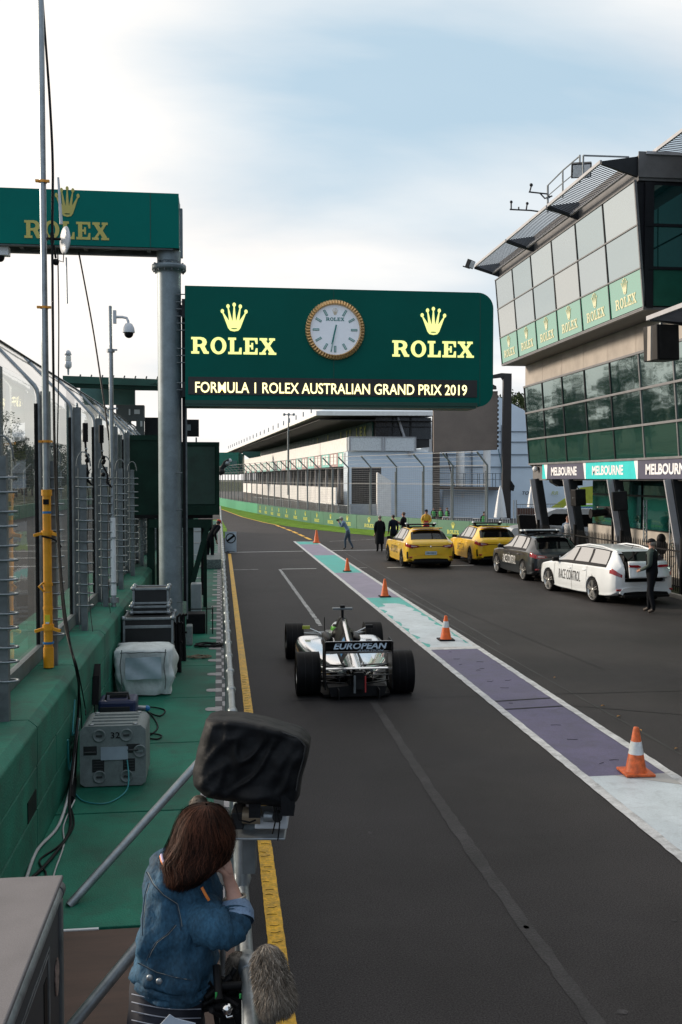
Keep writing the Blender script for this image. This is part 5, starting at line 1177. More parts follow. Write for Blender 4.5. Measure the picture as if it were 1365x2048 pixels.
# ---------------- left side of the straight, seen through the glass
t = T('far_barrier', 'green barrier wall on the far left side of the main straight', 'wall', (-16.5, 60, 0)); m = MB()
for k in range(30): m.b2((-16.7, 12+k*6, 0), (-16.4, 17.9+k*6, 1.1), wg1)
m.build('wall_panel', parent=t)
t = T('far_catch_fence', 'grey catch fence above the far left barrier', 'fence', (-16.6, 60, 1.1))
for k in range(26):
    m = MB(); m.tube([(-16.6, 12+k*5, 1.1), (-16.6, 12+k*5, 4), (-16.0, 12+k*5, 4.6)], .06, fpost, n=5); m.build('post', parent=t)
m = MB()
for z in [1.3+.25*i for i in range(12)]: m.beam((-16.6, 12, z), (-16.6, 140, z), .012, .012, wirem)
m.build('wires', parent=t)
m = MB()
for k in range(12):
    y = 14+k*4
    m.quad((-9.5, y, .006), (-6.8, y, .006), (-6.8, y+.18, .006), (-9.5, y+.18, .006), white_paint); m.quad((-4.3, y+2, .006), (-2.9, y+2, .006), (-2.9, y+2.15, .006), (-4.3, y+2.15, .006), white_paint)
m.build('grid_markings', kind='structure')
m = MB(); rough_strip(m, Vector((-3.0, 0, 0)), Vector((-3.1, 80, 0)), .18, .006, yellow_paint, .5, .008); m.build('straight_edge_line', kind='structure')
m = MB(); m.b2((-24, -8, .0), (-16.71, 190, .02), grass_m); m.build('left_verge', kind='structure')
m = MB()
for k in range(10): m.b2((-22, 40+k*9, .3), (-17.8, 47+k*9, 3.2+.4*(k % 3)), (M_white, mat('stand_maroon', (.2, .05, .05), .6), bgrey, roofg)[k % 4])
# ================================================================== TREES
bark = mat('bark', (.07, .055, .045), .9, var=.3, bump=.4, bscale=12)
leafm = [mat('foliage_dark', (.020, .036, .014), .8, var=.3, vscale=.5, spec=.2), mat('foliage_mid', (.036, .058, .020), .8, var=.3, vscale=.5, spec=.2), mat('foliage_light', (.055, .075, .028), .8, var=.3, vscale=.5, spec=.2)]
def make_tree(seed, H=13, W=6, n_cl=46, leaves=46):
    rnd = random.Random(seed)
    tr = MB(); pts = []
    x = y = 0
    for i in range(6):
        f_ = i/5; pts.append((x, y, H*.8*f_)); x += rnd.uniform(-.2, .2); y += rnd.uniform(-.2, .2)
    tr.tube(pts, [.28*(1-.8*i/5)+.03 for i in range(6)], bark, n=7)
    cr = MB()
    for c in range(n_cl):
        th = rnd.uniform(0, 6.283); zf = rnd.uniform(.25, 1.0); prof = math.sin(math.pi*min(1, (zf-.15)/.95))**.6
        rr = W*.5*prof*math.sqrt(rnd.uniform(.05, 1)); cx_, cy_, cz_ = rr*math.cos(th), rr*math.sin(th), H*zf-rnd.uniform(0, .6)
        if c < 16: tr.tube([(0, 0, cz_*.6), (cx_*.5, cy_*.5, cz_*.82), (cx_, cy_, cz_)], [.09, .06, .02], bark, n=5)
        R_ = rnd.uniform(.55, 1.3)*W/7; mm = leafm[min(2, int(rnd.random()*3))]
        for k in range(leaves):
            d = Vector((rnd.gauss(0, 1), rnd.gauss(0, 1), rnd.gauss(0, .7))).normalized()*R_*rnd.uniform(.55, 1.1); p = Vector((cx_, cy_, cz_))+d
            s_ = rnd.uniform(.10, .22)*W/6; u = Vector((rnd.gauss(0, 1), rnd.gauss(0, 1), rnd.gauss(0, 1))).normalized(); v = u.orthogonal().normalized()
            cr.add([p-u*s_, p+v*s_*.5, p+u*s_, p-v*s_*.5], [(0, 1, 2, 3)], mm)
    return tr, cr
protos = []
for i, (sd_, H, W, n_, lv) in enumerate(((1, 13, 7.5, 60, 50), (2, 15, 6, 55, 50), (3, 10, 7, 50, 50))):
    tr, cr = make_tree(sd_, H, W, n_, lv); protos.append((tr, cr))
tree_root = {}
def tree(kind, x, y, s_, lb, grp):
    if kind not in tree_root:
        t = T('tree', lb, 'tree', (x, y, 0), random.uniform(0, 6), grp); tr, cr = protos[kind]
        tr.build('trunk', parent=t, world_coords=False); cr.build('crown', parent=t, world_coords=False); tree_root[kind] = t
    else:
        t = copy_thing(tree_root[kind], (x, y, 0), random.uniform(0, 6), lb, grp)
    t.scale = (s_, s_, s_); return t
k = 0
LBT = 'dark broadleaf tree in the row beyond the far side of the main straight'
for y in range(66, 262, 9):
    tree(k % 3, -36+random.uniform(-5, 3), y+random.uniform(-2, 2), random.uniform(.72, 1.05), LBT, 'trees beyond the main straight'); k += 1
for y in range(150, 260, 16):
    tree((k+1) % 3, -50+random.uniform(-4, 4), y, random.uniform(.9, 1.1), LBT, 'trees beyond the main straight'); k += 1
p = AD(1052, 1000, 118); tree(2, p.x, p.y, 1.36, 'dark tree showing over the white hall beside the glass building', None)
p = AD(1000, 1000, 125); tree(0, p.x, p.y, 1.12, 'dark tree top showing behind the big screen arm', None)
# ================================================================== ROAD CARS
def cr(a, b, c, d, t): return .5*((2*b)+(c-a)*t+(2*a-5*b+4*c-d)*t*t+(3*b-a-3*c+d)*t**3)
HATCH = [(-2.18, .66, .46, .80, .90, .56), (-2.15, .80, .34, .86, .96, .64), (-2.05, .89, .26, .92, 1.02, .66), (-1.93, .925, .23, .95, 1.09, .65), (-1.72, .94, .22, .965, 1.27, .61), (-1.52, .935, .20, .96, 1.39, .57), (-1.0, .92, .2, .95, 1.445, .58), (-.3, .915, .18, .93, 1.465, .59), (.25, .91, .18, .92, 1.43, .57), (.65, .915, .18, .91, 1.27, .56), (1.05, .92, .2, .90, 1.05, .60), (1.3, .93, .2, .88, .95, .66), (1.8, .90, .2, .80, .84, .64), (2.05, .82, .22, .72, .75, .56), (2.15, .66, .3, .62, .64, .42)]
ESTATE = [(-2.42, .66, .46, .80, .96, .56), (-2.38, .80, .34, .88, 1.06, .62), (-2.26, .88, .27, .95, 1.2, .63), (-2.12, .91, .24, .965, 1.34, .61), (-1.95, .93, .22, .97, 1.42, .58), (-1.5, .935, .20, .96, 1.455, .57), (-1.0, .92, .2, .95, 1.47, .58), (-.3, .915, .18, .93, 1.475, .59), (.25, .91, .18, .92, 1.43, .57), (.65, .915, .18, .91, 1.27, .56), (1.05, .92, .2, .90, 1.05, .60), (1.3, .93, .2, .88, .95, .66), (1.8, .90, .2, .80, .84, .64), (2.05, .82, .22, .72, .75, .56), (2.15, .66, .3, .62, .64, .42)]
class Loft:
    def __init__(s, st): s.st = st; s.ys = [q[0] for q in st]
    def row(s, y):
        i = 0; n = len(s.st)
        while i < n-2 and y > s.ys[i+1]: i += 1
        t = (y-s.ys[i])/(s.ys[i+1]-s.ys[i]); t = max(0, min(1, t))
        g = lambda j: s.st[max(0, min(n-1, j))]
        return [cr(g(i-1)[k], g(i)[k], g(i+1)[k], g(i+2)[k], t) for k in range(1, 6)]
    def ctrl(s, y):
        w, zs, zb, zr, wr = s.row(y); wr = min(wr, w*.93); zr = max(zr, zb+.01)
        return [(0, zs), (w*.88, zs), (w*.985, zs+.10), (w, zs+(zb-zs)*.55), (w*.965, zb), (wr+(w*.93-wr)*.45, zb+(zr-zb)*.55), (wr, zr-(zr-zb)*.10), (wr*.62, zr-(zr-zb)*.015), (0, zr)]
    def S(s, y, v, side=1, off=0):
        def P(y, v):
            c = s.ctrl(y); v = max(0, min(7.9999, v)); i = int(v); t = v-i; g = lambda j: c[max(0, min(8, j))]
            if i in (3, 4): return Vector((g(i)[0]*(1-t)+g(i+1)[0]*t, y, g(i)[1]*(1-t)+g(i+1)[1]*t)) if i == 4 else Vector((cr(g(2)[0], g(3)[0], g(4)[0], g(4)[0], t), y, cr(g(2)[1], g(3)[1], g(4)[1], g(4)[1], t)))
            a = g(i-1) if i != 5 else g(4)
            return Vector((cr(a[0], g(i)[0], g(i+1)[0], g(i+2)[0], t), y, cr(a[1], g(i)[1], g(i+1)[1], g(i+2)[1], t)))
        p = P(y, v)
        if off:
            a = P(y+.02, v)-P(y-.02, v); v0, v1 = max(0, v-.05), min(7.99, v+.05); b = P(y, v1)-P(y, v0); n = a.cross(b)
            n = n.normalized()*off if n.length > 1e-9 else Vector((0, 0, off))
            if n.x < 0 or (abs(n.x) < 1e-5 and n.z < 0): n = -n
            p = p+n
        return Vector((p.x*side, p.y, p.z))
    def patch(s, m, lo, hi, mt, side=1, v0=4.05, v1=5.95, nu=10, nv=5, off=.006):
        """lo, hi = (y start, y end) along the lower and upper edge"""
        rows = []
        for j in range(nv+1):
            f_ = j/nv; ya = lo[0]+(hi[0]-lo[0])*f_; yb = lo[1]+(hi[1]-lo[1])*f_
            rows.append([s.S(ya+(yb-ya)*i/nu, v0+(v1-v0)*f_, side, off) for i in range(nu+1)])
        m.grid(rows, mt)
def paint(name, col, coat=.9, metal=0.0, rough=.35): return mat(name, col, rough, metal=metal, var=.03, vscale=2, coat=coat)
carglass = mirror_glass('car_glass', (.004, .004, .005), .07, (.8, .85, .85), .02); carglass_side = mirror_glass('car_side_glass', (.012, .014, .015), .62, (.95, .93, .9), .03)
red_l = mat('tail_light', (.30, .012, .02), .15, coat=1, var=.1); clear_l = mat('lamp_clear', (.6, .5, .52), .15, coat=1); chromem = mat('chrome', (.75, .74, .73), .12, metal=1, var=.03)
rimm = mat('rim_silver', (.55, .54, .53), .3, metal=.8, var=.05); rimd = mat('rim_black', (.02, .02, .022), .3); trimb = mat('black_trim', (.008, .008, .009), .5, spec=.15)
def bool_cut(body, cutters):
    for c in cutters:
        md = body.modifiers.new('cut', 'BOOLEAN'); md.operation = 'DIFFERENCE'; md.solver = 'EXACT'; md.object = c
    dg = bpy.context.evaluated_depsgraph_get(); dg.update(); me = bpy.data.meshes.new_from_object(body.evaluated_get(dg)); body.modifiers.clear(); body.data = me
    for c in cutters: bpy.data.objects.remove(c)
def road_car(label, cat, loc, rz, st, body_m, rim_m, text, text_m, plate=True, rails=False, bar=True, door_m=None, group=None, open_tail=False, mirror_m=None):
    L = Loft(st); y0, y1 = L.ys[0], L.ys[-1]; root = T('parked_car', label, cat, loc, rz, group)
    ys = [y0+(y1-y0)*i/70 for i in range(71)]; ys += [y0+.015, y0+.05]; ys = sorted(set(ys)); vs_ = [8*i/40 for i in range(41)]
    m = MB(); rows = []
    for y in ys: rows.append([L.S(y, v, 1) for v in vs_]+[L.S(y, v, -1) for v in vs_[-2:0:-1]])
    m.grid(rows, body_m, wrap=True); n = len(rows[0])
    m.add(rows[0], [tuple(range(n))], body_m); m.add(rows[-1], [tuple(range(n))[::-1]], body_m)
    b = m.build('body', parent=root, world_coords=False, recalc=True)
    import bmesh
    bm_ = bmesh.new(); bm_.from_mesh(b.data); bmesh.ops.remove_doubles(bm_, verts=bm_.verts, dist=.0008); bmesh.ops.recalc_face_normals(bm_, faces=bm_.faces); bm_.to_mesh(b.data); bm_.free()
    cut = []
    for y in (-1.33, 1.34):
        for s_ in (-1, 1):
            m = MB(); m.lathe([(.365, -.16), (.365, .16)], body_m, 36, Matrix.Translation((s_*.86, y, .325)) @ Matrix.Rotation(R(90), 4, 'Y'), smooth=False); c = m.build('tmpcut', recalc=True); c.location = (0, 0, 0); c.parent = root; cut.append(c)
    if open_tail:
        m = MB(); m.box((0, y0+.35, .98), (1.16, 1.1, .72), trimb); c = m.build('tmpcut', recalc=True); c.parent = root; cut.append(c)
    bool_cut(b, cut)
    # dark wheel wells and underbody
    m = MB()
    for y in (-1.33, 1.34):
        for s_ in (-1, 1): m.lathe([(.35, -.15), (.35, .0)], trimb, 20, caps=False, M=Matrix.Translation((s_*.76, y, .325)) @ Matrix.Rotation(R(90)*s_, 4, 'Y'))
    m.box((0, 0, .2), (1.5, 3.9, .10), trimb); m.build('underbody', parent=root, world_coords=False)
    for y in (-1.33, 1.34):
        for s_ in (-1, 1):
            Mw = Matrix.Translation((s_*.825, y, .325)) @ Matrix.Rotation(R(90)*s_, 4, 'Y')
            w = MB(); w.lathe([(.262, -.10), (.305, -.108), (.322, -.09), (.325, 0), (.322, .09), (.305, .108), (.264, .10)], M_rubber, 28, Mw, caps=False); wo = w.build('wheel', parent=root, world_coords=False)
            r = MB(); r.lathe([(.268, .102), (.262, .098), (.250, .05), (.245, -.05)], rim_m, 28, Mw, caps=False); r.lathe([(.247, .03), (.001, .03)], rimd, 20, Mw, caps=False)
            for k in range(5):
                for dd in (-.13, .13):
                    a = 2*math.pi*k/5; r.beam(Mw @ Vector((.04*math.cos(a+dd*3), .04*math.sin(a+dd*3), .088)), Mw @ Vector((.252*math.cos(a+dd), .252*math.sin(a+dd), .096)), .026, .03, rim_m, up=Mw.to_3x3() @ Vector((0, 0, 1)))
            r.lathe([(.055, .08), (.05, .1), (.001, .102)], rim_m, 14, Mw)
            ro = r.build('rim', parent=wo, world_coords=False); WM[ro.name] = WM[root.name]
    est = st is ESTATE
    wr0 = -2.1 if est else -1.62
    gm = MB(); gm2 = []
    spans = [((-.98, -.16), (-.86, -.16)), ((-.08, .92), (-.08, .38))]
    spans.append(((-1.95, -1.06), (-1.75, -.94)) if est else ((-1.45, -1.06), (-1.18, -.95)))
    for s_ in (-1, 1):
        m = MB(); L.patch(m, (spans[2][0][0]-.05, 1.0), (spans[2][1][0]-.04, .42), trimb, s_, 4.02, 5.99, nu=30, off=.004); m.build('window_surround', parent=root, world_coords=False)
        for lo, hi in spans:
            m = MB(); L.patch(m, (lo[0]+.02, lo[1]-.02), (hi[0]+.02, hi[1]-.02), carglass_side, s_, 4.3, 5.78, off=.009); m.build('side_window', parent=root, world_coords=False)
    m = MB()
    if not open_tail:
        for s_ in (-1, 1): L.patch(m, (-1.925, -1.925), (-1.925, -1.925), carglass, s_, 6.0, 8.0, nu=2, nv=2) if 0 else None
        for s_ in (-1, 1):
            rows = [[L.S(-1.965+.39*i/8, 5.7+2.3*j/8, s_, .007) for j in range(9)] for i in range(9)] if not est else [[L.S(-2.25+.25*i/8, 5.7+2.3*j/8, s_, .007) for j in range(9)] for i in range(9)]
            m.grid(rows, carglass)
        m.build('rear_window', parent=root, world_coords=False)
    m = MB()
    for s_ in (-1, 1): m.grid([[L.S(.42+.62*i/8, 5.9+2.1*j/8, s_, .007) for j in range(9)] for i in range(9)], carglass)
    m.build('windscreen', parent=root, world_coords=False)
    m = MB()
    for s_ in (-1, 1): m.grid([[L.S(-1.0+.9*i/8, 6.3+1.7*j/8, s_, .004) for j in range(9)] for i in range(9)], carglass)
    m.build('roof_glass', parent=root, world_coords=False) if not est else None
    # door panel tint + lettering on the left and right doors
    if door_m:
        for s_ in (-1, 1):
            m = MB(); L.patch(m, (-.95, .98), (-.95, .98), door_m, s_, 1.6, 3.75, off=.003); m.build('door', parent=root, world_coords=False)
    for s_ in (-1, 1):
        tv, tf = text_vf(text, .0, 0, .003); W_ = 1.3 if len(text) > 10 else 1.0; m = MB()
        m.add([L.S(.02+s_*p[0]*W_, 2.62+.78*p[1], s_, .006+(p[2]>0)*.002) for p in tv], [q for q in tf if all(tv[i][2] > 0 for i in q)], text_m)
        m.build('door_lettering', parent=root, world_coords=False)
        m = MB()
        for yy in (-.98, -.11, .96): m.grid([[L.S(yy+q, 1.6+2.3*j/8, s_, .0045) for j in range(9)] for q in (-.005, .005)], trimb)
        m.build('door_seams', parent=root, world_coords=False)
        for yy in (-.82, .05):
            m = MB(); m.box(L.S(yy, 3.55, s_, .018), (.03, .17, .03), body_m if not door_m else door_m); m.build('door_handle', parent=root, world_coords=False, bevel=.008)
        m = MB(); p = L.S(.78, 4.1, s_, .0); m.box(p+Vector((.10*s_, 0, .06)), (.20, .11, .12), mirror_m or trimb); m.build('door_mirror', parent=root, world_coords=False, bevel=.025)
        m = MB(); m.grid([[L.S(-.9+1.8*i/20, q, s_, .02) for q in (1.0, 1.4)] for i in range(21)], M_white if door_m else body_m); m.build('side_skirt', parent=root, world_coords=False)
    # rear end
    ye = y0
    for s_ in (-1, 1):
        m = MB(); yl0 = y0+.005; m.grid([[L.S(yl0+.24*i/8, 3.55+.5*j/5, s_, .012) for j in range(6)] for i in range(9)], red_l)
        m.build('tail_light', parent=root, world_coords=False)
        m = MB(); m.prism([(s_*.80, .90), (s_*.48, .855), (s_*.40, .80), (s_*.52, .775), (s_*.80, .78)][::(1 if s_ < 0 else -1)], ye-.030, ye+.05, red_l, axis='Y'); m.build('tail_light', parent=root, world_coords=False) if not open_tail else None
        m = MB(); m.prism([(s_*.74, .86), (s_*.52, .83), (s_*.52, .81), (s_*.74, .815)][::(1 if s_ < 0 else -1)], ye-.036, ye-.031, clear_l, axis='Y'); m.build('tail_light_lens', parent=root, world_coords=False) if not open_tail else None
        m = MB(); m.box((s_*.70, ye+.012, .42), (.22, .05, .05), red_l); m.build('reflector', parent=root, world_coords=False, bevel=.01)
        if not est:
            m = MB(); m.grid([[L.S(ye+.06+.05*i/2, 1.7+1.3*j/8, s_, .01+.0*j) for j in range(9)] for i in range(3)], trimb); m.build('bumper_vent', parent=root, world_coords=False)
    m = MB(); m.prism([(-.66, .46), (-.75, .34), (-.62, .27), (.62, .27), (.75, .34), (.66, .46), (.4, .50), (-.4, .50)][::-1], ye-.045, ye+.1, body_m, axis='Y'); m.build('bumper_panel', parent=root, world_coords=False, bevel=.02)
    m = MB(); m.prism([(-.62, .36), (-.70, .24), (.70, .24), (.62, .36), (.3, .38), (-.3, .38)][::-1], ye-.055, ye+.2, trimb, axis='Y'); m.box((.0, ye-.02, .26), (1.3, .16, .06), trimb); m.build('diffuser', parent=root, world_coords=False, bevel=.01)
    if not open_tail:
        m = MB(); m.prism([(-.50, .52), (.50, .52), (.62, .78), (.56, .84), (-.56, .84), (-.62, .78)][::-1], ye-.022, ye+.05, body_m, axis='Y'); m.build('tailgate', parent=root, world_coords=False, bevel=.02)
        m = MB(); m.box((0, ye-.026, .815), (1.0, .012, .018), trimb); m.lathe([(.052, 0), (.045, .014), (.03, .018)], chromem, 4, Matrix.Translation((0, ye-.024, .815)) @ Matrix.Diagonal((.8, 1, 1.15, 1)) @ Matrix.Rotation(R(90), 4, 'X'), smooth=False); m.build('badge', parent=root, world_coords=False)
        if plate:
            m = MB(); m.box((0, ye-.055, .575), (.44, .012, .13), mat('plate_blue_white', (.45, .58, .68), .4)); po = m.build('number_plate', parent=root, world_coords=False)
            m = MB()
            for k in range(7): m.box((-.15+.05*k, ye-.063, .575), (.022, .004, .06), trimb)
            m.build('plate_marks', parent=root, world_coords=False)
        m = MB(); yy = -1.60 if not est else -2.05; m.prism([(yy-.10, L.ctrl(yy)[-1][1]+.10), (yy+.25, L.ctrl(yy+.25)[-1][1]+.0), (yy+.25, L.ctrl(yy+.25)[-1][1]+.03), (yy-.08, L.ctrl(yy)[-1][1]+.14)], -.56, .56, body_m, axis='X'); m.build('roof_spoiler', parent=root, world_coords=False, bevel=.012)
    if bar:
        m = MB(); m.box((0, -.55, 1.555), (1.16, .26, .05), trimb); m.box((-.5, -.55, 1.50), (.08, .2, .07), trimb); m.box((.5, -.55, 1.50), (.08, .2, .07), trimb); m.build('light_bar', parent=root, world_coords=False, bevel=.012)
        m = MB(); m.box((-.56, -.55, 1.59), (.08, .18, .05), M_white); m.box((.56, -.55, 1.59), (.08, .18, .05), M_white); m.build('light_bar_ends', parent=root, world_coords=False, bevel=.01)
    if rails:
        for s_ in (-1, 1):
            m = MB(); m.tube([L.S(y, 6.2, s_, .05 if -1.9 < y < .25 else .0) for y in [-2.0, -1.9, -1.2, -.5, .25, .38]], .022, body_m); m.build('roof_rail', parent=root, world_coords=False)
    m = MB(); m.tube([(0.02, -1.15 if not est else -1.7, 1.44), (0.03, -1.25 if not est else -1.8, 1.54)], .008, trimb, n=5); m.build('aerial', parent=root, world_coords=False)
    return root, L
def car_place(fx, fy, rx, ry):
    """front-left and rear-left tyre contact pixels -> centre and heading"""
    a = G(fx, fy); b = G(rx, ry); d = (a-b).normalized(); side = Vector((d.y, -d.x, 0)); c = b+side*.80+d*1.33; return (c.x, c.y, 0), math.atan2(-d.x, d.y)
ye_p = paint('car_yellow', (.80, .48, .018)); wh_p = paint('car_white', (.70, .73, .76)); bk_p = paint('car_charcoal', (.016, .021, .027), metal=.2)
blackt = mat('decal_black', (.015, .015, .015), .5); whitet = mat('decal_white', (.75, .75, .75), .5)
rimk = mat('rim_dark_alloy', (.07, .07, .07), .3, metal=.5)
loc, rz = car_place(786, 1123.5, 809, 1133.5)
yc, LL = road_car('yellow hatchback nearest the two men in dark jackets, its left side toward the island', 'car', loc, rz*.6+R(.8), HATCH, ye_p, rimk, 'FAST CONTROL', blackt, group='cars parked along the pit lane')
loc, rz = car_place(912.5, 1117.5, 945, 1128); road_car('yellow hatchback parked in front of the charcoal car, its left side lettered SAFETY CAR', 'car', loc, rz*.6+R(1), HATCH, ye_p, rimk, 'SAFETY CAR', blackt, group='cars parked along the pit lane')
loc, rz = car_place(1001.5, 1145.5, 1053, 1160.5); road_car('charcoal hatchback with a white lettered door and a pale roof bar', 'car', loc, rz, HATCH, bk_p, rimm, 'RACE CONTROL', whitet, group='cars parked along the pit lane')
loc, rz = car_place(1108, 1182, 1193, 1203); wcar, WL_ = road_car('white estate car with its tailgate open beside the man in the cap', 'car', loc, rz, ESTATE, wh_p, rimm, 'RACE CONTROL', blackt, rails=True, bar=False, group='cars parked along the pit lane', open_tail=True)
# tailgate of the estate, swung out
hy, hz = -2.0, 1.43; Mt = Matrix.Translation((0, hy, hz)) @ Matrix.Rotation(R(-17), 4, 'X') @ Matrix.Translation((0, -hy, -hz))
m = MB(); m.grid([[Mt @ Vector((x*(1-.10*(1-f_)), -2.0-.42*min(1, f_*2)-.02*math.cos(x*2.2)*-1, 1.43-.84*f_)) for x in (-.58, -.3, 0, .3, .58)] for f_ in (.48, .56, .75, .95, 1.0)], wh_p)
m.grid([[Mt @ Vector((x, -1.93-.36*min(1, f_*2), 1.40-.80*f_)) for x in (-.56, 0, .56)] for f_ in (.48, 1.0)], trimb); tg = m.build('tailgate', parent=wcar, world_coords=False)
sm_ = tg.modifiers.new('thick', 'SOLIDIFY'); sm_.thickness = .03
m = MB(); m.grid([[Mt @ Vector((x, -2.02-.40*min(1, f_*2)-.01, 1.43-.84*f_)) for x in (-.52, 0, .52)] for f_ in (.08, .30, .46)], carglass); m.grid([[Mt @ Vector((x, -1.98-.40*min(1, f_*2), 1.44-.84*f_)) for x in (-.57, 0, .57)] for f_ in (.0, .07)], wh_p); m.build('tailgate_window', parent=wcar, world_coords=False)
for s_ in (-1, 1): m = MB(); m.prism([(s_*.56, 0), (s_*.30, -.01), (s_*.22, -.05), (s_*.32, -.075), (s_*.56, -.06)][::(1 if s_ < 0 else -1)], 0, .03, red_l, Mt @ Matrix.Translation((0, -2.46, .93)), axis='Y'); m.build('tailgate_light', parent=wcar, world_coords=False)
m = MB(); m.box((0, -1.9, 1.0), (1.12, .02, .66), mulb); m.box((0, -2.1, .63), (1.1, .5, .02), trimb)
for s_ in (-1, 1): m.box((s_*.56, -2.1, .98), (.02, .5, .66), trimb)
m.build('boot_lining', parent=wcar, world_coords=False)
m = MB(); m.tube([Vector((-.56, -2.12, 1.25)), Mt @ Vector((-.54, -2.30, 1.02))], .012, trimb, n=5); m.build('gas_strut', parent=wcar, world_coords=False)
tag_o = bpy.data.objects['parked_car.002']
m = MB(); m.box((0, -.45, 1.585), (1.36, .16, .05), M_white); m.box((0, -.15, 1.575), (1.2, .10, .03), M_white); m.build('roof_bar', parent=tag_o, world_coords=False)

# vans behind the columns
def van(px0, d, L, H, label, stripes, rz=0.0):
    c = AD(px0, 1000, d); t = T('parked_van', label, 'van', (c.x, c.y, 0)); Mx = frame((c.x, c.y, 0), RGT, (0, 0, 1))
    prof = [(0, .35), (0, .85), (.12, 1.02), (.95, 1.18), (1.75, H-.12), (2.1, H), (L-.1, H), (L, H-.1), (L, .35)]
    m = MB(); m.prism(prof[::-1], -2.0, 0, wh_p, Mx); m.build('body', parent=t, bevel=.05)
    m = MB(); m.prism([(1.25, 1.20), (1.92, H-.22), (2.65, H-.22), (2.65, 1.15)][::-1], 0, .006, carglass, Mx); m.build('side_window', parent=t); m = MB(); m.prism([(2.85, 1.1), (2.85, H-.25), (4.2, H-.25), (4.2, 1.1)][::-1], 0, .006, carglass, Mx); m.build('side_window', parent=t)
    m = MB(); m.add([Mx @ Vector(p) for p in ((.98, 1.20, -1.85), (.98, 1.20, -.15), (1.72, H-.16, -.2), (1.72, H-.16, -1.8))], [(0, 1, 2, 3)], carglass); m.build('windscreen', parent=t)
    if stripes:
        for z0, z1, mm in ((H-.10, H-.03, mat('van_green', (.12, .42, .04), .4)), (H-.2, H-.11, mat('van_blue', (.02, .16, .40), .4))): m = MB(); m.prism([(1.9, z0), (L-.02, z0), (L-.02, z1), (2.0, z1)], .0, .008, mm, Mx); m.build('stripe', parent=t)
    for x in (.95, L-1.1):
        m = MB(); m.lathe([(.2, -.1), (.34, -.1), (.35, .0), (.34, .08), (.2, .09)], M_rubber, 20, caps=False, M= Mx @ Matrix.Translation((x, .35, -.06))); w = m.build('wheel', parent=t)
        m = MB(); m.lathe([(.2, .05), (.16, .02), (.001, .03)], rimm, 16, Mx @ Matrix.Translation((x, .35, -.02))); o = m.build('rim', parent=w); 
    m = MB(); m.box((.0, .72, -.9), (.04, .14, 1.2), trimb, Mx); m.box((-.01, .5, -.9), (.04, .16, 1.6), trimb, Mx); m.build('grille', parent=t)
    return t
van(1078, 47, 5.6, 2.08, 'white van with green and blue roof stripe behind the slanted columns', True)
van(1022, 45, 4.6, 1.92, 'white van with sloping windscreen left of the striped van', False)
m = MB(); c = AD(1062, 1052, 41); Mx = frame((c.x, c.y, 0), RGT, (0, 0, 1)); m.prism([(-.42, 0), (-.42, 1.1), (-.50, 1.75), (-.44, 1.80), (.34, 1.78), (.38, 1.3), (.38, 0)][::-1], -.5, 0, black, Mx); tag(m.build('covered_equipment'), 'black draped equipment stack between the yellow and charcoal cars', 'equipment')

# ================================================================== RACING CAR
chr_ = mat('chrome_wrap', (.80, .80, .81), .14, metal=1.0, var=.04, vscale=3, bump=.06, bscale=5); carb = mat('carbon_black', (.006, .006, .007), .45, var=.2, spec=.15); slick = mat('slick_rubber', (.007, .007, .008), .6, var=.3, vscale=5, spec=.12)
rc0 = G(709, 1388); RCAR = T('racing_car', 'open wheel racing car with chrome bodywork and large black slick tyres', 'racing car', (rc0.x, rc0.y+.02, 0), R(-.8))
def lw(name, m, par=None, bevel=0): 
    o = m.build(name, parent=par or RCAR, world_coords=False, bevel=bevel); return o
def section_loft(st, n=14, mt=None, mb=None, sq=2.4):
    m = mb or MB(); rows = []
    for y, cx_, w, z0, z1, topw in st:
        r = []
        for j in range(n*2):
            a = 2*math.pi*j/(n*2); c, s_ = math.cos(a), math.sin(a); ex = 2/sq
            x = math.copysign(abs(c)**ex, c); z = math.copysign(abs(s_)**ex, s_); ww = w*(1-(1-topw)*max(0, (z+1)/2)**1.2); r.append((cx_+x*ww, y, (z0+z1)/2+z*(z1-z0)/2))
        rows.append(r)
    m.grid(rows, mt, wrap=True); k = len(rows[0]); m.add(rows[0], [tuple(range(k))], mt); m.add(rows[-1], [tuple(range(k))[::-1]], mt); return m
lw('engine_cover', section_loft([(-.42, 0, .10, .30, .44, .7), (-.1, 0, .16, .20, .50, .5), (.4, 0, .22, .14, .60, .35), (.9, 0, .25, .12, .74, .26), (1.3, 0, .25, .12, .88, .30), (1.5, 0, .22, .12, .955, .42), (1.62, 0, .18, .14, .95, .5)], mt=carb))
lw('airbox', section_loft([(1.60, 0, .10, .60, .955, .8), (1.68, 0, .11, .60, .965, .9), (1.72, 0, .10, .62, .96, .9)], mt=carb))
lw('monocoque', section_loft([(1.5, 0, .30, .10, .60, .8), (1.75, 0, .36, .08, .62, .8), (2.2, 0, .34, .08, .60, .75), (2.8, 0, .26, .10, .56, .7), (3.4, 0, .18, .14, .48, .7), (4.0, 0, .11, .18, .38, .8), (4.3, 0, .07, .2, .30, .9)], mt=chr_))
m = MB()
for s_ in (-1, 1): m.sphere((s_*.24, 1.85, .585), (.09, .42, .07), carb, 10, 8)
m.sphere((0, 1.55, .68), (.19, .16, .14), carb, 12, 8); m.sphere((0, 2.0, .59), (.22, .34, .03), carb, 12, 6); lw('cockpit_surround', m)
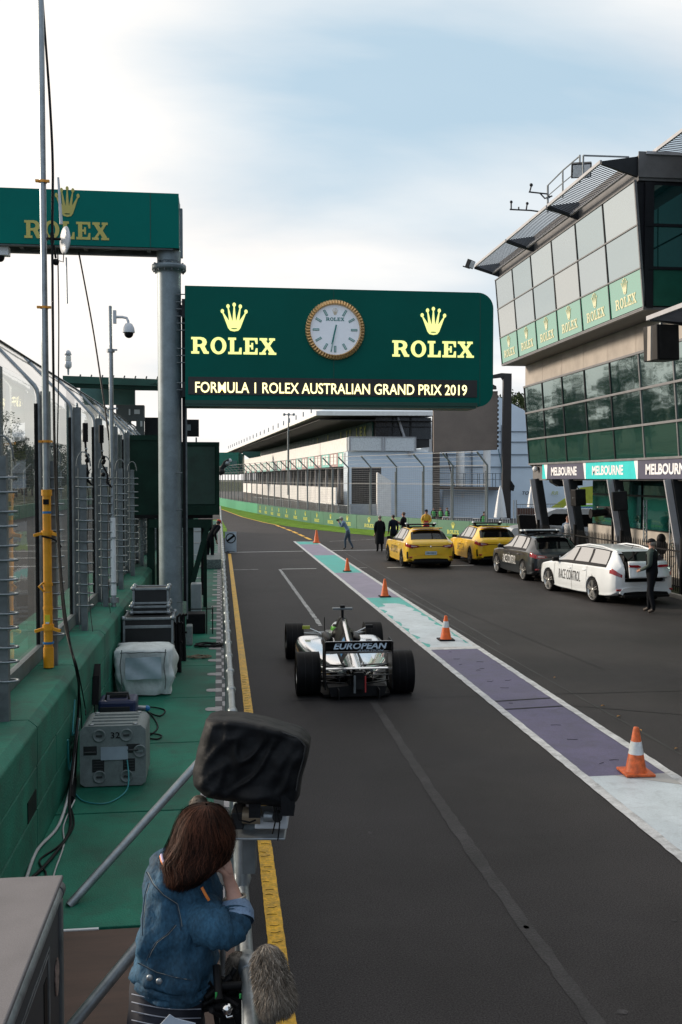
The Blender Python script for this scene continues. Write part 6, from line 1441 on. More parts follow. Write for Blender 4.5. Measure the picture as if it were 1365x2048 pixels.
for s_ in (-1, 1):
    m = section_loft([(.10, s_*.20, .08, .20, .34, .8), (.45, s_*.28, .17, .12, .41, .8), (.9, s_*.36, .24, .10, .47, .85), (1.4, s_*.44, .28, .08, .52, .92), (1.9, s_*.48, .30, .08, .54, .94), (2.3, s_*.50, .28, .10, .54, .92)], mt=chr_, sq=3.6)
    m.box((s_*.46, 2.31, .33), (.4, .03, .34), carb); lw('sidepod', m)
    m = MB(); m.grid([[(s_*x, y, z) for x, z in ((.18, zt+.02), (xo*.6, zt), (xo, zt-.06), (xo+.01, zt-.12))] for y, xo, zt in ((-.28, .24, .36), (.0, .30, .40), (.35, .44, .42), (.8, .60, .46))], chr_); lw('rear_deck', m)
m = MB(); m.prism([(-.50, -.35), (.50, -.35), (.62, .35), (.70, .9), (.70, 2.2), (.35, 2.9), (-.35, 2.9), (-.70, 2.2), (-.70, .9), (-.62, .35)], .045, .075, carb); lw('floor', m)
m = MB(); m.prism([(-.40, .06), (.40, .06), (.44, .20), (.14, .22), (.12, .30), (-.12, .30), (-.14, .22), (-.44, .20)], -.45, -.2, M_tar, axis='Y'); m.box((0, -.50, .32), (.15, .25, .24), M_tar); m.box((-.07, -.64, .28), (.03, .02, .26), steel_d); m.box((.09, -.64, .28), (.02, .02, .24), mat('dull_red', (.35, .03, .03), .5)); m.box((0, -.62, .40), (.12, .03, .10), carb)
for s_ in (-1, 1): m.box((s_*.30, -.46, .13), (.012, .4, .14), M_tar)
lw('diffuser', m)
# gearbox clutter
m = MB(); m.box((0, -.25, .34), (.22, .5, .2), carb); m.tube([(-.12, -.2, .42), (-.2, -.45, .46)], .035, steel_d); m.tube([(.12, -.2, .42), (.2, -.45, .46)], .035, steel_d); m.sphere((-.06, -.42, .47), .035, chr_); lw('gearbox', m)
def f1wheel(x, y, r, w, nm='rear_wheel'):
    s_ = 1 if x > 0 else -1; Mw = Matrix.Translation((x, y, r)) @ Matrix.Rotation(R(90)*s_, 4, 'Y'); h = w/2
    m = MB(); m.lathe([(r*.52, -h*.92), (r*.80, -h), (r*.95, -h*.97), (r*.99, -h*.86), (r, -h*.6), (r, h*.6), (r*.99, h*.86), (r*.95, h*.97), (r*.80, h), (r*.52, h*.92)], slick, 40, Mw, caps=False)
    for q in (-.45, -.15, .15, .45): m.lathe([(r+.0010, q*w-.006), (r+.0012, q*w), (r+.0010, q*w+.006)], M_tar, 40, Mw, caps=False)
    wo = lw('wheel', m); m = MB(); m.lathe([(r*.53, h*.9), (r*.5, h*.8), (r*.48, h*.3), (r*.2, h*.35), (r*.12, h*.6), (.001, h*.62)], rimm, 24, Mw, caps=False); m.lathe([(r*.53, -h*.9), (r*.5, -h*.6), (.001, -h*.5)], rimd, 24, Mw, caps=False); o = lw('rim', m, wo); return wo
for s_ in (-1, 1): f1wheel(s_*.715, 0, .33, .37); f1wheel(s_*.725, 3.1, .325, .33)
# rear wing
m = MB(); 
for s_ in (-1, 1): pass
pf = [(-.62, .20), (-.62, .90), (-.25, .92), (-.22, .60), (-.30, .30), (-.36, .20)]
for s_ in (-1, 1): m = MB(); m.prism(pf, s_*.50-.008, s_*.50+.008, carb, axis='X'); lw('wing_endplate', m)
m = MB(); rows = [[(x, y, z) for x in (-.49, .49)] for y, z in ((-.595, .905), (-.585, .86), (-.545, .79), (-.48, .745))]; m.grid(rows, carb); m.grid([[(x, y+.012, z-.004) for x in (.49, -.49)] for y, z in ((-.595, .905), (-.585, .86), (-.545, .79), (-.48, .745))], carb); m.box((0, -.596, .908), (.985, .014, .010), chr_); wf = lw('wing_flap', m)
m = MB(); Mx = frame((.02, -.606, .795), (1, 0, 0), (0, .25, 1)); text_put(m, 'EUROPEAN', Mx, .80, .095, mat('decal_blue_white', (.42, .52, .62), .4), bold=.028, shear=.28); lw('wing_lettering', m, wf)
m = MB(); Mx = frame((.17, -.596, .752), (1, 0, 0), (0, .5, 1)); text_put(m, 'AVIATION', Mx, .40, .034, mat('decal_blue_grey', (.20, .25, .30), .4), bold=.028, shear=.28); lw('wing_lettering', m, wf)
m = MB(); m.box((0, -.57, .735), (.985, .05, .012), chr_); m.grid([[(x, y, z) for x in (-.49, .49)] for y, z in ((-.5, .73), (-.38, .70), (-.26, .72))], carb); lw('wing_main_plane', m)
m = MB(); m.box((0, -.56, .50), (.985, .10, .014), chr_); m.box((0, -.56, .40), (.985, .05, .012), carb); lw('beam_wing', m)
# suspension
for s_ in (-1, 1):
    m = MB()
    for a, b in (((.12, .10, .42), (.53, 0, .46)), ((.12, -.25, .42), (.53, 0, .46)), ((.12, .15, .22), (.53, 0, .2)), ((.12, -.3, .22), (.53, 0, .2)), ((.10, -.05, .35), (.53, 0, .33))): m.beam((s_*a[0], a[1], a[2]), (s_*b[0], b[1], b[2]), .05, .014, carb)
    lw('rear_suspension', m)
    m = MB()
    for a, b in (((.2, 2.75, .48), (.6, 3.1, .46)), ((.16, 3.35, .44), (.6, 3.1, .46)), ((.18, 2.7, .22), (.6, 3.1, .18)), ((.14, 3.4, .22), (.6, 3.1, .18)), ((.16, 3.05, .5), (.6, 3.1, .2))): m.beam((s_*a[0], a[1], a[2]), (s_*b[0], b[1], b[2]), .045, .014, steel)
    lw('front_suspension', m)
    m = MB(); m.tube([(s_*.3, 2.3, .58), (s_*.50, 2.35, .66)], .012, chr_); m.box((s_*.56, 2.35, .68), (.13, .06, .055), mat('mirror_yellow', (.30, .34, .03), .4) if s_ < 0 else carb); lw('mirror', m, bevel=.015)
    m = MB(); m.box((s_*.70, 4.1, .22), (.02, .55, .24), M_white if s_ < 0 else carb); lw('front_wing_endplate', m, bevel=.005)
m = MB(); m.box((0, 4.1, .12), (1.4, .38, .018), carb); m.box((0, 3.95, .19), (1.38, .16, .014), chr_, rz=0); lw('front_wing', m)
# T camera on the airbox
m = MB(); m.box((0, 1.62, 1.02), (.04, .09, .14), carb); m.box((0, 1.62, 1.10), (.34, .11, .035), steel_d); m.box((0, 1.62, 1.135), (.08, .10, .05), carb); lw('roll_hoop_camera', m, bevel=.008)
m = MB(); m.tube([(-.24, 2.3, .6), (-.24, 2.3, .86)], .008, carb, n=5); lw('aerial', m)
# livery patches on the cover
b_ = mat('livery_blue', (.03, .20, .45), .3, coat=.5); r_ = mat('livery_red', (.50, .06, .03), .3, coat=.5)
def covpatch(y0, y1, a0, a1, mt, nm):
    st = [(-.42, .10, .30, .44, .7), (-.1, .16, .20, .50, .5), (.4, .22, .14, .60, .35), (.9, .25, .12, .74, .26), (1.3, .25, .12, .88, .30), (1.5, .22, .12, .955, .42)]
    def q(y):
        for i in range(len(st)-1):
            if st[i][0] <= y <= st[i+1][0]: t = (y-st[i][0])/(st[i+1][0]-st[i][0]); return [st[i][k]*(1-t)+st[i+1][k]*t for k in range(1, 5)]
    rows = []
    for i in range(7):
        y = y0+(y1-y0)*i/6; w, z0, z1, tw = q(y); r = []
        for j in range(7):
            a = R(a0+(a1-a0)*j/6); c, s_ = math.cos(a), math.sin(a); x = math.copysign(abs(c)**(2/2.4), c); z = math.copysign(abs(s_)**(2/2.4), s_); ww = w*(1-(1-tw)*max(0, (z+1)/2)**1.2); r.append((x*ww*1.03+.004*c, y, (z0+z1)/2+z*(z1-z0)/2*1.01+.004*s_))
        rows.append(r)
    m = MB(); m.grid(rows, mt); lw(nm, m)
covpatch(-.38, 1.46, 74, 106, chr_, 'chrome_ridge'); covpatch(-.4, .5, 0, 73, chr_, 'chrome_flank'); covpatch(-.4, .33, 107, 180, chr_, 'chrome_flank'); covpatch(.55, .95, 120, 165, b_, 'livery_patch'); covpatch(.35, .75, 98, 122, r_, 'livery_patch'); covpatch(.5, .9, 20, 60, b_, 'livery_patch'); covpatch(1.1, 1.45, 120, 170, carb, 'number_panel')
m = MB(); text_put(m, '48', frame((-.215, 1.26, .52), (0, -1, 0), (.35, 0, 1)), .17, .12, whitet, bold=.02); lw('number', m)

# cones
def cone_mesh(m_body, band):
    m = MB(); m.b2((-.19, -.19, 0), (.19, .19, .028), m_body if band == 2 else M_tar); 
    m.lathe([(.15, .028), (.135, .05), (.035, .50), (.028, .515), (.001, .518)], m_body, 24)
    return m
CONES = [((1272, 1548), .52, 2, 'worn orange cone nearest the camera, on the white paint'), ((892, 1281), .50, 1, 'orange cone with white band standing on the white over teal paint'), ((770, 1194), .50, 0, 'plain orange cone at the near end of the middle lilac section'), ((695, 1143), .47, 0, 'plain orange cone at the near end of the far teal section'), ((633.5, 1086), .66, 3, 'farthest and tallest orange cone, at the tip of the painted island')]
for (px, py), H, kind, lb in CONES:
    p = G(px, py); s_ = H/.518; t = T('traffic_cone', lb, 'cone', (p.x, p.y, .012), random.uniform(-.1, .1), 'orange cones along the painted island')
    bm2 = M_oranged if kind == 2 else M_orange; m = MB()
    m.lathe([(.125, .028), (.112, .05), (.033, .50), (.027, .515), (.001, .518)], bm2, 24); c = m.build('cone_body', parent=t, world_coords=False)
    m = MB(); 
    if kind == 3: m.b2((-.15, -.15, 0), (.15, .15, .02), bm2)
    else: m.b2((-.165, -.165, 0), (.165, .165, .028), bm2 if kind == 2 else M_tar)
    m.build('base', parent=t, world_coords=False, bevel=.008)
    if kind in (1, 2):
        f0, f1 = (.22, .36) if kind == 2 else (.27, .40); rr = lambda z: .112-.079*(z-.05)/.45+.002
        m = MB(); m.lathe([(rr(f0), f0), (rr(f1), f1)], M_reflw, 24); m.build('reflective_band', parent=t, world_coords=False)
    t.scale = (s_, s_, s_)
# ================================================================== PEOPLE
skin_m = mat('skin', (.42, .22, .16), .5, var=.1, vscale=12)
hairb = mat('hair_dark', (.02, .013, .010), .5, var=.3, vscale=30); hairg = mat('hair_grey', (.22, .2, .18), .6, var=.2, vscale=30)
def skin_graph(verts, edges, mats, sub=2, root=0):
    """verts: [(pos, (rx, ry))]; edges: [(a, b, material)] -> one continuous skinned surface with per-bone materials"""
    me = bpy.data.meshes.new('tmp'); me.from_pydata([tuple(v[0]) for v in verts], [(e[0], e[1]) for e in edges], [])
    o = bpy.data.objects.new('tmp', me); COL.objects.link(o); md = o.modifiers.new('s', 'SKIN'); md.use_smooth_shade = True; md.branch_smoothing = .6
    for i, v in enumerate(verts):
        r = v[1] if isinstance(v[1], tuple) else (v[1], v[1]); me.skin_vertices[0].data[i].radius = r; me.skin_vertices[0].data[i].use_root = (i == root)
    sb = o.modifiers.new('d', 'SUBSURF'); sb.levels = sub; sb.render_levels = sub
    dg = bpy.context.evaluated_depsgraph_get(); dg.update(); ev = bpy.data.meshes.new_from_object(o.evaluated_get(dg)); bpy.data.objects.remove(o); bpy.data.meshes.remove(me)
    P = [Vector(v[0]) for v in verts]; out = MB(); vs = [v.co.copy() for v in ev.vertices]; E = []
    for a, b, mt in edges:
        ra = verts[a][1]; rb = verts[b][1]; ra = max(ra) if isinstance(ra, tuple) else ra; rb = max(rb) if isinstance(rb, tuple) else rb; E.append((P[a], P[b]-P[a], ra, rb, mt))
    groups = {}
    for p in ev.polygons:
        c = p.center; best = None; bd = 1e9
        for a, d, ra, rb, mt in E:
            t = max(0, min(1, (c-a).dot(d)/max(1e-9, d.length_squared))); q = (c-(a+d*t)).length-(ra+(rb-ra)*t)*.9
            if q < bd: bd = q; best = mt
        groups.setdefault(best.name, (best, []))[1].append(tuple(p.vertices))
    out.v = vs
    for mt, fs in groups.values():
        k = out.mi(mt)
        for f in fs: out.f.append(f); out.m.append(k); out.sm.append(True)
    bpy.data.meshes.remove(ev); return out
def person(loc, rz, H, label, top, legs, arms=None, shoes=None, hair=hairb, cap=None, pose=None, group=None, skin=skin_m, coat=None, hip_drop=0, vest=None, half=False, build=1.0):
    arms = arms or top; shoes = shoes or black; p = dict(
        pelvis=(0, 0, .54), waist=(0, .005, .61), chest=(0, .0, .73), neckb=(0, -.005, .815), neck=(0, .005, .865), head=(0, .02, .915), crown=(0, .008, .958),
        shL=(-.095, 0, .80), elL=(-.13, -.01, .63), wrL=(-.13, .05, .49), haL=(-.13, .065, .45), shR=(.095, 0, .80), elR=(.13, -.01, .63), wrR=(.13, .05, .49), haR=(.13, .065, .45),
        hiL=(-.05, 0, .50), knL=(-.055, .015, .28), anL=(-.06, 0, .05), toL=(-.065, .075, .02), hiR=(.05, 0, .50), knR=(.055, .015, .28), anR=(.06, 0, .05), toR=(.065, .075, .02))
    if pose: p.update(pose)
    r = dict(pelvis=(.098, .075), waist=(.092, .070), chest=(.108, .076), neckb=.052, neck=.034, head=(.041, .049), crown=(.035, .041), sh=.048, el=.034, wr=.021, ha=.021, hi=.064, kn=.043, an=.029, to=.022)
    nm = list(p.keys()); ix = {n: i for i, n in enumerate(nm)}
    def rad(n):
        q = r[n[:2]] if n[:2] in ('sh', 'el', 'wr', 'ha', 'hi', 'kn', 'an', 'to') and n not in ('head', 'chest') else r[n]
        b_ = build if n in ('pelvis', 'waist', 'chest') or n[:2] in ('sh', 'el', 'hi', 'kn') else 1
        return (q[0]*H*b_, q[1]*H*b_) if isinstance(q, tuple) else q*H
    t = T('person', label, 'person', loc, rz, group)
    V_ = [(Vector(p[n])*H, rad(n)) for n in nm]
    E = [('pelvis', 'waist', top), ('waist', 'chest', top), ('chest', 'neckb', top), ('neckb', 'neck', skin), ('neck', 'head', skin), ('head', 'crown', skin)]
    for s_ in 'LR': E += [('neckb', 'sh'+s_, arms), ('sh'+s_, 'el'+s_, arms), ('el'+s_, 'wr'+s_, arms), ('wr'+s_, 'ha'+s_, skin), ('pelvis', 'hi'+s_, legs), ('hi'+s_, 'kn'+s_, legs), ('kn'+s_, 'an'+s_, legs), ('an'+s_, 'to'+s_, shoes)]
    base = len(V_)
    # fingers: five short unequal chains per hand
    EE = [(ix[a], ix[b], m_) for a, b, m_ in E]
    for s_ in 'LR':
        h = Vector(p['ha'+s_]); w = Vector(p['wr'+s_]); d = (h-w).normalized(); sd = d.cross(Vector((0, 1, 0)) if abs(d.y) < .8 else Vector((1, 0, 0))).normalized()
        for k, (of, ln) in enumerate(((-.012, .030), (-.004, .038), (.004, .040), (.012, .034))):
            V_.append(((h+sd*of+d*(.012+ln*.5))*H, .0052*H)); EE.append((ix['ha'+s_], len(V_)-1, skin)); V_.append(((h+sd*of+d*(.010+ln)+Vector((0, .006, 0)))*H, .0045*H)); EE.append((len(V_)-2, len(V_)-1, skin))
        V_.append(((h-sd*.018-d*.002)*H, .006*H)); EE.append((ix['ha'+s_], len(V_)-1, skin))
    m = skin_graph(V_, EE, None, 1, ix['pelvis']); m.build('body', parent=t, world_coords=False)
    hd = Vector(p['head'])*H; cr_ = Vector(p['crown'])*H; up = (cr_-Vector(p['neck'])*H).normalized(); fw = Vector((0, 1, 0)); fw = (fw-up*fw.dot(up)).normalized()
    if pose and 'look' in pose: fw = Vector(pose['look']).normalized(); fw = (fw-up*fw.dot(up)).normalized()
    Mh = frame(hd+(cr_-hd)*.35, fw.cross(up), up) ; Mh = Matrix((( (fw.cross(up)).x, fw.x, up.x, Mh[0][3]), ((fw.cross(up)).y, fw.y, up.y, Mh[1][3]), ((fw.cross(up)).z, fw.z, up.z, Mh[2][3]), (0, 0, 0, 1)))
    s_ = H
    if cap:
        m = MB(); m.sphere((0, -.004*s_, .022*s_), (.047*s_, .055*s_, .040*s_), cap, 12, 8, Mh); m.box((0, .062*s_, .022*s_), (.07*s_, .06*s_, .006*s_), cap, Mh); m.build('cap', parent=t, world_coords=False)
    m = MB(); m.sphere((0, -.012*s_, .010*s_ if not cap else -.005*s_), (.046*s_, .050*s_, .048*s_), hair, 12, 8, Mh); m.build('hair', parent=t, world_coords=False)
    m = MB(); m.box((0, .052*s_, -.008*s_), (.010*s_, .018*s_, .018*s_), skin, Mh)
    for q in (-1, 1): m.sphere((q*.018*s_, .047*s_, .004*s_), .004*s_, black, 6, 4, Mh); m.sphere((q*.045*s_, .0, -.004*s_), (.006*s_, .010*s_, .014*s_), skin, 6, 4, Mh)
    m.box((0, .047*s_, -.026*s_), (.022*s_, .006*s_, .004*s_), mat('lips', (.25, .08, .07), .5), Mh); m.build('face', parent=t, world_coords=False)
    if coat:
        m = MB(); rows = []
        for z, rx, ry in ((.80, .10, .06), (.74, .115, .075), (.62, .105, .075), (.50, .115, .085), (.36, .12, .09), (.22, .12, .095)): rows.append([((rx*math.cos(a)*(1+.04*math.sin(5*a)))*H, (ry*math.sin(a))*H, z*H) for a in [2*math.pi*j/24 for j in range(24)]])
        m.grid(rows, coat, wrap=True); m.build('coat', parent=t, world_coords=False)
    if vest:
        m = MB(); rows = []
        for z, rx, ry in ((.81, .085, .055), (.78, .10, .068), (.70, .102, .070), (.60, .092, .066), (.55, .094, .070)): rows.append([((rx*math.cos(a))*H, (ry*math.sin(a))*H, z*H) for a in [2*math.pi*j/24 for j in range(24)]])
        m.grid(rows, vest, wrap=True); m.build('vest', parent=t, world_coords=False)
    return t
def face_dir(rz_cam):   # rotation so that the person's +Y looks along camera-relative heading (0 = away from camera, 90 = to the left)
    return -YAW+R(rz_cam)
jeans = mat('jeans', (.045, .075, .11), .8, var=.2, vscale=8); denim = mat('denim_shirt', (.14, .22, .33), .8, var=.15, vscale=8); dk = mat('dark_cloth', (.009, .010, .013), .85, var=.2, spec=.1); dnavy = mat('navy_cloth', (.010, .014, .026), .85, var=.2, spec=.1)
greyg = mat('grey_green_cloth', (.035, .055, .05), .8, var=.2); redc = mat('red_cloth', (.5, .02, .015), .7); yelc = mat('yellow_cloth', (.6, .35, .02), .7); hiv = mat('hi_vis_green', (.03, .30, .07), .7); whc = mat('white_cloth', (.55, .55, .56), .8); bluec = mat('blue_cloth', (.10, .16, .25), .8); brnsh = mat('brown_shoe', (.05, .036, .03), .6)
p = G(696, 1099)
person((p.x, p.y, 0), face_dir(78), 1.64, 'person in denim shirt and jeans bending forward on the track, camera held to the face', denim, jeans, shoes=brnsh, hair=hairg, cap=mat('cream_cap', (.4, .42, .36), .7), pose=dict(
    pelvis=(0, -.01, .53), waist=(0, .02, .60), chest=(0, .09, .71), neckb=(0, .14, .785), neck=(0, .165, .825), head=(0, .19, .865), crown=(0, .195, .905), shL=(-.09, .12, .77), shR=(.09, .12, .77), elL=(-.11, .16, .64), wrL=(-.05, .25, .76), haL=(-.035, .265, .80), elR=(.11, .17, .64), wrR=(.06, .25, .76), haR=(.04, .265, .80),
    hiL=(-.05, -.01, .50), knL=(-.05, .07, .28), anL=(-.05, .06, .05), toL=(-.05, .13, .02), hiR=(.05, -.01, .50), knR=(.05, -.03, .27), anR=(.05, -.14, .06), toR=(.055, -.08, .02)))
m = MB(); q = LM(bpy.data.objects['person']) @ Vector((0, .47, 1.37)); m.box(q, (.12, .12, .09), black, rz=face_dir(78)); tag(m.build('photo_camera'), 'small camera held by the bending person in denim', 'camera')
p = G(760, 1104)
person((p.x, p.y, 0), face_dir(10), 1.68, 'person in a long black coat standing alone between the lane markings', dk, dk, hair=hairg, coat=dk, pose=dict(wrL=(-.11, .05, .50), elL=(-.14, -.0, .63)))
p = G(787, 1101); person((p.x, p.y, 0), face_dir(20), 1.68, 'person in dark navy jacket at the left side of the front yellow car', dnavy, dk, pose=dict(wrL=(-.1, .09, .5), haL=(-.1, .12, .47)))
p = G(808, 1097); person((p.x, p.y, 0), face_dir(60), 1.76, 'person in black jacket with raised forearms standing by the navy jacketed person', dk, dk, hair=mat('hair_brown', (.08, .045, .03), .6), pose=dict(elL=(-.13, .03, .64), wrL=(-.07, .15, .70), haL=(-.06, .18, .72), elR=(.13, .03, .64), wrR=(.07, .15, .69), haR=(.06, .18, .71)))
p = G(853, 1086); person((p.x, p.y, 0), face_dir(175), 1.75, 'person in red and yellow overalls with a cap behind the front yellow car', redc, redc, arms=yelc, cap=dnavy, vest=None, pose=dict(elL=(-.14, .02, .66), wrL=(-.06, .09, .60), haL=(-.03, .1, .6), elR=(.14, .02, .66), wrR=(.06, .09, .60), haR=(.03, .1, .6)))
m = MB(); tt = bpy.data.objects['person.004']; H = 1.75; rows = []
for z, rx, ry in ((.815, .08, .055), (.78, .102, .068), (.72, .104, .070), (.665, .098, .068)): rows.append([((rx*math.cos(a))*H, (ry*math.sin(a))*H, (z+.012*math.sin(7*a))*H) for a in [2*math.pi*j/24 for j in range(24)]])
m.grid(rows, yelc, wrap=True); m.build('yellow_top', parent=tt, world_coords=False)
for i, (x, y0, d, lb) in enumerate(((868, 1018, 64, 'leftmost of the three people in green vests behind the wall'), (882, 1014, 63, 'middle one of the three people in green vests behind the wall'), (895, 1016, 62, 'rightmost of the three people in green vests behind the wall'))):
    c = AD(x, y0, d); person((c.x, c.y, 0), face_dir(160-20*i), 1.38+.03*i, lb, dk, dk, vest=hiv, group='people in green vests behind the wall', pose=dict(wrR=(.08, .1, .6), haR=(.06, .12, .62)))
    bpy.data.objects['person.%03d' % (5+i)].location.z = .1
c = AD(969, 1022, 55); tt = person((c.x, c.y, 0), face_dir(170), 1.50, 'person in dark jacket and green vest behind the second yellow car', dk, dk, cap=dk, vest=hiv)
c = AD(1137, 1030, 39); person((c.x, c.y, 0), face_dir(150), 1.86, 'person in white shirt and blue jacket behind the fence by the vans', whc, dk, arms=bluec, hair=mat('hair_auburn', (.12, .05, .03), .6))
p = G(1304, 1226); person((p.x, p.y, 0), face_dir(55), 1.86, 'person in black cap, black vest and grey green sleeves at the open tailgate', dk, dk, arms=greyg, cap=black, hair=hairg, shoes=brnsh, build=1.3, pose=dict(
    chest=(0, .01, .73), elL=(-.13, -.01, .64), wrL=(-.09, .12, .57), haL=(-.07, .15, .56), elR=(.13, .02, .64), wrR=(.08, .14, .57), haR=(.06, .17, .565), hiL=(-.05, 0, .50), anL=(-.07, -.05, .05), toL=(-.075, .03, .02), knL=(-.06, .0, .28), anR=(.07, .06, .05), toR=(.075, .14, .02), knR=(.06, .05, .28)))
c = G(420, 1128, DZ); person((c.x, c.y, DZ), face_dir(-25), 1.5, 'person in black leaning over the rail beyond the booth with a red cap', dk, dk, cap=redc, pose=dict(waist=(.02, .03, .60), chest=(.05, .1, .70), neckb=(.07, .15, .77), neck=(.08, .17, .80), head=(.09, .2, .83), crown=(.095, .21, .87), shL=(-.02, .13, .76), shR=(.16, .13, .76)))
# driver
t = T('person', 'racing driver in white and green helmet seated in the chrome racing car', 'person', LM(RCAR) @ Vector((-.02, 1.95, .2)), R(-.8))
V_ = [(Vector((0, -.05, .05)), (.16, .12)), (Vector((0, -.05, .30)), (.18, .11)), (Vector((0, -.02, .40)), .06), (Vector((0, 0, .47)), .085), (Vector((-.17, 0, .32)), .06), (Vector((-.20, .22, .20)), .045), (Vector((-.09, .42, .26)), .035), (Vector((-.07, .46, .28)), .035), (Vector((.17, 0, .32)), .06), (Vector((.20, .22, .20)), .045), (Vector((.09, .42, .26)), .035), (Vector((.07, .46, .28)), .035)]
m = skin_graph(V_, [(0, 1, dk), (1, 2, dk), (2, 3, dk), (1, 4, dk), (4, 5, dk), (5, 6, dk), (6, 7, black), (1, 8, dk), (8, 9, dk), (9, 10, dk), (10, 11, black)], None, 2); m.build('body', parent=t, world_coords=False)
m = MB(); m.sphere((-.02, 0, .50), (.125, .145, .135), M_white, 18, 12); hm = m.build('helmet', parent=t, world_coords=False)
m = MB()
for a0, a1, mm, z0, z1 in ((100, 260, mat('helmet_green', (.10, .42, .03), .3, coat=.6), .49, .56), (200, 340, black, .56, .60)):
    rows = []
    for z in (z0, (z0+z1)/2, z1):
        f_ = math.sqrt(max(0, 1-((z-.50)/.137)**2)); rows.append([(-.02+.128*f_*math.cos(R(a)), .148*f_*math.sin(R(a)), z) for a in range(a0, a1+1, 10)])
    m.grid(rows, mm)
m.build('helmet_stripe', parent=hm, world_coords=False)
# ================================================================== EQUIPMENT ON THE WALKWAY
casegrey = mat('case_grey', (.17, .20, .20), .6, dirt=(.07, .08, .08), dscale=6, damt=.6, var=.14, vscale=6, fine=.08, fscale=60); casedk = mat('case_dark', (.03, .035, .036), .6); cased = mat('case_black', (.012, .013, .015), .55, var=.2, vscale=8)
def wb(px0, px1, pyb, h, dep):
    """box standing on the walkway: front lower edge at pixel row pyb"""
    a = G(px0, pyb, DZ); b = G(px1, pyb, DZ); y = (a.y+b.y)/2; return a.x, b.x, y, y+dep
# grey transit case 32
x0, x1, y0, y1 = wb(162, 292, 1574, .5, .5); zt = DZ+.52; xc = (x0+x1)/2; W = x1-x0
t = T('transit_case', 'grey plastic transit case marked 32 beside the green wall', 'case', (xc, y0+.25, DZ))
m = MB(); ch = .038
m.prism([(x0+ch, DZ+.01), (x1-ch, DZ+.01), (x1, DZ+ch), (x1, zt-ch), (x1-ch*1.1, zt), (x0+ch*1.1, zt), (x0, zt-ch), (x0, DZ+ch)], y0, y1, casegrey, axis='Y'); m.build('case_body', parent=t, bevel=.018)
m = MB()
for k in range(4): m.b2((x0+.08, y0+.05+k*.11, zt), (x1-.08, y0+.08+k*.11, zt+.010), casegrey)
for xx_ in (x0+.09, x1-.09):
    for yy_ in (y0+.04, y1-.04): m.lathe([(.022, 0), (.022, .006), (.01, .008)], steel, 10, Matrix.Translation((xx_, yy_, zt+.004)))
m.build('lid_ribs', parent=t)
for xx_, zz_ in ((x0+.16, zt-.08), (x1-.16, zt-.08), (x0+.16, DZ+.09), (x1-.16, DZ+.09), (x1-.05, DZ+.30)):
    m = MB(); Mx = frame((xx_, y0-.001, zz_), (1, 0, 0), (0, 0, 1)); m.lathe([(.055, 0), (.055, .008), (.045, .010), (.042, .004), (.001, .004)], casegrey, 18, Mx); m.box((0, 0, .008), (.05, .016, .012), casedk if zz_ != DZ+.30 else steel, Mx); m.build('latch', parent=t)
for xx_, zz_, w_, h_ in ((x0+.085, zt-.205, .11, .075), (x1-.105, zt-.195, .11, .075)):
    m = MB(); m.b2((xx_-w_/2, y0-.004, zz_-h_/2), (xx_+w_/2, y0-.001, zz_+h_/2), cased); m.tube([(xx_-.045, y0-.012, zz_-.012), (xx_+.045, y0-.012, zz_-.012)], .008, casedk); m.build('handle', parent=t)
for xx_ in (x0+.15, x1-.14):
    m = MB(); m.b2((xx_-.05, y0-.003, DZ+.13), (xx_+.05, y0-.001, DZ+.24), cased)
    for k in range(4): m.b2((xx_-.04, y0-.008, DZ+.145+.024*k), (xx_+.04, y0-.004, DZ+.152+.024*k), casedk)
    m.build('vent', parent=t)
m = MB(); m.b2((xc-.10, y0-.014, DZ+.235), (xc+.125, y0-.010, DZ+.345), mat('paper_label', (.30, .36, .42), .6)); m.build('paper_label', parent=t)
m = MB(); text_put(m, '32', frame((xc+.02, y0-.003, zt-.105), (1, 0, 0), (0, 0, 1)), .075, .052, black, bold=.0, ext=.002); m.build('case_number', parent=t)
# small portable monitor / generator behind it
x0, x1, y0, y1 = wb(197, 272, 1423+55, .3, .35); y0 = G(230, 1480, DZ).y+.15; y0 = max(y0, 0)
a = AD(196, 1425, 9.45); b = AD(272, 1425, 9.45)
t = T('portable_monitor', 'small dark blue portable unit with a black handle behind the grey case', 'monitor', ((a.x+b.x)/2, a.y, DZ))
m = MB(); m.b2((a.x, a.y, DZ), (b.x, a.y+.30, DZ+.46), mat('unit_blue', (.012, .02, .07), .45)); m.build('casing', parent=t, bevel=.03)
m = MB(); m.b2((a.x+.02, a.y-.01, DZ+.02), (b.x-.06, a.y-.001, DZ+.40), cased); m.build('front_screen', parent=t, bevel=.008)
m = MB(); m.tube([(a.x+.07, a.y+.05, DZ+.45), (a.x+.08, a.y+.05, DZ+.52), (b.x-.08, a.y+.05, DZ+.52), (b.x-.07, a.y+.05, DZ+.45)], .014, cased); m.b2((a.x+.1, a.y+.12, DZ+.46), (b.x-.1, a.y+.25, DZ+.49), cased); m.build('handle', parent=t)
m = MB(); c = AD(283, 1416, 9.8); m.tube([c+Vector((-.06, 0, 0)), c+Vector((.05, -.02, 0))], .028, steel); m.sphere(c+Vector((.06, -.02, 0)), .03, blueclamp); m.build('plug', parent=t)
# black wedge against the wall
m = MB(); c = AX(196, 1395, -1.22); m.prism([(c.y-.12, DZ+.35), (c.y+.12, DZ+.35), (c.y+.1, DZ+.72), (c.y-.02, DZ+.62)], -1.262, -1.20, black, axis='X'); tag(m.build('wall_bracket'), 'black wedge bracket on the wall beside the dark blue unit', 'bracket')
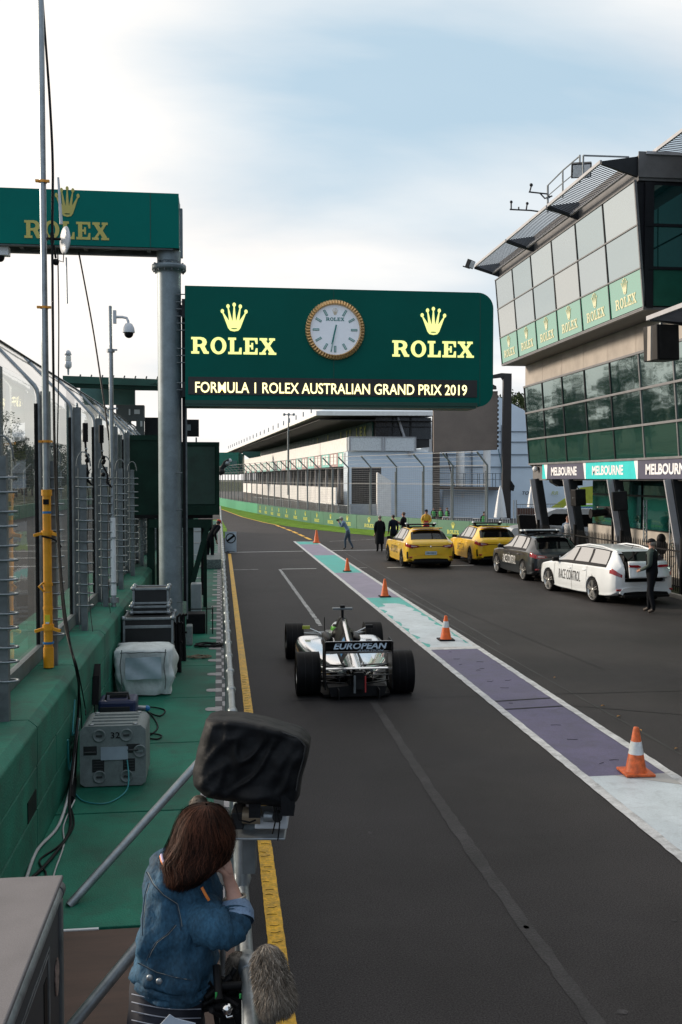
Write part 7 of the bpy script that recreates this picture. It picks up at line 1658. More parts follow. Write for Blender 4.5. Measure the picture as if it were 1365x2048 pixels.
# white tarpaulin covered stack
tarp = mat('white_tarpaulin', (.60, .64, .64), .6, var=.14, vscale=5, bump=.9, bscale=8)
c0 = G(288, 1396, DZ); 
t = T('tarp_covered_box', 'crumpled white tarpaulin cover over a box on the walkway', 'cover', (c0.x, c0.y+.3, DZ))
from mathutils import noise as mn
rnd = random.Random(5); rows = []; NZ = 30; NA = 64
wd = .355; dp = .30
ph = [rnd.uniform(0, 6.28) for _ in range(8)]
for i in range(NZ+1):
    f_ = i/NZ; r = []
    for j in range(NA):
        a = 2*math.pi*j/NA; c, s_ = math.cos(a), math.sin(a); k = 2/5.5
        x = math.copysign(abs(c)**k, c); y = math.copysign(abs(s_)**k, s_)
        if f_ < .72: zz_ = .02+.54*(f_/.72); sc = (.82+.18*min(1, f_/.30)) if f_ < .3 else 1.0-.05*(f_-.3)
        else: g_ = (f_-.72)/.28; zz_ = .56+.045*math.sin(g_*math.pi/2); sc = .98*(1-g_)+.0
        wr_ = .022*math.sin(5*a+ph[0]+6*f_)+.03*mn.noise(Vector((math.cos(a)*3, math.sin(a)*3, f_*5)))+.012*math.sin(11*a+ph[1]-9*f_)+.008*math.sin(23*a+ph[2]+14*f_)
        wr_ *= min(1, sc*1.2); lean = .04*f_
        r.append((c0.x+x*wd*sc+wr_*c-lean*.2, c0.y+.32+y*dp*sc+wr_*s_, DZ+zz_+.012*math.sin(6*x+ph[3])*math.sin(5*y+ph[4])))
    rows.append(r)
m = MB(); m.grid(rows, tarp, wrap=True); m.build('tarpaulin', parent=t)
m = MB(); y_ = c0.y-.012; m.grid([[(c0.x-.21+.42*i/8, y_-.018-.012*math.sin(i*.9+j), DZ+.23+.26*j/6) for i in range(9)] for j in range(7)], mat('tarp_window', (.42, .50, .56), .35, var=.1, bump=.2, bscale=6)); m.build('clear_pocket', parent=t)
m = MB()
for xx_ in (-.26, .25): m.tube([(c0.x+xx_+.01*math.sin(k), y_-.012, DZ+.10+.06*k) for k in range(9)], .006, mat('seam_grey', (.10, .11, .11), .7), n=5)
m.tube([(c0.x-.27+.06*k, y_-.01+.0, DZ+.545+.004*math.sin(k*2)) for k in range(10)], .006, MATS['seam_grey'], n=5); m.build('seams', parent=t)
# black flight cases
def flight(x0, x1, y0, dep, z0, h, label, grp='black flight cases by the grey column'):
    t = T('flight_case', label, 'flight case', ((x0+x1)/2, y0+dep/2, z0), group=grp); m = MB(); m.b2((x0+.012, y0+.012, z0+.012), (x1-.012, y0+dep-.012, z0+h-.012), cased); m.build('panel', parent=t)
    m = MB(); e = .03
    for z in (z0, z0+h-e):
        m.b2((x0, y0, z), (x1, y0+e, z+e), steel); m.b2((x0, y0+dep-e, z), (x1, y0+dep, z+e), steel); m.b2((x0, y0+e+.001, z), (x0+e, y0+dep-e-.001, z+e), steel); m.b2((x1-e, y0+e+.001, z), (x1, y0+dep-e-.001, z+e), steel)
    for x in (x0, x1-e):
        for y in (y0, y0+dep-e): m.b2((x, y, z0+e+.001), (x+e, y+e, z0+h-e-.001), steel)
    if h > .35: m.b2((x0+e, y0-.001, z0+h-.14), (x1-e, y0+.011, z0+h-.10), steel)
    m.build('edge_trim', parent=t, bevel=.004)
    for x in (x0, x1):
        for y in (y0, y0+dep):
            for z in (z0, z0+h): m = MB(); m.sphere((x+(.008 if x == x0 else -.008), y+(.008 if y == y0 else -.008), z+(.008 if z == z0 else -.008)), .034, steel, 8, 6); m.build('corner_cap', parent=t)
    return t
a = AD(246, 1290, 12.7); b = AD(347, 1290, 12.7); flight(a.x, b.x, a.y, .62, DZ, .80, 'large black flight case with alloy edges behind the white tarpaulin')
a2 = AD(262, 1240, 13.0); b2 = AD(338, 1240, 13.0); flight(a2.x, b2.x, a2.y, .40, DZ+.815, .10, 'flat alloy edged case lying on the large flight case')
flight(a2.x+.02, b2.x, a2.y+.04, .34, DZ+.93, .22, 'smaller black flight case on top of the stack')
# folded black stands leaning right of the stack
for i, (px, py, lb) in enumerate(((352, 1345, 'folded black stand leaning nearest the white tarpaulin'), (362, 1322, 'folded black stand leaning by the base of the grey column'))):
    g_ = G(px, py, DZ); t = T('folded_stand', lb, 'stand', g_, group='folded black stands')
    m = MB()
    for dx in (-.03, .02, .06): m.tube([(g_.x+dx, g_.y, DZ), (g_.x+dx-.02, g_.y+.1, DZ+.62), (g_.x+dx+.03, g_.y+.1, DZ+.66)], .020, black, n=8)
    m.build('legs', parent=t); m = MB(); m.tube([(g_.x-.03, g_.y+.08, DZ+.4), (g_.x+.09, g_.y+.06, DZ+.4)], .016, black); m.build('crossbar', parent=t)
# silver box and wire frame crates beyond
bxs = [(382, 403, 1168, 1215, 17.0, .35, mat('silver_cover', (.30, .33, .35), .4, bump=.3, bscale=8, var=.15), 'silver_box', 'silver covered box beneath the booth brace', 'box'), (372, 385, 1252, 1292, 14.6, .25, casegrey, 'grey_jug', 'small grey container at the foot of the column', 'container')]
for x0, x1, y0, y1, d, dp_, mm, nm, lb, cat in bxs:
    a = G(x0, y1 if nm != 'silver_box' else 1240, DZ); c = AD((x0+x1)/2, y0, (a-CAM).dot(FWD)); w_ = (x1-x0)/1960*(a-CAM).dot(FWD)
    m = MB(); m.b2((c.x-w_/2, c.y, DZ), (c.x+w_/2, c.y+dp_, c.z), mm); tag(m.build(nm, bevel=.02), lb, cat)
g_ = G(397, 1268, DZ); t = T('wire_crate', 'black crate with wire frame at the walkway edge by the column', 'crate', g_)
m = MB(); m.b2((g_.x-.20, g_.y, DZ), (g_.x+.12, g_.y+.35, DZ+.34), black); m.build('crate_body', parent=t, bevel=.02)
m = MB(); 
for xx_ in (.14, .24):
    for yy_ in (0, .3): m.tube([(g_.x+xx_, g_.y+yy_, DZ), (g_.x+xx_, g_.y+yy_, DZ+.42)], .010, black, n=5)
m.tube([(g_.x-.18, g_.y, DZ+.42), (g_.x+.24, g_.y, DZ+.42), (g_.x+.24, g_.y+.3, DZ+.42)], .010, black, n=5); m.build('wire_frame', parent=t)
# cable heaps and coils
def coil(px, py, r, n, mt, label, name='cable_coil', cr_=.008, z=DZ, grp='cable coils on the walkway', squash=.8):
    c = G(px, py, z); rnd = random.Random(int(px)); pts = []
    for k in range(n*14):
        a = 2*math.pi*k/14; rr = r*(1+rnd.uniform(-.16, .16)); pts.append((c.x+rr*math.cos(a)+.05*math.sin(a*.31), c.y+rr*squash*math.sin(a), z+cr_+.10*r*(k/14/n)+rnd.uniform(0, .02)))
    m = MB(); m.tube(pts, cr_, mt, n=5); return tag(m.build(name), label, 'cable', grp)
coil(418, 1293, .17, 9, black, 'tangled black cable heap at the walkway edge near the column', cr_=.010)
coil(398, 1316, .12, 7, mat('rope_tan', (.20, .15, .10), .8), 'small tan cable heap on the green deck near the column', cr_=.006)
tealc = mat('teal_cable', (.02, .20, .22), .5); whcab = mat('white_cable', (.42, .42, .42), .5)
cable('floor_cable', [G(272, 1418, DZ+.05), G(300, 1414, DZ+.02), G(330, 1420, DZ+.01), G(320, 1432, DZ+.01), G(296, 1424, DZ+.01)], .008, black, 'black lead looping right of the dark blue unit', group='leads around the cases')
cable('floor_cable', [G(294, 1422, DZ+.02), G(308, 1436, DZ+.01), G(316, 1455, DZ+.01), G(300, 1470, DZ+.01), G(290, 1466, DZ+.02), G(322, 1470, DZ+.01), G(316, 1478, DZ+.01), G(292, 1476, DZ+.01)], .008, black, 'black lead curling beside the grey case', group='leads around the cases')
cable('floor_cable', [AY(255, 1520, G(228, 1574, DZ).y-.04), G(258, 1560, DZ+.1), G(250, 1585, DZ+.02), G(215, 1606, DZ+.01), G(170, 1603, DZ+.01), G(150, 1585, DZ+.01), G(140, 1560, DZ+.05)], .006, tealc, 'teal lead looping in front of the grey case', group='leads around the cases')
cable('floor_cable', [AX(150, 1400, -1.25), AX(146, 1470, -1.24), AX(158, 1440, -1.22), AX(140, 1540, -1.22), AX(136, 1480, -1.2)], .008, tealc, 'teal lead hanging at the wall left of the grey case', group='leads around the cases')
cable('wall_cable', [AX(158, 1438, -1.24), AX(150, 1500, -1.22), AX(142, 1570, -1.2), G(118, 1650, DZ+.02), G(75, 1700, DZ+.02), G(52, 1760, DZ+.02)], .012, whcab, 'thick pale cable running down the wall to the floor', group='cables running along the wall foot')
cable('wall_cable', [AX(156, 1436, -1.22), AX(140, 1590, -1.18), G(140, 1660, DZ+.02), G(100, 1720, DZ+.02), G(60, 1760, DZ+.01)], .012, black, 'thick black cable at the wall foot', group='cables running along the wall foot')
cable('wall_cable', [AX(150, 1600, -1.15), G(128, 1650, DZ+.01), G(128, 1690, DZ+.01), G(108, 1750, DZ+.01), G(104, 1800, DZ+.01)], .006, whcab, 'thin pale cable on the green deck near the wall', group='cables running along the wall foot')
cable('wall_cable', [G(138, 1600, DZ+.01), G(148, 1650, DZ+.01), G(120, 1690, DZ+.01), G(80, 1720, DZ+.01), G(92, 1745, DZ+.01), G(88, 1762, DZ+.01)], .007, black, 'thin black cable looping on the deck near the wall', group='cables running along the wall foot')
m = MB(); a = G(142, 1600, DZ+.03); b = G(146, 1560, DZ+.03); m.tube([a, b], .035, black); tag(m.build('cable_connector'), 'black cable connector lying left of the grey case', 'connector')
# derestriction sign
t = T('road_sign', 'white board with a black ring and diagonal bar beside the yellow line', 'sign', G(462, 1104))
g_ = G(462, 1104); d = (g_-CAM).dot(FWD); s_ = d/1960; Mx = frame(g_, RGT, (0, 0, 1)); m = MB(); m.box((0, 20*s_, -.015), (22.5*s_, 41*s_, .03), mat('sign_board', (.42, .50, .58), .5), Mx); m.build('board', parent=t)
m = MB(); n = 28
m.grid([[Mx @ Vector((r_*math.cos(2*math.pi*j/n), 27.5*s_+r_*math.sin(2*math.pi*j/n), z_)) for j in range(n+1)] for r_, z_ in ((8.3*s_, .006), (10.3*s_, .006))], black); m.box((0, 0, .008), (18*s_, 4.2*s_, .002), black, Mx @ Matrix.Translation((0, 27.5*s_, 0)) @ Matrix.Rotation(R(38), 4, 'Z')); m.build('ring_symbol', parent=t)
m = MB(); m.box((0, .02, -.2), (18*s_, .03, .4), darkmetal, Mx); m.build('foot', parent=t)
# mesh ramp and rubber blocks far along the walkway
m = MB(); a = G(428, 1138, DZ); m.b2((a.x-.35, a.y, DZ), (a.x+.35, a.y+2.5, DZ+.28), mat('mesh_grey', (.14, .17, .17), .6, fine=.5, fscale=25)); tag(m.build('mesh_box', bevel=.02), 'grey mesh covered box on the walkway beyond the booth', 'box')
m = MB(); c = AD(449, 928, 40)
for pts in (((440, 950), (446, 935), (455, 928)), ((446, 935), (450, 925), (460, 920)), ((441, 940), (448, 930))): m.tube([AD(x, y, 24) for x, y in pts], .05, darkmetal, n=6)
m.sphere(AD(455, 927, 24), .07, steel); m.sphere(AD(444, 943, 24), .08, darkmetal); m.sphere(AD(460, 921, 24), .05, M_white); tag(m.build('mounted_camera'), 'jointed camera bracket sticking out right of the dark green booth', 'camera')

# ================================================================== near table case, lower left
DC = 4.0; c = AD(127, 1749, DC); zc = c.z
t = T('table_case', 'large grey topped road case with alloy edge at the lower left', 'case', (c.x-.5, c.y-.8, DZ))
topm = mat('case_top_grey', (.16, .15, .155), .7, var=.08, vscale=6, fine=.16, fscale=220); sidem = mat('case_side_dark', (.045, .05, .058), .55, var=.12)
m = MB(); m.b2((c.x-1.2, c.y-2.6, zc-.022), (c.x, c.y, zc), topm); m.build('top_board', parent=t, bevel=.006)
m = MB(); m.b2((c.x-1.18, c.y-2.6, DZ+.05), (c.x-.012, c.y-.02, zc-.075), sidem); m.build('side_panel', parent=t)
m = MB(); m.tube([(c.x-.022, c.y-.05, zc-.052), (c.x-.022, c.y-2.6, zc-.052)], .030, steel, n=14); m.b2((c.x-.06, c.y-2.6, zc-.075), (c.x-.03, c.y-.03, zc-.023), darkmetal); m.tube([(c.x-.022, c.y-.01, zc-.052), (c.x-.022, c.y-.06, zc-.052)], .034, steel_d, n=14); m.build('edge_rail', parent=t)
m = MB(); m.b2((c.x-.03, c.y-.05, DZ), (c.x+.0, c.y-.0, zc-.09), steel_d); m.build('corner_post', parent=t, bevel=.008)
m = MB()
for k in range(2):
    o_ = .02*k
    m.b2((c.x-.0105, c.y-1.3, zc-.17-o_), (c.x-.008, c.y-.28-o_, zc-.163-o_), steel); m.b2((c.x-.0105, c.y-.288-o_, DZ+.3), (c.x-.008, c.y-.280-o_, zc-.17-o_), steel)
m.build('recess_trim', parent=t)
m = MB(); m.b2((c.x-.0115, c.y-.40, zc-.50), (c.x-.009, c.y-.34, zc-.25), black); m.build('lock_slot', parent=t)
stk = mat('hologram_sticker', (.10, .35, .38), .3, metal=.4, col2=(.55, .40, .35), var=.9, vscale=40)
m = MB(); m.prism([(c.y-.125+.045*math.cos(a), zc-.36+.075*math.sin(a)) for a in [2*math.pi*j/10 for j in range(10)]], c.x-.010, c.x-.006, stk, axis='X'); m.build('sticker', parent=t)

# ================================================================== covered television camera on its head
TD = 3.9; s_ = TD/1960
blk = mat('rain_cover_black', (.010, .011, .013), .62, var=.3, vscale=5, bump=.5, bscale=11, spec=.16, fine=.15, fscale=90)
t = T('covered_camera', 'large camera under a black rain cover mounted on the rail', 'camera', AD(515, 1640, TD))
def TP(px, py, dd=0): return AD(px, py, TD+dd)
outl = [(412, 1440), (432, 1436), (490, 1440), (540, 1452), (575, 1462), (603, 1472), (620, 1489), (614, 1520), (603, 1560), (598, 1598), (580, 1617), (545, 1612), (500, 1609), (452, 1602), (412, 1594), (388, 1572), (386, 1545), (394, 1505), (404, 1466)]
import bisect
def resample(P, n):
    L = [0]; 
    for i in range(len(P)): a = P[i]; b = P[(i+1) % len(P)]; L.append(L[-1]+math.dist(a, b))
    o = []
    for k in range(n):
        s = L[-1]*k/n; i = min(len(P)-1, bisect.bisect_right(L, s)-1); f_ = (s-L[i])/(L[i+1]-L[i]); a = P[i]; b = P[(i+1) % len(P)]; o.append((a[0]+(b[0]-a[0])*f_, a[1]+(b[1]-a[1])*f_))
    return o
ring = resample(outl, 72); cxp, cyp = 503, 1527; rows = []
from mathutils import noise as mn
prof = [(i/30, -.16) for i in range(26)]+[(.86, -.158), (.92, -.148), (.975, -.115), (1.0, -.06), (1.005, .02), (.99, .10), (.975, .19), (.95, .26), (.88, .31), (.7, .335), (.35, .34), (.0, .34)]
for f_, dz in prof:
    r = []
    for j, (x, y) in enumerate(ring):
        X, Y = (x-cxp)*f_, (y-cyp)*f_; q = Vector((X/70, Y/70, dz*3)); fd = 0
        if dz < .3:
            n1_ = mn.noise(q*1.1+Vector((3, 1, 0))); n2_ = mn.noise(Vector((X*.016+Y*.012, (Y-X*.6)*.006, dz*2))*1.9+Vector((7, 2, 5)))
            fd = .026*n1_+.018*math.exp(-(n2_*5)**2)+.010*mn.noise(q*3.2)-.03*max(0, (X+Y*.6)/110-.55)
        k = max(0, dz); r.append(AD(cxp+X*(1+fd*.5)+30*k, cyp+Y*(1+fd*.5)-75*k, TD+dz-fd))
    rows.append(r)
m = MB(); m.grid(rows, blk, wrap=True); m.build('rain_cover', parent=t)
m = MB(); m.grid([[AD(x+dx, y+dy, TD-.135+.01*dx/8) for dx in (-14, 0, 14)] for x, y, dy in ((575, 1590, 0), (577, 1612, 0), (574, 1632, 0))], blk); m.build('cover_flap', parent=t); m = MB(); m.grid([[AD(x, y, TD-.14) for x in (498, 510, 522)] for y in (1596, 1618, 1636)], blk); m.build('cover_flap', parent=t)
m = MB(); sp_ = [AD(cxp+(x-cxp)*.93, cyp+(y-cyp)*.93, TD-.152) for x, y in ring[4:34]]; m.tube(sp_, .003, mat('cover_seam', (.02, .021, .023), .6), n=5); m.build('cover_seam', parent=t)
m = MB(); m.box(TP(515, 1655, .05), (.24, .26, .012), steel, rz=-YAW); m.box(TP(545, 1634, .04), (.13, .14, .05), an, rz=-YAW); m.tube([TP(486, 1630, -.02), TP(522, 1632, -.02)], .032, mat('head_beige', (.30, .24, .17), .45, metal=.4), n=14); m.box(TP(478, 1632, .03), (.05, .12, .07), darkmetal, rz=-YAW); m.tube([TP(528, 1632, -.06), TP(560, 1634, -.06)], .022, steel, n=12); m.lathe([(.02, 0), (.02, .03)], darkmetal, 12, frame(TP(556, 1630, -.07), RGT, UPV)); m.build('pan_head', parent=t, bevel=.008)
m = MB(); m.box(TP(500, 1690, .06), (.05, .09, .20), steel_d, rz=-YAW); m.tube([TP(486, 1660, .05), TP(484, 1790, .05)], .026, steel, n=10); m.build('mounting_post', parent=t)
m = MB(); m.tube([TP(548, 1612, -.1), TP(552, 1640, -.12), TP(545, 1668, -.1)], .003, black, n=5); m.build('tie', parent=t); m = MB(); m.tube([TP(552, 1612, -.1), TP(560, 1645, -.12), TP(556, 1680, -.1)], .003, black, n=5); m.build('tie', parent=t); m = MB(); m.tube([TP(470, 1610, -.1), TP(478, 1640, -.12), TP(500, 1645, -.12), TP(512, 1640, -.11)], .004, black, n=5); m.build('tie', parent=t)
# furry wind shields
furm = mat('fur_grey', (.17, .145, .12), .85, var=.45, vscale=14, spec=.2); furl = mat('fur_light', (.28, .25, .215), .85, var=.3, spec=.2); furd = mat('fur_dark', (.09, .072, .056), .9, var=.2)
def furry(name, label, a, b, r0, r1, n, seed=1, L=.045):
    rnd = random.Random(seed); t = T(name, label, 'microphone', a, group=None); ax = (b-a); ln = ax.length; ax.normalize(); u = ax.orthogonal().normalized(); v = ax.cross(u); m = MB(); K = 12
    m.grid([[a+ax*ln*(i/K)+(u*math.cos(2*math.pi*j/16)+v*math.sin(2*math.pi*j/16))*(r0+(r1-r0)*i/K)*math.sqrt(max(.0, 1-(abs(2*i/K-1))**5)) for j in range(16)] for i in range(K+1)], furm, wrap=True); m.build('core', parent=t)
    m = MB()
    for k in range(n):
        f_ = rnd.random(); th = rnd.uniform(0, 6.283); rr = (r0+(r1-r0)*f_)*math.sqrt(max(.02, 1-abs(2*f_-1)**5)); d = u*math.cos(th)+v*math.sin(th); p = a+ax*ln*f_+d*rr*.96
        d2 = (d*.42+ax*(.75+rnd.uniform(-.3, .3))+Vector((0, 0, -.15))+Vector((rnd.uniform(-.4, .4), rnd.uniform(-.4, .4), rnd.uniform(-.3, .3)))).normalized(); l_ = L*rnd.uniform(.5, 1.1); w = d2.cross(Vector((rnd.gauss(0, 1), rnd.gauss(0, 1), rnd.gauss(0, 1)))).normalized()*.0009
        q = p+d2*l_*.55; e = q+(d2+Vector((0, 0, -.5))).normalized()*l_*.5
        m.add([p-w, p+w, q+w*.7, q-w*.7, e], [(0, 1, 2, 3), (3, 2, 4)], (furm, furl, furd)[0 if rnd.random() < .55 else (1 if rnd.random() < .55 else 2)])
    m.build('fur', parent=t); return t
furry('microphone', 'long grey furry wind shielded microphone hanging outside the rail', AD(529, 1890, 3.05), AD(558, 2022, 2.92), .041, .054, 30000, 1, .034)
furry('microphone', 'small brown furry microphone showing behind the rain cover', AD(400, 1598, 4.0), AD(396, 1625, 4.05), .035, .032, 1500, 2, .025)
furry('microphone', 'brown furry microphone between the rail and the denim jacket', AD(478, 1905, 3.35), AD(476, 1965, 3.35), .038, .035, 2500, 3, .03)
# black clamp gear beside the rail
t = T('camera_rig', 'tangle of black clamps and levers with green marks below the jacket', 'rig', AD(440, 2000, 3.2)); rnd = random.Random(9)
m = MB()
for k in range(16):
    a = AD(rnd.uniform(425, 478), rnd.uniform(1965, 2045), 3.2+rnd.uniform(-.05, .05)); d = Vector((rnd.uniform(-1, 1), rnd.uniform(-1, 1), rnd.uniform(-1, 1))).normalized()*rnd.uniform(.03, .08); m.tube([a-d, a+d], rnd.uniform(.006, .014), black, n=6)
m.tube([AD(444, 1955, 3.2), AD(440, 2010, 3.2)], .012, black); m.tube([AD(408, 2008, 3.2), AD(440, 1990, 3.2)], .010, black); m.box(AD(462, 2015, 3.22), (.07, .07, .10), black); m.build('clamps', parent=t)
m = MB(); m.tube([AD(433, 1985, 3.12), AD(433, 1998, 3.12)], .004, hiv, n=6); m.tube([AD(481, 1988, 3.12), AD(481, 1996, 3.12)], .004, hiv, n=6); m.build('green_marks', parent=t)
m = MB(); m.sphere(AD(455, 2018, 3.1), .018, chromem); m.tube([AD(445, 2010, 3.12), AD(455, 2035, 3.1), AD(466, 2032, 3.1)], .005, chromem, n=6); m.build('levers', parent=t)
m = MB(); m.tube([AD(446, 1880, 3.5), AD(444, 2080, 3.5)], .011, steel, n=8); tag(m.build('thin_post'), 'thin steel upright between the jacket and the rail', 'post')

# ================================================================== the woman in the denim jacket
WDp = 3.27
def WPt(px, py, dd=0.0): return AD(px, py, WDp+dd)
sk2 = mat('skin_arm', (.40, .22, .165), .5, var=.12, vscale=25, bump=.08, bscale=120)
dj = mat('denim_jacket', (.023, .072, .125), .78, var=.42, vscale=5, bump=1.0, bscale=13, spec=.25, fine=.28, fscale=110, stretch=(1, 1, .6)); djl = mat('denim_light', (.14, .22, .34), .75, var=.2, vscale=10, fine=.15, fscale=120); stitch = mat('denim_seam', (.010, .030, .055), .8); stl = mat('denim_stitch', (.20, .20, .18), .8)
t = T('person', 'woman with dark brown bob and denim jacket leaning on the rail, hand at her face', 'person', (WPt(360, 2050).x, WPt(360, 2050).y, DZ))
hp = WPt(404, 1690, .02)
# body: legs, hips, torso, neck, head, both arms, one surface
def W_(px, py, dd): return WPt(px, py, dd)
pel = W_(338, 2065, .02); V_ = [(pel, (.135, .115)), (W_(345, 1975, .0), (.120, .10)), (W_(352, 1850, .0), (.135, .11)), (W_(365, 1775, .03), (.075, .07)), (W_(385, 1740, .04), .048), (hp+Vector((.02, .02, -.02)), (.052, .058)), (hp+Vector((.02, .02, .03)), (.046, .052)),
      (W_(320, 1795, .0), .055), (W_(398, 1795, .13), .055), (pel+Vector((-.08, 0, -.06)), .085), (pel+Vector((-.08, .03, -.45)), .055), (Vector((pel.x-.08, pel.y, DZ+.07)), .035), (Vector((pel.x-.08, pel.y+.14, DZ+.03)), .03), (pel+Vector((.08, 0, -.06)), .085), (pel+Vector((.08, .03, -.45)), .055), (Vector((pel.x+.09, pel.y, DZ+.07)), .035), (Vector((pel.x+.09, pel.y+.14, DZ+.03)), .03)]
blackst = mat('striped_dress', (.010, .012, .022), .8, var=.1)
E_ = [(0, 1, blackst), (1, 2, dj), (2, 3, dj), (3, 4, sk2), (4, 5, sk2), (5, 6, sk2), (3, 7, dj), (3, 8, dj), (0, 9, blackst), (9, 10, sk2), (10, 11, sk2), (11, 12, black), (0, 13, blackst), (13, 14, sk2), (14, 15, sk2), (15, 16, black)]
# right arm: shoulder -> elbow at the rail -> wrist by the cheek
V_ += [(W_(462, 1852, -.07), .045), (W_(471, 1800, -.03), .030), (W_(460, 1755, -.02), (.024, .020)), (W_(452, 1732, -.03), (.034, .022))]
b0 = 17; E_ += [(8, b0, dj), (b0, b0+1, sk2), (b0+1, b0+2, sk2), (b0+2, b0+3, sk2)]
# five fingers, curled towards the face
fin = [((448, 1730), (440, 1729), (434, 1733)), ((449, 1724), (440, 1720), (433, 1724)), ((452, 1718), (444, 1711), (436, 1714)), ((456, 1716), (454, 1705), (451, 1698))]
for k, ch_ in enumerate(fin):
    prev = b0+3
    for q, (x, y) in enumerate(ch_): V_.append((W_(x, y, -.035+.012*k-.004*q), (.0105, .0095, .008)[q])); E_.append((prev, len(V_)-1, sk2)); prev = len(V_)-1
prev = b0+2
for q, (x, y) in enumerate(((446, 1742), (438, 1738), (431, 1734))): V_.append((W_(x, y, -.045), (.010, .009, .008)[q])); E_.append((prev, len(V_)-1, sk2)); prev = len(V_)-1
# left arm folded in front
V_ += [(W_(330, 1900, .22), .045), (W_(410, 1850, .30), .034), (W_(440, 1800, .28), .024)]
e0 = len(V_)-3; E_ += [(7, e0, dj), (e0, e0+1, dj), (e0+1, e0+2, sk2)]
m = skin_graph(V_, E_, None, 2, 0); m.build('body', parent=t)
# jacket torso with rounded back, built as a lofted shell
def loft_px(secs, mt, nm, n=48, wr=0.006, seed=1, close=False):
    """secs: (left px, right px, py, depth centre, half thickness, tilt)"""
    rnd = random.Random(seed); ph = [rnd.uniform(0, 6.28) for _ in range(6)]; rows = []; S_ = []
    for i in range(len(secs)-1):
        for k in range(5):
            t_ = k/5; g = lambda j: secs[max(0, min(len(secs)-1, j))]; S_.append([cr(g(i-1)[q], g(i)[q], g(i+1)[q], g(i+2)[q], t_) for q in range(6)])
    S_.append(list(secs[-1]))
    for i, (xl_, xr_, py, dc, th, tl) in enumerate(S_):
        c = WPt((xl_+xr_)/2, py, dc); w = (xr_-xl_)/2/1960*(WDp+dc); r = []
        for j in range(n):
            a = 2*math.pi*j/n; k = 2/2.3; x = math.copysign(abs(math.cos(a))**k, math.cos(a)); y = math.copysign(abs(math.sin(a))**k, math.sin(a)); f_ = i/len(S_)
            q = 1+ (wr/w)*(math.sin(4*a+ph[0]+7*f_)+.7*math.sin(7*a+ph[1]-11*f_)+.6*math.sin(2*a+26*f_+ph[2])+.4*math.sin(12*a+9*f_))
            if wr > .005: nv = mn.noise(Vector((math.cos(a)*2.2+f_*3, math.sin(a)*2.2-f_*2, f_*7))+Vector((seed, 2, 1))); q += (.006/w)*math.exp(-(nv*4.5)**2)-(.008/w)*mn.noise(Vector((math.cos(a)*4, math.sin(a)*4, f_*11)))
            r.append(c+RGT*x*w*q+Vector((math.sin(YAW), math.cos(YAW), 0))*y*th*q+Vector((0, 0, 1))*(tl*x*w))
        rows.append(r)
    m = MB(); m.grid(rows, mt, wrap=True)
    if close: m.add(rows[0], [tuple(range(n))], mt); m.add(rows[-1], [tuple(range(n))[::-1]], mt)
    o = m.build(nm, parent=t); return o, rows
jk, jr = loft_px([(336, 396, 1698, .05, .06, -.1), (318, 416, 1718, .05, .095, -.2), (300, 434, 1745, .05, .125, -.2), (290, 440, 1780, .04, .145, -.12), (285, 440, 1835, .02, .150, -.1), (281, 432, 1884, .01, .150, -.12), (277, 430, 1925, .0, .148, -.15), (273, 426, 1950, .0, .147, -.18), (276, 420, 1962, .0, .14, -.18)], dj, 'jacket', wr=.008)
# hem band and hip band
o, _ = loft_px([(272, 428, 1938, .0, .155, -.18), (271, 426, 1950, .0, .157, -.18), (273, 421, 1966, .0, .152, -.18)], dj, 'jacket_hem', wr=.002)
o, drs = loft_px([(272, 420, 1940, .0, .135, -.1), (262, 414, 1990, .0, .15, -.05), (258, 408, 2030, .0, .155, .05), (254, 408, 2075, .0, .16, .05), (255, 410, 2200, .0, .16, .05), (260, 405, 2330, .0, .15, .05)], blackst, 'dress', wr=.003)
def on_back(px, py, off=.004, jr=jr):
    """nearest point of the jacket shell along the view ray"""
    best = None; bd = 1e9; r = ray(px, py).normalized()
    for row in jr:
        for p in row:
            q = p-CAM; dd = (q-r*q.dot(r)).length
            if dd < .020 and q.dot(r) < bd: bd = q.dot(r); best = p
    return CAM+r*(bd-off) if best is not None else WPt(px, py, -.15)
dw = mat('dress_stripe', (.30, .32, .38), .8); m = MB()
for py in (1992, 2008, 2026, 2044, 2062):
    for (a0, a1) in ((0, 62),):
        pts = []
        for k in range(25):
            f_ = k/24; x = 264+(402-264)*f_; sg = math.sin(math.pi*f_); pts.append(on_back(x, py+14*f_-4+6*sg, .001, drs))
        m.tube(pts, .0019, dw, n=5)
m.build('dress_stripes', parent=t)
# right sleeve: shoulder to elbow, then turned back cuff
m = MB(); pts = [W_(392, 1815, .03), W_(404, 1834, -.04), W_(420, 1848, -.08), W_(440, 1856, -.09), W_(456, 1857, -.085), W_(465, 1851, -.075), W_(469, 1840, -.06), W_(470, 1826, -.04)]
P2_ = []
for i in range(len(pts)-1):
    for k in range(5):
        t_ = k/5; g = lambda j: pts[max(0, min(len(pts)-1, j))]; P2_.append(.5*((2*g(i))+(g(i+1)-g(i-1))*t_+(2*g(i-1)-5*g(i)+4*g(i+1)-g(i+2))*t_*t_+(-g(i-1)+3*g(i)-3*g(i+1)+g(i+2))*t_**3))
n_p = len(P2_); rr = [.082-.026*min(1, i/(n_p*.75))+.003*math.sin(i*1.4)+.003*math.sin(i*2.7) for i in range(n_p)]; m.tube(P2_, rr, dj, n=24); m.build('right_sleeve', parent=t)
m = MB(); m.tube([W_(472, 1843, -.06), W_(472, 1826, -.04), W_(469, 1808, -.03), W_(468, 1800, -.025)], [.060, .060, .050, .039], djl, n=20, caps=False); m.tube([W_(498, 1838, -.05), W_(494, 1822, -.06), W_(484, 1812, -.06)], [.01, .018, .012], djl, n=10); m.build('turned_back_cuff', parent=t)
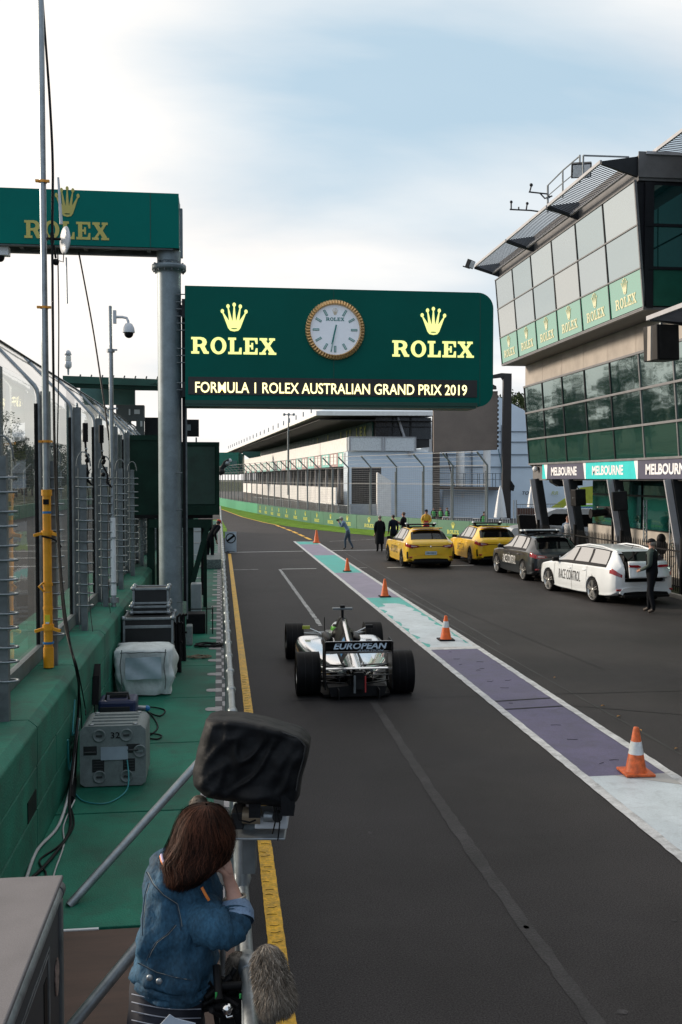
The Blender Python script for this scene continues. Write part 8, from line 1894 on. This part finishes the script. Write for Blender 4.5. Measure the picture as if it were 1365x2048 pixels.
m = MB(); c = W_(469, 1796, -.02); d = (W_(461, 1752, -.01)-W_(472, 1810, -.02)).normalized(); u = d.orthogonal().normalized(); v = d.cross(u); m.tube([c+(u*math.cos(a)+v*math.sin(a))*.036 for a in [2*math.pi*j/24 for j in range(24)]], .0055, mat('bracelet_metal', (.40, .36, .30), .3, metal=.6), n=8, closed=True); m.build('bracelet', parent=t)
# collar, seams, buttons, lanyard
m = MB(); m.tube([W_(322, 1722, .0), W_(330, 1742, -.05), W_(350, 1757, -.07), W_(380, 1762, -.06)], [.012, .014, .015, .012], dj, n=12); m.build('collar', parent=t)
org = mat('lanyard_orange', (.75, .22, .04), .6); lil = mat('lanyard_lilac', (.45, .38, .55), .6)
m = MB(); lp = [(322, 1712, -.02), (324, 1722, -.05), (330, 1734, -.07), (340, 1743, -.08), (352, 1748, -.08)]; m.tube([W_(*q) for q in lp], .0045, org, n=6); m.tube([W_(x+1.2, y-2.5, d) for x, y, d in lp], .0045, lil, n=6); m.tube([W_(404, 1775, -.09), W_(412, 1790, -.10), W_(418, 1800, -.09)], .005, org, n=6); m.build('lanyard', parent=t)
for pts in ([(293, 1744), (305, 1768), (325, 1790), (353, 1808), (360, 1840), (363, 1866)], [(297, 1766), (290, 1790), (286, 1830), (285, 1880)], [(350, 1850), (335, 1868), (312, 1885), (300, 1905), (292, 1925)], [(276, 1926), (310, 1944), (350, 1955), (392, 1962)]):
    pq = [(a[0]+(b[0]-a[0])*k/6, a[1]+(b[1]-a[1])*k/6) for a, b in zip(pts[:-1], pts[1:]) for k in range(6)]; m = MB(); P_s = [on_back(x, y, .0005) for x, y in pq]; P_s = [P_s[0]]+[(P_s[i-1]+P_s[i]*2+P_s[i+1])/4 for i in range(1, len(P_s)-1)]+[P_s[-1]]; m.tube(P_s, .0018, stitch, n=5); m.tube([on_back(x+3, y, .0008) for x, y in pq[::3]], .0010, stl, n=4); m.build('jacket_seam', parent=t)
for x, y in ((319, 1962), (300, 1955)):
    m = MB(); m.lathe([(.010, 0), (.010, .004), (.006, .006), (.001, .0062)], steel, 12, frame(on_back(x, y, .012), RGT, UPV)); m.build('button', parent=t)
# pale papers at the waist
m = MB(); m.add([W_(296, 2075, -.2), W_(340, 2028, -.20), (W_(352, 2036, -.2)), W_(392, 2046, -.2), W_(395, 2090, -.2), W_(296, 2090, -.2)], [(0, 1, 2, 3, 4, 5)], mat('paper_pale', (.45, .52, .62), .7)); pp = m.build('folded_papers'); sd_ = pp.modifiers.new('t', 'SOLIDIFY'); sd_.thickness = .004; tag(pp, 'pale folded papers tucked below the denim jacket', 'papers')
# hair: a rounded bob with strands
hr = mat('hair_brown_bob', (.018, .0075, .005), .7, var=.45, vscale=14, spec=.10); hr2 = mat('hair_auburn_bob', (.060, .020, .010), .65, var=.3, vscale=14, spec=.15)
hc = WPt(410, 1688, .04); fwd_h = (RGT*.45+Vector((math.sin(YAW), math.cos(YAW), 0))*.85).normalized()
HS = [(408, 418, 1608, .05, .006, 0), (382, 436, 1613, .05, .045, 0), (364, 451, 1627, .05, .080, 0), (355, 461, 1648, .04, .100, .03), (347, 467, 1672, .03, .106, .06), (334, 467, 1692, .02, .108, .10), (328, 462, 1708, .0, .104, .14), (338, 452, 1724, -.02, .095, .18), (342, 432, 1742, -.03, .085, .26), (346, 412, 1758, -.04, .05, .3), (358, 384, 1768, -.04, .015, .3)]
hb, hrw = loft_px(HS, hr, 'hair', n=72, wr=.003)
m = MB(); rnd = random.Random(11); NR = len(hrw); ctr = [sum(r, Vector())/len(r) for r in hrw]
def hpt(i, j, off):
    i = max(0, min(NR-1.001, i)); a = int(i); f_ = i-a; j %= 72; b = int(j); g_ = j-b; b2_ = (b+1) % 72
    p = (hrw[a][b]*(1-g_)+hrw[a][b2_]*g_)*(1-f_)+(hrw[a+1][b]*(1-g_)+hrw[a+1][b2_]*g_)*f_; c = ctr[a]*(1-f_)+ctr[a+1]*f_; d = p-c
    return p+(d.normalized() if d.length > 1e-5 else Vector((0, 0, 1)))*off
for k in range(5200):
    j0 = rnd.uniform(0, 72); i0 = rnd.uniform(1, NR*.7); i1 = min(NR+1, i0+rnd.uniform(NR*.25, NR*.55)); tw = rnd.gauss(0, 2.0); o1 = rnd.uniform(.001, .007) if rnd.random() < .75 else rnd.uniform(.006, .016); fl = rnd.uniform(0, .030) if i1 > NR*.75 else 0; pts = []
    for q in range(7):
        f_ = q/6; pts.append(hpt(i0+(i1-i0)*f_, j0+tw*math.sin(f_*2.2)+.6*math.sin(9*f_+k), .001+o1*math.sin(math.pi*f_)+fl*f_*f_)+Vector((0, 0, -.012*f_*f_ if i1 > NR else 0)))
    mm = hr if rnd.random() < (.35 if i0 < NR*.3 else .8) else hr2; d = (pts[-1]-pts[0]).cross(pts[3]-ctr[NR//2]); d = (d.normalized() if d.length > 1e-6 else RGT)*rnd.uniform(.0004, .0009); vs_ = []
    for q, p in enumerate(pts): w = 1 if q < 6 else .1; vs_ += [p-d*w, p+d*w]
    m.add(vs_, [(2*i, 2*i+1, 2*i+3, 2*i+2) for i in range(6)], mm, True)
m.build('hair_strands', parent=hb); WM[hb.name] = WM[t.name]
# cheek and face beneath the hair, turned to the track
m = MB(); f0 = hc+fwd_h*.048+Vector((0, 0, -.035)); m.sphere(f0, (.058, .062, .080), sk2, 16, 12)
rt = Vector((fwd_h.y, -fwd_h.x, 0)); m.sphere(f0+fwd_h*.072+Vector((0, 0, -.010)), (.012, .014, .018), sk2, 8, 6)
for s_ in (-1, 1): m.sphere(f0+fwd_h*.060+rt*.027*s_+Vector((0, 0, .018)), .009, M_white, 8, 6); m.sphere(f0+fwd_h*.068+rt*.027*s_+Vector((0, 0, .018)), .004, black, 6, 4)
m.box(f0+fwd_h*.066+Vector((0, 0, -.045)), (.032, .012, .010), mat('lips', (.3, .1, .1), .5), rz=math.atan2(-fwd_h.x, fwd_h.y)); m.build('face', parent=t)
